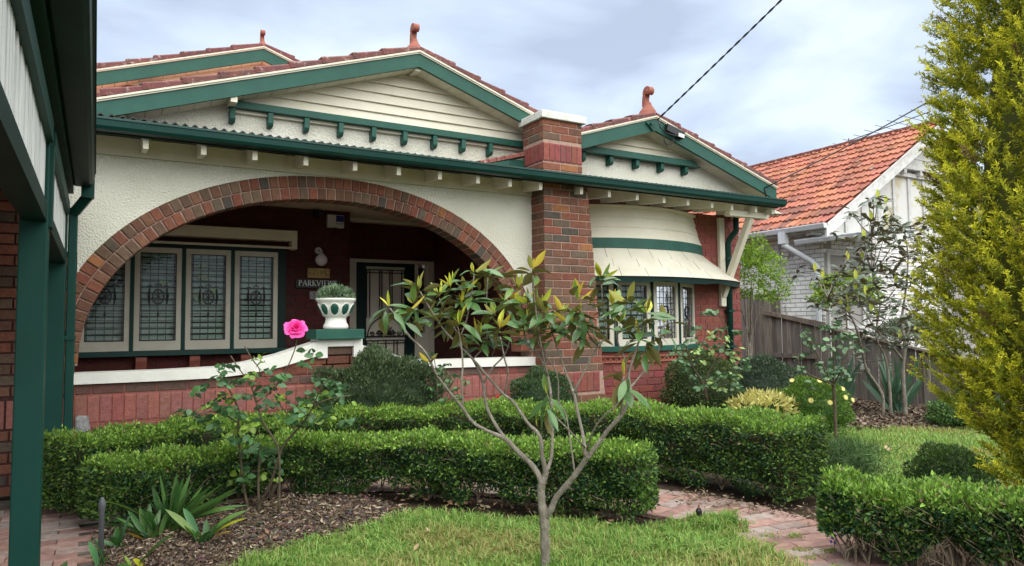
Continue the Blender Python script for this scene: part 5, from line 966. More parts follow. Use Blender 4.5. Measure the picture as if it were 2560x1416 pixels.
# ------------------------------------------------------------------ vegetation helpers
def np_mesh(name, V, F, C=None, mat=None, parent=None):
    me = bpy.data.meshes.new(name); V = np.asarray(V, np.float32); F = np.asarray(F, np.int32)
    me.vertices.add(len(V)); me.vertices.foreach_set('co', V.ravel()); k = F.shape[1]
    me.loops.add(F.size); me.loops.foreach_set('vertex_index', F.ravel()); me.polygons.add(len(F))
    me.polygons.foreach_set('loop_start', np.arange(0, F.size, k, dtype=np.int32)); me.update(calc_edges=True)
    if C is not None:
        a = me.color_attributes.new('Col', 'FLOAT_COLOR', 'POINT'); arr = np.ones((len(V), 4), np.float32); arr[:, :3] = C; a.data.foreach_set('color', arr.ravel())
    return link(name, me, mat, parent)
def norm(a): return a/np.maximum(np.linalg.norm(a, axis=1, keepdims=True), 1e-6)
def leaf_batch(P, A, L, W, C, fold=0.18, tipc=None, mid=0.45):
    """folded diamond leaves at P along A; returns V, F, C"""
    n = len(P); A = norm(A); rnd = RNG.normal(size=(n, 3)); S = norm(np.cross(A, rnd)); Nn = np.cross(S, A)
    L = np.asarray(L).reshape(-1, 1)*np.ones((n, 1)); W = np.asarray(W).reshape(-1, 1)*np.ones((n, 1))
    v0 = P; v1 = P+A*L*mid+S*W*0.5+Nn*W*fold; v2 = P+A*L-Nn*L*0.06; v3 = P+A*L*mid-S*W*0.5+Nn*W*fold
    V = np.stack([v0, v1, v2, v3], 1).reshape(-1, 3); b = (np.arange(n)*4)[:, None]
    F = np.concatenate([b+np.array([[0, 1, 2]]), b+np.array([[0, 2, 3]])], 1).reshape(-1, 3)
    CC = np.repeat(C, 4, 0).reshape(n, 4, 3).copy()
    if tipc is not None: CC[:, 2] = tipc
    return V, F, CC.reshape(-1, 3)
def catmull(pts, n):
    P = np.array(pts, float); P = np.vstack([2*P[0]-P[1], P, 2*P[-1]-P[-2]]); out = []
    for i in range(1, len(P)-2):
        for t in np.linspace(0, 1, n, endpoint=False):
            p0, p1, p2, p3 = P[i-1:i+3]; out.append(0.5*((2*p1)+(-p0+p2)*t+(2*p0-5*p1+4*p2-p3)*t*t+(-p0+3*p1-3*p2+p3)*t**3))
    out.append(P[-2]); return np.array(out)
def mixc(c0, c1, t): return np.array(c0)[None]*(1-t[:, None])+np.array(c1)[None]*t[:, None]
def hedge(name, label, pts, hw, h, ntop, nside, bare=0.0, stems=40, seed=0, hv=None, zoff=0.0):
    rng = np.random.default_rng(seed)
    C = catmull(pts, 12); d = np.gradient(C, axis=0); T = norm(np.column_stack([d, np.zeros(len(d))]))[:, :2]; Nn = np.column_stack([T[:, 1], -T[:, 0]])
    s = np.concatenate([[0], np.cumsum(np.linalg.norm(np.diff(C, axis=0), axis=1))]); Ltot = s[-1]
    root = empty(name, (float(C[len(C)//2][0]), float(C[len(C)//2][1]), 0), label, 'hedge')
    hh = np.interp(np.linspace(0, Ltot, len(C)), [0, Ltot], hv if hv else [h, h])
    ht = lambda q: np.interp(q, s, hh)+0.018*np.sin(q*5.1+seed)+0.012*np.sin(q*13.7+1)+0.008*np.sin(q*29)
    def frame(q): return np.column_stack([np.interp(q, s, C[:, 0]), np.interp(q, s, C[:, 1])]), np.column_stack([np.interp(q, s, Nn[:, 0]), np.interp(q, s, Nn[:, 1])]), np.column_stack([np.interp(q, s, T[:, 0]), np.interp(q, s, T[:, 1])])
    # core
    m = len(C); vs = []
    for i in range(m):
        zt = float(ht(s[i]))-0.075; w_ = hw-0.075
        if i in (0, m-1): w_ *= 0.75
        c = C[i]-(T[i]*0.0)
        if i == 0: c = C[i]+T[i]*0.06
        if i == m-1: c = C[i]-T[i]*0.06
        for a, z in ((-w_, bare+0.10), (-w_*1.05, bare+0.2), (-w_, zt-0.03), (-w_*0.7, zt), (w_*0.7, zt), (w_, zt-0.03), (w_*1.05, bare+0.2), (w_, bare+0.10)): vs.append((c[0]+Nn[i][0]*a, c[1]+Nn[i][1]*a, z))
    fs = [(i*8+k, i*8+(k+1) % 8, (i+1)*8+(k+1) % 8, (i+1)*8+k) for i in range(m-1) for k in range(8)]+[tuple(range(7, -1, -1)), tuple(range(8*m-8, 8*m))]
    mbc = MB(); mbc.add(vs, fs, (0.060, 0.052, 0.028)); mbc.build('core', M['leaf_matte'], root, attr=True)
    VV, FF, CC = [], [], []; off = 0
    def emit(P, Nv, up, leaf_tone, size):
        nonlocal off
        n = len(P); A = Nv*0.55+np.array([0, 0, 1])*up+rng.normal(size=(n, 3))*0.55
        t = np.clip(rng.beta(1.6, 3.2, n)+leaf_tone, 0, 1)  # tone shift: pale new growth on top, painted shade on the sides
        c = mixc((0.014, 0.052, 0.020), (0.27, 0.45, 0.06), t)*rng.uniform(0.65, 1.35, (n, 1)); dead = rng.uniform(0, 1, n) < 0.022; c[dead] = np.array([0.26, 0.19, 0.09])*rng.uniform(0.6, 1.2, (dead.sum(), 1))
        size = size*rng.uniform(0.7, 1.25, n)
        V, F, C3 = leaf_batch(P, A, rng.uniform(0.75, 1.3, n)*size, rng.uniform(0.75, 1.2, n)*size*0.55, c)
        VV.append(V); FF.append(F+off); CC.append(C3); off += len(V)
    # top
    n = ntop; q = rng.uniform(0, Ltot, n); a = rng.uniform(-1, 1, n); c, nv, tv_ = frame(q)
    edge = np.clip((np.abs(a)-0.86)/0.14, 0, 1); z = ht(q)-0.03*edge**2-np.abs(rng.normal(0, 0.028, n))+np.maximum(0, rng.normal(0, 0.016, n))
    lump = 0.02*np.sin(q*17+3*a)+0.018*np.sin(q*7.3-5*a)
    P = np.column_stack([c+nv*(a*hw)[:, None], z+lump*0.6])
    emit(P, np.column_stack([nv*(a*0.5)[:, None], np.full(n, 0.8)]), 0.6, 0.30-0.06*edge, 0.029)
    # sides: leaves coloured darker than the top, shade put into the colour
    for sg, cnt in ((1, nside), (-1, int(nside*0.45))):
        n = cnt; q = rng.uniform(0, Ltot, n); f = rng.uniform(0, 1, n)**0.85; zt = ht(q)-0.03
        lowb = bare+0.05*np.sin(q*6.1+seed)+0.05*np.sin(q*14.3+2*seed)
        lowb = np.maximum(lowb, 0.012); z = lowb+(zt-lowb)*f
        c, nv, tv_ = frame(q); bul = hw*(1.0+0.03*np.sin(f*math.pi)-0.10*(1-f)**2)+0.022*np.sin(q*11+z*19)+0.02*np.sin(q*5-z*23)
        bul = bul-np.abs(rng.normal(0, 0.03, n))+np.maximum(0, rng.normal(0, 0.012, n))
        P = np.column_stack([c+nv*(sg*bul)[:, None], z])
        thin = (np.sin(q*8.3+z*9+seed)+np.sin(q*3.7-z*21)+np.sin(q*19+z*13) > 1.35) & (rng.uniform(0, 1, n) < 0.72)
        P, nv, f, q, z = P[~thin], nv[~thin], f[~thin], q[~thin], z[~thin]; n = len(P)
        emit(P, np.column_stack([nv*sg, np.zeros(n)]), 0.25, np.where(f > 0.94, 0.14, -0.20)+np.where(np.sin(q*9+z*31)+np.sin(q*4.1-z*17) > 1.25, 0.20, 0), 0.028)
    # ends
    for q0, sg in ((0, -1), (Ltot, 1)):
        n = int(nside*hw/Ltot*1.3); a = rng.uniform(-1, 1, n); f = rng.uniform(0, 1, n); c, nv, tv_ = frame(np.full(n, q0)); zt = float(ht(q0))-0.03; lowb = bare+0.02
        z = lowb+(zt-lowb)*f; ex = 0.045*np.sqrt(np.maximum(0, 1-a*a))-np.abs(rng.normal(0, 0.03, n))
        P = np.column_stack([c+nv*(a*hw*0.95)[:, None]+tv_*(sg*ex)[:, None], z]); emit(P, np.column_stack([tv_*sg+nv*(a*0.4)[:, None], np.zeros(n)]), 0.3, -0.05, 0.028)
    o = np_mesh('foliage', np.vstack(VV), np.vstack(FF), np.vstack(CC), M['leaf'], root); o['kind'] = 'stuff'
    # stems and bare twigs
    mbs = MB()
    for i in range(stems):
        q = rng.uniform(0.05, Ltot-0.05); c, nv, tv_ = frame(np.array([q])); b0 = Vector((float(c[0][0]), float(c[0][1]), 0.0))+Vector((*[float(v) for v in nv[0]], 0))*rng.uniform(-0.4, 0.5)*hw
        for k in range(rng.integers(2, 5)):
            dv_ = Vector((rng.normal(0, 0.06), rng.normal(0, 0.06), rng.uniform(0.16, 0.30))); mid = b0+dv_*0.5+Vector((rng.normal(0, 0.012), rng.normal(0, 0.012), 0))
            mbs.tube([b0, mid, b0+dv_], [0.0065, 0.005, 0.0025], 5, caps=False)
    for i in range(stems*5):
        q = rng.uniform(0.05, Ltot-0.05); c, nv, tv_ = frame(np.array([q])); zz = rng.uniform(0.08, float(ht(q))*0.85); o_ = Vector((float(nv[0][0]), float(nv[0][1]), 0)); b0 = Vector((float(c[0][0]), float(c[0][1]), zz))+o_*hw*rng.uniform(0.72, 0.95); d1 = Vector((rng.normal(0, 0.05), rng.normal(0, 0.05), rng.uniform(0.03, 0.11)))
        mbs.tube([b0, b0+d1*0.5+o_*0.012, b0+d1+o_*0.03], [0.0028, 0.0022, 0.001], 4, caps=False)
    if stems: so = mbs.build('stems', M['twig'], root); so['kind'] = 'stuff'
    return root
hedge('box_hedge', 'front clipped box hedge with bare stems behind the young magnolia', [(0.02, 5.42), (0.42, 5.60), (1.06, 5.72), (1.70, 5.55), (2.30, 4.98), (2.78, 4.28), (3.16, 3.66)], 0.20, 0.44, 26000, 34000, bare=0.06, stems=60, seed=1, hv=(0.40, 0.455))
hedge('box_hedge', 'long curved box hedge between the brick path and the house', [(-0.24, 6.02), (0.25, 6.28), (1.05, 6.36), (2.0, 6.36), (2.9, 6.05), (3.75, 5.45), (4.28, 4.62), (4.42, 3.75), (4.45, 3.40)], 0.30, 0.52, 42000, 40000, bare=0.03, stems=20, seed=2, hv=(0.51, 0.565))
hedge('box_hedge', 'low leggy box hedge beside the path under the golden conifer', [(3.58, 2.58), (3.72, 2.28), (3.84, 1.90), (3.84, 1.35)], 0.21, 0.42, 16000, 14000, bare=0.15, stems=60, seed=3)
def shrub(name, label, c, r, n, size, c0, c1, cat='shrub', up=0.3, leaf_tone=0.0, seed=5, lump=0.08, core=True, mat='leaf', base=None, flat=0.55):
    rng = np.random.default_rng(seed); root = empty(name, (c[0], c[1], 0), label, cat)
    d = norm(rng.normal(size=(n, 3))); d[:, 2] = np.where(d[:, 2] < -0.6, -d[:, 2], d[:, 2])
    rr = 1+lump*np.sin(d[:, 0]*7+seed)*np.sin(d[:, 1]*6+2*seed)+lump*np.sin(d[:, 2]*9+d[:, 0]*5)
    dep = 1-np.abs(rng.normal(0, 0.10, n)); P = np.array(c)+d*np.array(r)*(rr*dep)[:, None]; P[:, 2] = np.maximum(P[:, 2], 0.01)
    t = np.clip(rng.beta(1.5, 3, n)+leaf_tone+0.12*d[:, 2], 0, 1); col = mixc(c0, c1, t)*rng.uniform(0.75, 1.25, (n, 1))
    A = d*0.7+np.array([0, 0, up])+rng.normal(size=(n, 3))*0.5
    V, F, C3 = leaf_batch(P, A, rng.uniform(0.7, 1.3, n)*size, rng.uniform(0.7, 1.2, n)*size*flat, col)
    o = np_mesh('foliage', V, F, C3, M[mat], root); o['kind'] = 'stuff'
    if core:
        MB().ell(c, tuple(v*0.80 for v in r), 16, 10, tuple(v*0.8 for v in c0)).build('core', M['leaf_matte'], root, attr=True)
    MB().tube([(c[0], c[1], 0), (c[0]+0.02, c[1], max(0.05, c[2]-r[2]*0.5))], 0.015, 6).build('stem', M['twig'], root)
    return root
DG = ((0.030, 0.055, 0.022), (0.14, 0.20, 0.085))
shrub('daphne_shrub', 'wide dark green shrub in front of the curved parapet', (2.42, 6.60, 0.55), (0.66, 0.30, 0.46), 15000, 0.040, *DG, seed=11, lump=0.16, up=0.8, flat=0.38)
shrub('ball_shrub', 'small round green shrub at the foot of the brick pillar', (4.06, 6.30, 0.46), (0.40, 0.28, 0.36), 9000, 0.026, (0.028, 0.06, 0.022), (0.13, 0.21, 0.08), seed=12, up=0.5)
shrub('ball_shrub', 'rounded dark shrub below the bow window near the downpipe', (6.25, 6.20, 0.45), (0.50, 0.42, 0.50), 12000, 0.028, (0.030, 0.055, 0.018), (0.16, 0.20, 0.06), seed=13)
shrub('dark_shrub', 'low grey-green shrub beside the fence end of the bow window bed', (7.25, 6.15, 0.40), (0.55, 0.40, 0.45), 10000, 0.032, (0.028, 0.050, 0.026), (0.11, 0.16, 0.09), seed=14)
shrub('dark_shrub', 'small dark box shrub behind the low right hedge', (5.15, 2.78, 0.16), (0.34, 0.26, 0.26), 6000, 0.026, (0.026, 0.06, 0.018), (0.15, 0.25, 0.05), seed=15)
shrub('variegated_plant', 'clump of yellow variegated leaves behind the long hedge', (5.95, 5.05, 0.38), (0.40, 0.25, 0.17), 650, 0.085, (0.42, 0.40, 0.10), (0.70, 0.65, 0.24), seed=16, leaf_tone=0.15, flat=0.34, core=False)
dz = shrub('daisy_bush', 'bright green bush dotted with pale yellow daisies', (6.65, 4.98, 0.34), (0.46, 0.36, 0.34), 9000, 0.032, (0.045, 0.11, 0.015), (0.22, 0.36, 0.05), seed=17, up=0.5, flat=0.4)
shrub('ground_cover', 'low green ground cover beside the golden conifer', (9.3, 4.75, 0.14), (0.55, 0.40, 0.22), 6000, 0.034, (0.04, 0.09, 0.025), (0.16, 0.28, 0.06), seed=18)
shrub('grey_bush', 'grey-green feathery bush showing above the fence top', (12.0, 7.0, 0.75), (0.75, 0.6, 0.55), 7000, 0.09, (0.06, 0.085, 0.045), (0.22, 0.27, 0.16), seed=19, flat=0.16, core=False, lump=0.15)
shrub('green_bush', 'lime green bush behind the grey fence', (11.2, 7.65, 1.75), (0.62, 0.45, 0.32), 3500, 0.06, (0.10, 0.20, 0.02), (0.38, 0.50, 0.06), seed=20, core=False, lump=0.2)
brt = shrub('young_tree', 'lime green young tree at the corner of the house', (9.15, 7.95, 1.95), (0.50, 0.45, 0.58), 5200, 0.050, (0.10, 0.21, 0.02), (0.40, 0.56, 0.07), cat='tree', seed=21, core=False, lump=0.25)
mbq = MB()
for k in range(7): mbq.tube([(9.12, 7.95, 0), (9.12+random.uniform(-.06, .06), 7.95, 0.9), (9.15+random.uniform(-.3, .3), 7.95+random.uniform(-.2, .2), 1.6+random.uniform(0, .6))], [0.02, 0.014, 0.004], 5)
mbq.build('branches', M['bark'], brt)
# daisies
DM = MB(); 
for k in range(11):
    a = 2*math.pi*k/11; c, s_ = math.cos(a), math.sin(a); DM.add([(0, 0, 0), (0.022*c-0.008*s_, 0.022*s_+0.008*c, 0.004), (0.042*c, 0.042*s_, 0), (0.022*c+0.008*s_, 0.022*s_-0.008*c, 0.004)], [(0, 1, 2, 3)])
dm = DM.mesh('daisy'); dm.materials.append(M['petal_y'])
for k in range(13):
    a = random.uniform(0, 6.28); el = random.uniform(0.1, 1.2); d = Vector((math.cos(a)*math.cos(el), math.sin(a)*math.cos(el), math.sin(el)))
    if d.y > 0.3: d.y = -d.y
    p = Vector((6.65+d.x*0.48, 4.98+d.y*0.40, 0.34+d.z*0.38)); m = Matrix.Translation(p) @ Matrix.Scale(0.75, 4) @ (d+Vector((-.5, -.6, .2))).to_track_quat('Z', 'Y').to_matrix().to_4x4()
    put(dm, 'daisy_flower', dz, None, matrix=m)
# feathery fennel
rng = np.random.default_rng(31); n = 5200; base = np.column_stack([rng.normal(5.12, 0.15, n), rng.normal(3.62, 0.13, n), rng.uniform(0, 0.30, n)])
A = rng.normal(size=(n, 3))*0.7+np.array([0, 0, 0.55]); V, F, C3 = leaf_batch(base, A, rng.uniform(0.06, 0.16, n), 0.004, mixc((0.05, 0.11, 0.035), (0.17, 0.27, 0.10), rng.uniform(0, 1, n)))
fe = np_mesh('fennel_plant', V, F, C3, M['leaf_matte']); setp(fe, 'feathery soft green plant at the end of the long hedge', 'plant')
# ------------------------------------------------------------------ individual leaf meshes
def leaf_mesh(name, mat, curl=0.25, fold=0.25, n=7, peak=0.48, sharp=1.0, wl=0.38, petiole=0.08, wave=0.0, thick=False):
    vs = []; fs = []
    for i in range(n+1):
        t = i/n; w_ = wl/2*(math.sin(math.pi*t**(math.log(0.5)/math.log(peak)))**sharp) if 0 < t < 1 else 0.0
        x = petiole+t*(1-petiole); z = -curl*t*t+0.06*t
        vs += [(x, -w_, z+fold*w_+wave*math.sin(i*2.2)), (x, 0, z), (x, w_, z+fold*w_-wave*math.sin(i*2.2+1))]
    for i in range(n):
        a, b = 3*i, 3*i+3; fs += [(a, b, b+1, a+1), (a+1, b+1, b+2, a+2)]
    k = len(vs); vs += [(0, -0.008, 0), (0, 0.008, 0), (petiole+0.02, 0.008, -0.002), (petiole+0.02, -0.008, -0.002)]; fs.append((k+3, k+2, k+1, k)[::-1])
    me = bpy.data.meshes.new(name); me.from_pydata(vs, [], fs); me.materials.append(mat)
    for p in me.polygons: p.use_smooth = True
    return me
def aim(p, d, roll, s, wsc=1.0):
    d = Vector(d).normalized(); up = Vector((0, 0, 1)); y = up.cross(d)
    if y.length < 0.05: y = Vector((0, 1, 0))
    y.normalize(); z = d.cross(y); m = Matrix((( d.x, y.x, z.x), (d.y, y.y, z.y), (d.z, y.z, z.z))).to_4x4()
    return Matrix.Translation(p) @ m @ Matrix.Rotation(roll, 4, 'X') @ Matrix.Diagonal((s, s*wsc, s, 1))
def branches(root, data, mat, name='branch', seg=8):
    for k, pts in data.items():
        P = [Vector(p[:3]) for p in pts]; Rr = [p[3] for p in pts]
        # smooth
        Q, RR = [], []
        C = catmull([tuple(p)+(r,) for p, r in zip(P, Rr)], 4) if len(P) > 2 else np.array([tuple(p)+(r,) for p, r in zip(P, Rr)])
        kn = 1+0.07*np.sin(np.arange(len(C))*1.9)
        MB().tube([c[:3] for c in C], [max(0.002, c[3]*kk) for c, kk in zip(C, kn)], seg).build('trunk' if k == 'trunk' else name, mat, root, smooth=True)
ML = [leaf_mesh('magnolia_leaf', M['mag'], 0.20, 0.22, wl=0.40), leaf_mesh('magnolia_leaf_b', M['mag'], 0.45, 0.15, wl=0.36, wave=0.012), leaf_mesh('magnolia_leaf_c', M['mag'], 0.05, 0.30, wl=0.42)]
MN = [leaf_mesh('young_leaf', M['mag_new'], 0.02, 0.5, wl=0.34, peak=0.45), leaf_mesh('young_leaf_b', M['mag_new'], -0.10, 0.7, wl=0.26)]
MN2 = leaf_mesh('light_leaf', M['mag_mid'], 0.05, 0.4, wl=0.33)
MBUD = leaf_mesh('leaf_bud', M['mag_new'], 0.0, 1.4, wl=0.14, petiole=0.02)
mg = empty('magnolia_sapling', MAG['trunk'][0][:3], 'young magnolia with bare forked branches and glossy leaves on the lawn', 'tree'); mg.location.z = 0
branches(mg, MAG, M['bark'])
random.seed(21)
for (x, y, z, ty) in MAGC:
    p = Vector((x, y, z))
    if ty == 5:
        put(MBUD, 'bud', mg, None, matrix=aim(p, (0, 0.05, 1), 0, 0.05, 1.6)); continue
    nl = 3 if ty == 4 else random.randint(7, 10); a0 = random.uniform(0, 6.28)
    for i in range(nl):
        a = a0+i*2.4+random.uniform(-.3, .3); el = random.uniform(-0.65, 0.45) if ty != 0 else random.uniform(-1.25, -0.15)
        d = (math.cos(a)*math.cos(el), math.sin(a)*math.cos(el), math.sin(el)); s = random.uniform(0.10, 0.172)
        if ty == 4: s *= 0.6
        if ty == 6 and i > 5: continue
        put(random.choice(ML+[MN2]) if random.random() < 0.2 else random.choice(ML), 'leaf', mg, None, matrix=aim(p+Vector((random.uniform(-.03, .03), random.uniform(-.03, .03), random.uniform(-.06, .02))), d, random.uniform(-.8, .8), s, random.uniform(.62, .86)))
    ny = {0: 1, 1: 3, 2: 4, 3: 6, 4: 2, 6: 1}[ty]
    for i in range(ny):
        a = a0+i*2.1; el = random.uniform(0.55, 1.45); d = (math.cos(a)*math.cos(el), math.sin(a)*math.cos(el), math.sin(el))
        put(random.choice(MN+[MN2]) if ty in (2, 3) else random.choice([MN[1], MN2, MN2]), 'young_leaf', mg, None, matrix=aim(p, d, random.uniform(0, 6.28), random.uniform(0.055, 0.135), random.uniform(.65, 1.1)))
    if ty in (0, 1, 2): put(MBUD, 'bud', mg, None, matrix=aim(p, (random.uniform(-.2, .2), random.uniform(-.2, .2), 1), random.uniform(0, 6), random.uniform(0.06, 0.10), 1.3))
# ------------------------------------------------------------------ roses
RL = [leaf_mesh('rose_leaflet', M['rose_leaf'], 0.12, 0.12, n=6, wl=0.68, peak=0.5, sharp=0.8, petiole=0.06), leaf_mesh('rose_leaflet_b', M['rose_leaf'], 0.3, 0.2, n=6, wl=0.62, peak=0.5, sharp=0.8, petiole=0.06)]
def compound(root, p, d, s, col, k=5):
    d = Vector(d).normalized(); sd = d.cross(Vector((0, 0, 1))); sd.normalize()
    pos = [(1.0, 0, 0), (0.62, 1, 0.9), (0.62, -1, -0.9), (0.22, 1, 1.1), (0.22, -1, -1.1)][:k]
    for f, sg, yaw in pos:
        q = Vector(p)+d*(f*s*1.1); dd = (d*math.cos(yaw)+sd*math.sin(yaw)*-1*(-1)); dd.z += random.uniform(-.75, .35)
        c = random.uniform(0.85, 1.2); o = put(random.choice(RL), 'leaflet', root, None, matrix=aim(q, dd, random.uniform(-1.1, 1.1), s*random.uniform(.8, 1.2)), col=tuple(v*c for v in col))
def rose(label, data, clusters, s, col, seed, flower=None, name='rose_bush', k=5, light=None, extra=1):
    random.seed(seed); f0 = list(data.values())[0][0]; root = empty(name, (f0[0], f0[1], 0), label, 'rose bush')
    data = {kk: ([[v[0][0], v[0][1], 0.0, v[0][3]]]+v if v[0][2] < 0.45 and v[0][2] > 0.02 else v) for kk, v in data.items()}
    branches(root, data, M['bark_rose'], 'cane', 6)
    for (x, y, z) in clusters:
        a = random.uniform(0, 6.28); d = (math.cos(a), math.sin(a)*0.8, random.uniform(-.3, .25)); cc = col
        if light and random.random() < 0.22: cc = light
        compound(root, Vector((x, y, z))-Vector(d)*s, d, s, cc, k)
        for e_ in range(extra):
            a += 2.2; d = (math.cos(a), math.sin(a)*0.8, random.uniform(-.5, .3)); compound(root, Vector((x, y, z))+Vector((random.uniform(-.05, .05), random.uniform(-.08, .08), random.uniform(-.05, .05)))-Vector(d)*s*0.6, d, s*0.95, cc, k)
    return root
rb = rose('rose bush with one open pink bloom in front of the box hedge', ROSE, ROSEC, 0.066, (0.95, 1, 0.95), 5, light=(3.2, 2.1, 0.8))
rose('blue-green leaved standard rose in front of the fence', ROSE2, ROSE2C, 0.062, (2.1, 1.45, 2.1), 6)
rose('straggly rose with grey-green leaves beside the bow window downpipe', ROSE3, ROSE3C, 0.060, (1.6, 1.25, 1.6), 7, light=(4.5, 2.6, 2.4), extra=2)
r4 = rose('thin rose with one red bud in front of the parapet right curve', ROSE4, ROSE4C, 0.050, (1.5, 1.3, 1.4), 8)
def bloom(root, c, R, mats, face, seed=1, layers=((0.14, 3, 1.35), (0.28, 4, 1.2), (0.48, 5, 0.95), (0.72, 6, 0.55), (1.0, 7, 0.05))):
    random.seed(seed); q = Vector(face).to_track_quat('Z', 'Y').to_matrix().to_4x4()
    for li, (f, n, el) in enumerate(layers):
        for i in range(n):
            a = 2*math.pi*i/n+li*0.55+random.uniform(-.18, .18); vs = []; nu, nv = 6, 5
            Lp = R*(0.62+0.42*f)*random.uniform(.88, 1.12); wd = R*(0.42+0.32*f)*random.uniform(.9, 1.15); e1 = el+random.uniform(-.12, .12)
            for v in range(nv+1):
                t = v/nv; e_ = e1+0.55*(1-t)-0.75*max(0, t-0.65)*(0.5+f)
                out_ = R*0.10*f+Lp*sum(math.cos(e1+0.55*(1-k/nv)-0.75*max(0, k/nv-0.65)*(0.5+f)) for k in range(1, v+1))/nv
                h = Lp*sum(math.sin(e1+0.55*(1-k/nv)-0.75*max(0, k/nv-0.65)*(0.5+f)) for k in range(1, v+1))/nv
                for u in range(nu+1):
                    w_ = (u/nu-0.5)*2; x_ = wd*w_*math.sin(min(1.0, 0.25+t*0.95)*1.5)*(1-0.25*max(0, t-0.8)*5*w_*w_)
                    cup = 0.30*wd*w_*w_*(1-0.6*t); ed = 0.035*R*math.sin(w_*5+i+li)*t
                    rad = out_-cup*math.sin(e_)*0.6+ed; zz = h+cup*math.cos(e_)*0.5-0.16*Lp*max(0, t-0.75)*4*(0.6-abs(w_))*(-1)*0.25
                    vs.append((rad*math.cos(a)-x_*math.sin(a), rad*math.sin(a)+x_*math.cos(a), zz))
            mbp = MB().add(vs, [(v*(nu+1)+u, v*(nu+1)+u+1, (v+1)*(nu+1)+u+1, (v+1)*(nu+1)+u) for v in range(nv) for u in range(nu)])
            o = mbp.build('petal', mats[min(li, len(mats)-1)], root, smooth=True); o.matrix_basis = Matrix.Translation(c) @ q
M['petal_in'] = material('deep_pink_petal', (0.72, 0.016, 0.20), (0.80, 0.03, 0.26), 0.5, 25, spec=0.25, trans=0.2)
M['petal_out'] = material('light_pink_petal', (0.88, 0.065, 0.38), (0.92, 0.16, 0.50), 0.5, 25, spec=0.25, trans=0.25)
bloom(rb, Vector(ROSEF)+Vector((0.0, 0.02, -0.01)), 0.066, [M['petal_in'], M['petal_in'], M['petal'], M['petal'], M['petal_out']], (-0.15, -0.85, 0.5), 4)
bloom(r4, Vector(POS['redrose']), 0.026, [M['petal_red']], (-0.2, -0.6, 0.7), 9, layers=((0.3, 4, 1.2), (0.9, 5, 0.6)))
# ------------------------------------------------------------------ strap-leaf plants
def strap(root, b, t, w0, mat, col=(1, 1, 1), arch=0.25, name='leaf', n=9, fold=0.25, roll=None):
    b, t = Vector(b), Vector(t); d = t-b; L = d.length; up = Vector((0, 0, 1)); sd = d.cross(up)
    if sd.length < 0.02*L: sd = Vector((1, 0.3, 0))
    sd.normalize(); sd = (Matrix.Rotation(random.uniform(-1.1, 1.1) if roll is None else roll, 3, d.normalized()) @ sd); vs = []
    hor = Vector((d.x, d.y, 0)); steep = d.z/max(L, 1e-5)
    for i in range(n+1):
        s = i/n; p = b+d*s+up*(arch*L*(1-steep*0.7)*4*s*(1-s)*0.55*(1.25-0.5*s)); w_ = w0/2*(0.55+0.75*s if s < 0.55 else max(0.0, 0.9625*(1-((s-0.55)/0.45)**2.2)))
        nrm = sd.cross(d).normalized(); vs += [p-sd*w_+nrm*w_*fold, p, p+sd*w_+nrm*w_*fold]
    fs = []
    for i in range(n): a = 3*i; fs += [(a, a+3, a+4, a+1), (a+1, a+4, a+5, a+2)]
    o = MB().add(vs, fs).build(name, mat, root, smooth=True); o.color = (*col, 1); return o
SC = {1: (1.5, 1.15, 1.1), 2: (0.8, 0.85, 0.8), 3: (3.2, 1.9, 1.4), 4: (7.5, 2.9, 0.8), 5: (6.5, 1.5, 0.9), 6: (1.6, 1.5, 2.3)}
LBL = ['largest clivia clump with arching strap leaves below the rose', 'dense dark strap-leaf clump left of the largest clivia', 'strap-leaf clump with yellow and orange leaf tips on the mulch', 'small two-leaved strap plant near the garden stake', 'broad pale strap leaves at the bottom left of the bed', 'lone pale strap plant at the bottom edge of the bed', 'short leaf tip sprouting beside the paving at the bottom left']
random.seed(9)
for (b, ls), lb in zip(STRAP, LBL):
    root = empty('strap_leaf_plant', b, lb, 'plant', 'strap-leaf plants in the mulch bed')
    for (t, k) in ls:
        bb = (b[0]+random.uniform(-.03, .03), b[1]+random.uniform(-.03, .03), 0.0)
        strap(root, bb, t, random.uniform(0.036, 0.046) if 'dense' not in lb else 0.032, M['strap'], SC[k], arch=random.uniform(.18, .34) if t[2] < 0.30 else 0.08)
        for rep in range(2 if 'largest' in lb else 1):
          if k in (1, 2, 3):
              t2 = (t[0]+random.uniform(-.1, .1), t[1]+random.uniform(-.12, .12), t[2]*random.uniform(.7, 1.05)); strap(root, bb, t2, 0.036, M['strap'], SC[random.choice((1, 2, 2))], arch=random.uniform(.12, .3) if t2[2] < 0.30 else 0.08)
for (bx, by, n_, lb) in ((9.25, 6.50, 22, 'left clump of grey-green iris blades against the fence'), (9.75, 5.95, 26, 'right and taller clump of iris blades against the fence')):
    root = empty('iris_plant', (bx, by, 0), lb, 'plant', 'iris clumps along the fence')
    for k in range(n_):
        a = random.uniform(0, 6.28); L = random.uniform(0.50, 0.92); sp = random.uniform(0.05, 0.72); b0 = (bx+random.uniform(-.12, .12), by+random.uniform(-.12, .12), 0)
        strap(root, b0, (b0[0]+math.cos(a)*L*sp, b0[1]+math.sin(a)*L*sp, L*math.sqrt(1-sp*sp)), random.uniform(.06, .09), M['iris'], arch=0.06 if random.random() < 0.8 else 0.3, fold=0.1)
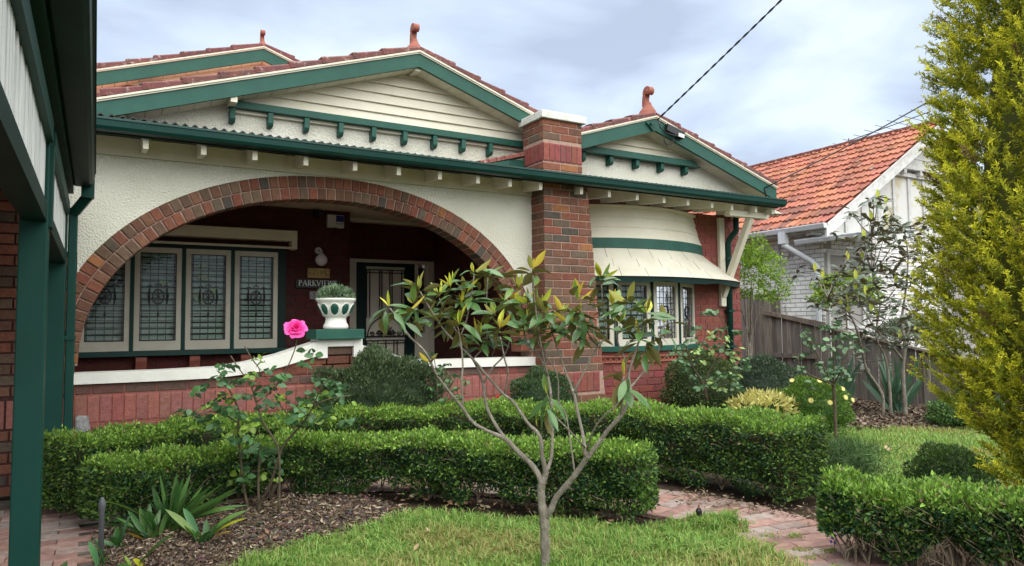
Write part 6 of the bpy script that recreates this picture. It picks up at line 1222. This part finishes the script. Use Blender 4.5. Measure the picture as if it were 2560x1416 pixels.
# ------------------------------------------------------------------ second magnolia by the fence
M['mag2'] = material('dull_magnolia_leaf', (0.10, 0.135, 0.08), (0.07, 0.10, 0.058), 0.35, 12, vary=0.35, spec=0.5, back=(0.16, 0.14, 0.075), trans=0.08)
ML2 = [leaf_mesh('dull_leaf', M['mag2'], 0.15, 0.25, wl=0.36), leaf_mesh('dull_leaf_b', M['mag2'], 0.35, 0.2, wl=0.32)]
m2 = empty('magnolia_tree', (TREE2['a'][0][0], TREE2['a'][0][1], 0), 'open magnolia tree with dull grey-green leaves in front of the fence', 'tree')
TREE2 = {k: [[p[0], p[1], p[2], p[3]*0.68] for p in v] for k, v in TREE2.items()}
TREE2 = {k: [[v[0][0], v[0][1], 0.0, v[0][3]*1.1]]+v for k, v in TREE2.items() if k in 'abc'} | {k: v for k, v in TREE2.items() if k in 'de'}
branches(m2, TREE2, M['bark'])
random.seed(33)
def nearest_branch(root_data, p):
    best = None
    for v in root_data.values():
        for q in v:
            dd = (Vector(q[:3])-p).length
            if q[2] < p.z+0.1 and (best is None or dd < best[0]): best = (dd, Vector(q[:3]))
    return best[1]
TREE2C = TREE2C+[(x+random.gauss(0, .22), y+random.gauss(0, .22), z+random.gauss(0, .17)) for (x, y, z) in TREE2C for k in range(2)]
for (x, y, z) in TREE2C:
    p = Vector((x, y, z)); q = nearest_branch(TREE2, p); MB().tube([q, q.lerp(p, 0.5)+Vector((0, 0, -0.04)), p], [0.009, 0.007, 0.004], 5).build('twig', M['bark'], m2, smooth=True)
    a0 = random.uniform(0, 6)
    for i in range(random.randint(8, 10)):
        a = a0+i*2.4; el = random.uniform(-0.5, 0.7); put(random.choice(ML2), 'leaf', m2, None, matrix=aim(p+Vector((0, 0, random.uniform(-.08, .06))), (math.cos(a)*math.cos(el), math.sin(a)*math.cos(el), math.sin(el)), random.uniform(-.8, .8), random.uniform(0.10, 0.165)))
    if random.random() < 0.18: put(MN[0], 'young_leaf', m2, None, matrix=aim(p, (0.1, 0.1, 1), 0, 0.15, 1.0))
# ------------------------------------------------------------------ golden conifer
def conifer():
    rng = np.random.default_rng(77); cx, cy = 4.68, 1.90; H = 4.6
    zk = [0, 0.2, 0.5, 0.73, 1.1, 1.7, 2.4, 3.0, 3.6, 4.2, 4.6]; rk = [0.05, 0.17, 0.35, 0.48, 0.645, 0.675, 0.625, 0.54, 0.41, 0.23, 0.05]
    root = empty('golden_conifer', (cx, cy, 0), 'tall golden yellow conifer filling the right edge', 'tree')
    m = len(zk); vs = []
    for z, r in zip(zk, rk):
        for k in range(18):
            a = 2*math.pi*k/18; rr = max(0.01, r-0.34); vs.append((cx+rr*math.cos(a), cy+rr*math.sin(a), z))
    fs = [(i*18+k, i*18+(k+1) % 18, (i+1)*18+(k+1) % 18, (i+1)*18+k) for i in range(m-1) for k in range(18)]
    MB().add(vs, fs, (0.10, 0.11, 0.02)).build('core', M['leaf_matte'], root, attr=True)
    MB().tube([(cx, cy, 0), (cx, cy, 1.2)], [0.06, 0.05], 8).build('trunk', M['bark'], root)
    # branch plumes: each an upswept frond with many sprays
    nc = 8200; zc = rng.uniform(0.08, 4.45, nc); ac = rng.uniform(0, 2*math.pi, nc); rc = np.interp(zc, zk, rk)
    keep = rng.uniform(0, 1, nc) < (rc+0.2)/0.92; zc, ac, rc = zc[keep], ac[keep], rc[keep]; nc = len(zc)
    lump = 0.055*np.sin(ac*5+zc*3.1)+0.06*np.sin(ac*9-zc*5.7)+0.05*np.sin(ac*13+zc*11)+rng.normal(0, 0.025, nc)
    VV, FF, CC = [], [], []; off = 0
    O = np.column_stack([np.cos(ac), np.sin(ac), np.zeros(nc)]); up = np.array([0, 0, 1.0])
    for i in range(nc):
        o = O[i]; base = np.array([cx, cy, zc[i]-0.08])+o*(rc[i]+lump[i]-0.17-(0.13 if i % 4 == 0 else 0)); tng = np.array([-o[1], o[0], 0])
        ax = norm((o*0.75+up*rng.uniform(0.55, 1.0)+tng*rng.normal(0, 0.28))[None])[0]; L = rng.uniform(0.11, 0.17)
        wdir = norm((np.cross(ax, o*0.4+up*0.2+rng.normal(size=3)*0.5))[None])[0]; bend = norm((o*0.3-up*0.1+rng.normal(size=3)*0.25)[None])[0]
        ns = 40; t = rng.uniform(0.15, 1.0, ns); sg = rng.choice([-1, 1], ns)
        P = base+ax[None]*(t*L)[:, None]+bend[None]*(0.10*L*t**2)[:, None]
        A = ax[None]*rng.uniform(0.5, 1.0, ns)[:, None]+wdir[None]*(sg*rng.uniform(0.25, 0.9, ns))[:, None]+rng.normal(size=(ns, 3))*0.28
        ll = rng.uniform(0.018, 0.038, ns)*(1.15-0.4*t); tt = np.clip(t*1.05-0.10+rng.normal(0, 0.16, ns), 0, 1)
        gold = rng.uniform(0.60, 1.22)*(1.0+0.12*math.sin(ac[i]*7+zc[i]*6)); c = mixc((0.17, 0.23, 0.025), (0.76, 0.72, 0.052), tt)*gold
        if rng.uniform() < 0.012: c = np.tile(np.array([[0.22, 0.14, 0.07]]), (ns, 1))
        V, F, C3 = leaf_batch(P, A, ll, ll*0.24, c, fold=0.3, tipc=np.clip(c*1.12, 0, 1), mid=0.4); VV.append(V); FF.append(F+off); CC.append(C3); off += len(V)
        # secondary sub-sprays for the feathery outline
        ns2 = 44; k = rng.integers(0, ns, ns2); P2 = P[k]+norm(A[k])*(ll[k]*rng.uniform(0.4, 1.0, ns2))[:, None]; A2 = norm(A[k])*0.8+rng.normal(size=(ns2, 3))*0.5
        l2 = rng.uniform(0.009, 0.021, ns2); c2 = c[k]*rng.uniform(0.9, 1.2, (ns2, 1)); V, F, C3 = leaf_batch(P2, A2, l2, l2*0.32, c2, fold=0.3); VV.append(V); FF.append(F+off); CC.append(C3); off += len(V)
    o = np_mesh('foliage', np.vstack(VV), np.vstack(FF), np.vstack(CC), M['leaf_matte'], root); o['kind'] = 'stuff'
conifer()
# ------------------------------------------------------------------ path, paving, lawn, mulch
pathc = catmull([(-0.05, 6.0), (0.5, 6.06), (1.3, 6.10), (2.1, 5.85), (2.8, 5.25), (3.35, 4.45), (3.68, 3.70), (3.72, 3.10), (3.58, 2.55), (3.36, 2.0), (3.1, 1.3)], 14)
dd = np.gradient(pathc, axis=0); tt = dd/np.linalg.norm(dd, axis=1, keepdims=True); nn_ = np.column_stack([tt[:, 1], -tt[:, 0]])
hwp = 0.36
mbp = MB()
for i in range(len(pathc)-1):
    a, b = pathc[i], pathc[i+1]; na, nb2 = nn_[i], nn_[i+1]
    mbp.add([(*(a-na*hwp), -0.004), (*(a+na*hwp), -0.004), (*(b+nb2*hwp), -0.004), (*(b-nb2*hwp), -0.004)], [(0, 1, 2, 3)])
pth = mbp.build('path', M['joint']); pth['kind'] = 'structure'
pav = MB().add([(-3.5, 0.2, -0.004), (0.06, 0.2, -0.004), (0.06, 5.9, -0.004), (-0.1, 6.7, -0.004), (-3.5, 6.8, -0.004)], [(0, 1, 2, 3, 4)]).build('pavement', M['joint']); pav['kind'] = 'structure'
PVM = MB(); x, y, h = 0.1155, 0.0560, 0.028
PVM.add([(-x, -y, -0.02), (x, -y, -0.02), (x, y, -0.02), (-x, y, -0.02), (-x, -y, h-0.026), (x, -y, h-0.026), (x, y, h-0.026), (-x, y, h-0.026), (-x+.005, -y+.005, h-0.02), (x-.005, -y+.005, h-0.02), (x-.005, y-.005, h-0.02), (-x+.005, y-.005, h-0.02)],
   [(8, 9, 10, 11), (0, 1, 5, 4), (1, 2, 6, 5), (2, 3, 7, 6), (3, 0, 4, 7), (4, 5, 9, 8), (5, 6, 10, 9), (6, 7, 11, 10), (7, 4, 8, 11)])
pvm = PVM.mesh('paver'); pvm.materials.append(M['paver'])
random.seed(44)
def pcol(): 
    c = random.choice([(0.38, 0.235, 0.195), (0.36, 0.215, 0.175), (0.40, 0.265, 0.225), (0.36, 0.27, 0.235), (0.33, 0.20, 0.17), (0.37, 0.30, 0.265)]); k = random.uniform(.85, 1.12); return tuple(v*k for v in c)
s_ = np.concatenate([[0], np.cumsum(np.linalg.norm(np.diff(pathc, axis=0), axis=1))]); row = 0; q = 0.06
while q < s_[-1]-0.05:
    c = np.array([np.interp(q, s_, pathc[:, 0]), np.interp(q, s_, pathc[:, 1])]); t = np.array([np.interp(q, s_, tt[:, 0]), np.interp(q, s_, tt[:, 1])]); nv = np.array([t[1], -t[0]]); ang = math.atan2(nv[1], nv[0])
    offs = [-0.24, 0, 0.24] if row % 2 == 0 else [-0.30, -0.12, 0.12, 0.30]
    for of in offs:
        sc = 0.5 if abs(of) == 0.30 else 1.0; p = c+nv*of
        put(pvm, 'paver', pth, (p[0], p[1], random.uniform(-.003, .003)), ang+random.uniform(-.05, .05), (sc, 1.0, 1), pcol())
    q += 0.1165; row += 1
for i in range(20):
    for j in range(5):
        xx = -0.06-0.235*j-(0.117 if i % 2 else 0); yy = 4.05+0.1165*i
        put(pvm, 'paver', pav, (xx, yy, random.uniform(-.003, .003)), random.uniform(-.02, .02), (1, 1, 1), tuple(v*0.85 for v in pcol()))
lawn_poly = [(0.72, 4.12), (1.1, 4.36), (1.5, 4.46), (1.9, 4.62), (2.25, 4.30), (2.6, 3.95), (3.0, 3.50), (3.28, 3.52), (3.36, 3.32), (3.34, 3.02), (3.22, 2.55), (3.0, 2.0), (2.75, 1.3), (-0.2, 1.3), (0.05, 3.0)]
lawn2_poly = [(5.0, 3.3), (5.6, 4.4), (6.6, 5.2), (7.6, 5.6), (8.3, 5.1), (9.2, 4.4), (10.5, 3.4), (11.5, 1.0), (5.2, 0.8), (4.6, 2.2)]
sheet('lawn', lawn_poly, 0.004, M['lawn_soil']); sheet('lawn', lawn2_poly, 0.004, M['lawn_soil'])
def inside(pts, poly):
    x, y = pts[:, 0], pts[:, 1]; r = np.zeros(len(pts), bool); j = len(poly)-1
    for i in range(len(poly)):
        xi, yi = poly[i]; xj, yj = poly[j]; c = ((yi > y) != (yj > y)) & (x < (xj-xi)*(y-yi)/(yj-yi+1e-12)+xi); r ^= c; j = i
    return r
def grass(name, label, poly, n, h, seed, near=None, pts=None):
    rng = np.random.default_rng(seed); P = np.array(poly); lo, hi = P.min(0)-0.06, P.max(0)+0.06; Q = np.empty((0, 2))
    if pts is not None: Q = np.vstack([rng.normal(p, (0.035, 0.02), (n//len(pts)+1, 2)) for p in pts])
    while len(Q) < n:
        c = rng.uniform(lo, hi, (n*2, 2)); c = c[inside(c+rng.normal(0, 0.035, c.shape), poly)]
        if near is not None: c = c[rng.uniform(0, 1, len(c)) < np.clip(near/np.hypot(c[:, 0], c[:, 1]), 0.06, 1)**1.2]
        Q = np.vstack([Q, c])
    Q = Q[:n]; hgt = h*rng.uniform(0.45, 1.35, n)*(1+0.35*np.sin(Q[:, 0]*5.3+1)*np.sin(Q[:, 1]*4.1)+0.35*np.sin(Q[:, 0]*31+4*np.sin(Q[:, 1]*9))*np.sin(Q[:, 1]*27+3*np.sin(Q[:, 0]*7))); dry = np.sin(Q[:, 0]*2.3+0.6)*np.sin(Q[:, 1]*2.9+0.3)+0.4*np.sin(Q[:, 0]*7+Q[:, 1]*5)
    t = rng.uniform(0, 1, n); c = mixc((0.075, 0.20, 0.028), (0.33, 0.48, 0.11), t); dr = np.clip((dry-0.25)*1.3, 0, 0.8)*(rng.uniform(0, 1, n) < 0.65); dr = np.where(rng.uniform(0, 1, n) < 0.10, 0.9, dr)
    c = c*(1-dr[:, None])+np.array([[0.40, 0.34, 0.13]])*dr[:, None]
    a = rng.uniform(0, 2*math.pi, n); dirv = np.column_stack([np.cos(a), np.sin(a), np.zeros(n)]); lean = rng.uniform(0.1, 1.35, n)[:, None]; sd = np.column_stack([-np.sin(a), np.cos(a), np.zeros(n)]); w_ = rng.uniform(0.0018, 0.0045, n)[:, None]; hg = hgt[:, None]
    b = np.column_stack([Q, np.full(n, 0.002)]); up = np.array([[0, 0, 1.0]])
    m1 = b+up*hg*0.55+dirv*hg*lean*0.25; tp = b+up*hg*(1-0.35*lean)+dirv*hg*lean*0.9
    V = np.stack([b-sd*w_, b+sd*w_, m1+sd*w_*0.85, m1-sd*w_*0.85, tp], 1).reshape(-1, 3); k = (np.arange(n)*5)[:, None]
    F = np.concatenate([k+np.array([[0, 1, 2]]), k+np.array([[0, 2, 3]]), k+np.array([[3, 2, 4]])], 1).reshape(-1, 3)
    o = np_mesh(name, V, F, np.repeat(c, 5, 0), M['grass']); setp(o, label, 'grass', kind='stuff'); return o
grass('lawn_grass', 'bright green front lawn grass with dry patches', lawn_poly, 105000, 0.062, 5)
grass('lawn_grass', 'green lawn strip beyond the long hedge', lawn2_poly, 70000, 0.055, 6, near=6.0)
path_tuft = [(3.30, 3.45), (3.55, 3.35), (3.5, 3.2), (3.35, 3.25)]
grass('grass_tufts', 'short grass tufts growing at the lawn edge of the path', path_tuft, 2200, 0.07, 8)
grass('path_weeds', 'little green weeds sprouting in the path joints', path_tuft, 900, 0.028, 9, pts=[(3.62, 3.25), (3.48, 3.12), (3.55, 2.98), (3.42, 2.86), (3.66, 2.90), (3.50, 2.72), (3.72, 3.45), (3.40, 2.60), (3.60, 2.62), (3.36, 2.40)])
# mulch chips and litter
bed = [(0.06, 4.0), (0.72, 4.12), (1.1, 4.36), (1.5, 4.46), (1.9, 4.62), (1.75, 5.35), (1.1, 5.55), (0.45, 5.45), (0.06, 5.3)]
bed2 = [(6.8, 5.6), (8.3, 5.15), (9.3, 4.4), (10.6, 3.6), (10.7, 8.0), (8.5, 7.5)]
def mulch(name, label, poly, n, smin, smax, seed, cols, thin=0.35, lift=0.03):
    rng = np.random.default_rng(seed); P = np.array(poly); c = rng.uniform(P.min(0)-.05, P.max(0)+.05, (n*3, 2)); c = c[inside(c+rng.normal(0, 0.05, c.shape), poly)][:n]; n = len(c)
    z = rng.uniform(0.0, lift, n)+0.02*np.maximum(0, np.sin(c[:, 0]*2.5+1)*np.sin(c[:, 1]*3)); b = np.column_stack([c, z])
    a = rng.uniform(0, 6.28, n); A = np.column_stack([np.cos(a), np.sin(a), rng.normal(0, 0.3, n)]); L = rng.uniform(smin, smax, n)**1.0; cc = np.array(cols)[rng.integers(0, len(cols), n)]*rng.uniform(0.7, 1.25, (n, 1))
    V, F, C3 = leaf_batch(b, A, L, L*rng.uniform(thin*0.6, thin*1.4, n), cc, fold=0.15); o = np_mesh(name, V, F, C3, M['chips']); setp(o, label, 'mulch', kind='stuff'); return o
BRN = [(0.12, 0.084, 0.052), (0.15, 0.11, 0.072), (0.085, 0.06, 0.044), (0.18, 0.135, 0.098), (0.062, 0.046, 0.036), (0.24, 0.19, 0.14)]
mulch('bark_mulch', 'dark brown bark mulch in the bed below the rose', bed, 26000, 0.008, 0.026, 3, BRN, 0.75)
mulch('leaf_litter', 'pale dry leaf litter scattered over the mulch bed', bed, 1300, 0.025, 0.060, 4, [(0.36, 0.29, 0.20), (0.42, 0.36, 0.26), (0.28, 0.21, 0.14), (0.22, 0.13, 0.085)], 0.24, 0.045)
mulch('bark_mulch', 'brown mulch in the bed along the fence', bed2, 9000, 0.03, 0.08, 13, BRN+[(0.26, 0.20, 0.15)], 0.5)
under = [(1.2, 5.0), (2.2, 4.5), (3.0, 3.55), (3.3, 3.6), (2.9, 4.3), (2.2, 5.1), (1.4, 5.6), (0.1, 5.5), (0.1, 5.2)]
mulch('leaf_litter', 'brown fallen leaves caught under the front hedge', under, 600, 0.02, 0.06, 14, [(0.16, 0.085, 0.05), (0.22, 0.13, 0.08), (0.34, 0.26, 0.17), (0.12, 0.07, 0.045)], 0.45, 0.05)
und2 = [(3.6, 3.85), (3.95, 3.1), (4.35, 2.85), (4.7, 3.1), (4.1, 3.4), (3.95, 4.2)]
mulch('leaf_litter', 'twigs and dry litter at the foot of the long hedge', und2, 700, 0.02, 0.06, 15, [(0.20, 0.14, 0.09), (0.36, 0.29, 0.19), (0.12, 0.085, 0.06)], 0.25, 0.03)
# pebbles
PB = MB().ell((0, 0, 0), (1, 0.8, 0.6), 7, 5).mesh('soil_clod'); PB.materials.append(M['soil'])
rng = np.random.default_rng(19); k = 0
mbk = MB()
for i in range(900):
    c = rng.uniform((0.1, 4.1), (1.9, 5.4)); 
    if not inside(np.array([c]), bed)[0]: continue
    r = rng.uniform(0.006, 0.02); mbk.ell((c[0], c[1], 0.012+rng.uniform(0, .02)), (r*1.2, r, r*0.7), 6, 4, tuple(v*rng.uniform(.7, 1.3) for v in (0.085, 0.064, 0.052)))
q_ = mbk.build('soil_clods', M['chips'], attr=True); setp(q_, 'small dark clods and pebbles on the mulch bed', 'soil', kind='stuff')
# ------------------------------------------------------------------ small garden things
stk = MB().lathe([(0.014, 0), (0.014, 0.30), (0.017, 0.31), (0.019, 0.335), (0.017, 0.355), (0.010, 0.37), (0.006, 0.378)], 0.052, 4.55, 12).build('garden_riser', M['grey'], smooth=True); setp(stk, 'grey plastic sprinkler riser standing at the paving edge', 'sprinkler riser')
sp = empty('pop_up_sprinkler', (3.40, 3.42, 0), 'short black sprinkler in the grass beside the brick path', 'sprinkler')
MB().lathe([(0.014, 0.0), (0.015, 0.05), (0.020, 0.055), (0.020, 0.085), (0.012, 0.10)], 3.40, 3.42, 12).build('body', M['black'], sp); MB().lathe([(0.005, 0.101), (0.007, 0.115), (0.004, 0.125)], 3.40, 3.42, 8).build('nozzle', M['terra'], sp)
# dead leaves on the lawn
DL = leaf_mesh('dead_leaf', material('dead_leaf', (0.30, 0.20, 0.11), (0.42, 0.31, 0.18), 0.8, 12), -0.5, 0.6, wl=0.5)
for x, y, s, r, lb in ((1.55, 3.75, 0.055, 0.5, 'curled brown dead leaf lying on the lawn left of the magnolia'), (1.78, 4.02, 0.045, 2.0, 'pale dry leaf on the lawn nearest the mulch bed'), (2.9, 3.2, 0.04, 4.0, 'small dry leaf on the lawn right of the magnolia trunk'), (6.6, 4.1, 0.09, 1.0, 'rust-brown leaf on the far lawn strip')):
    o = put(DL, 'dead_leaf', None, (x, y, 0.05), r, (s, s, s)); setp(o, lb, 'leaf')
# urn plant and lavender
up_ = empty('potted_plant', (2.035, 6.88, 1.56), 'small grey-green clipped plant growing in the white urn', 'plant')
rng = np.random.default_rng(3); n = 1500; d = norm(rng.normal(size=(n, 3))); d[:, 2] = np.abs(d[:, 2]); P = np.array([2.035, 6.88, 1.565])+d*np.array([0.165, 0.16, 0.125])*rng.uniform(0.7, 1.03, (n, 1))
V, F, C3 = leaf_batch(P, d+rng.normal(size=(n, 3))*0.4+np.array([0, 0, .3]), rng.uniform(.03, .055, n), 0.016, mixc((0.09, 0.15, 0.07), (0.32, 0.44, 0.27), rng.uniform(0, 1, n))); o = np_mesh('foliage', V, F, C3, M['leaf_matte'], up_); o['kind'] = 'stuff'
lv = empty('lavender', (3.5, 2.45, 0), 'few violet flower spikes below the low right hedge', 'flowers')
for (x, y, z) in POS['lav']:
    zz = max(0.08, z+0.05); MB().tube([(x, y, 0), (x+0.01, y, zz)], 0.002, 4).build('stem', M['bark_rose'], lv)
    mbf = MB()
    for i in range(7): mbf.ell((x+0.012*math.cos(i*2.4), y+0.012*math.sin(i*2.4), zz+0.008*i), (0.008, 0.008, 0.009), 6, 4)
    mbf.build('flower_spike', M['petal_v'], lv)
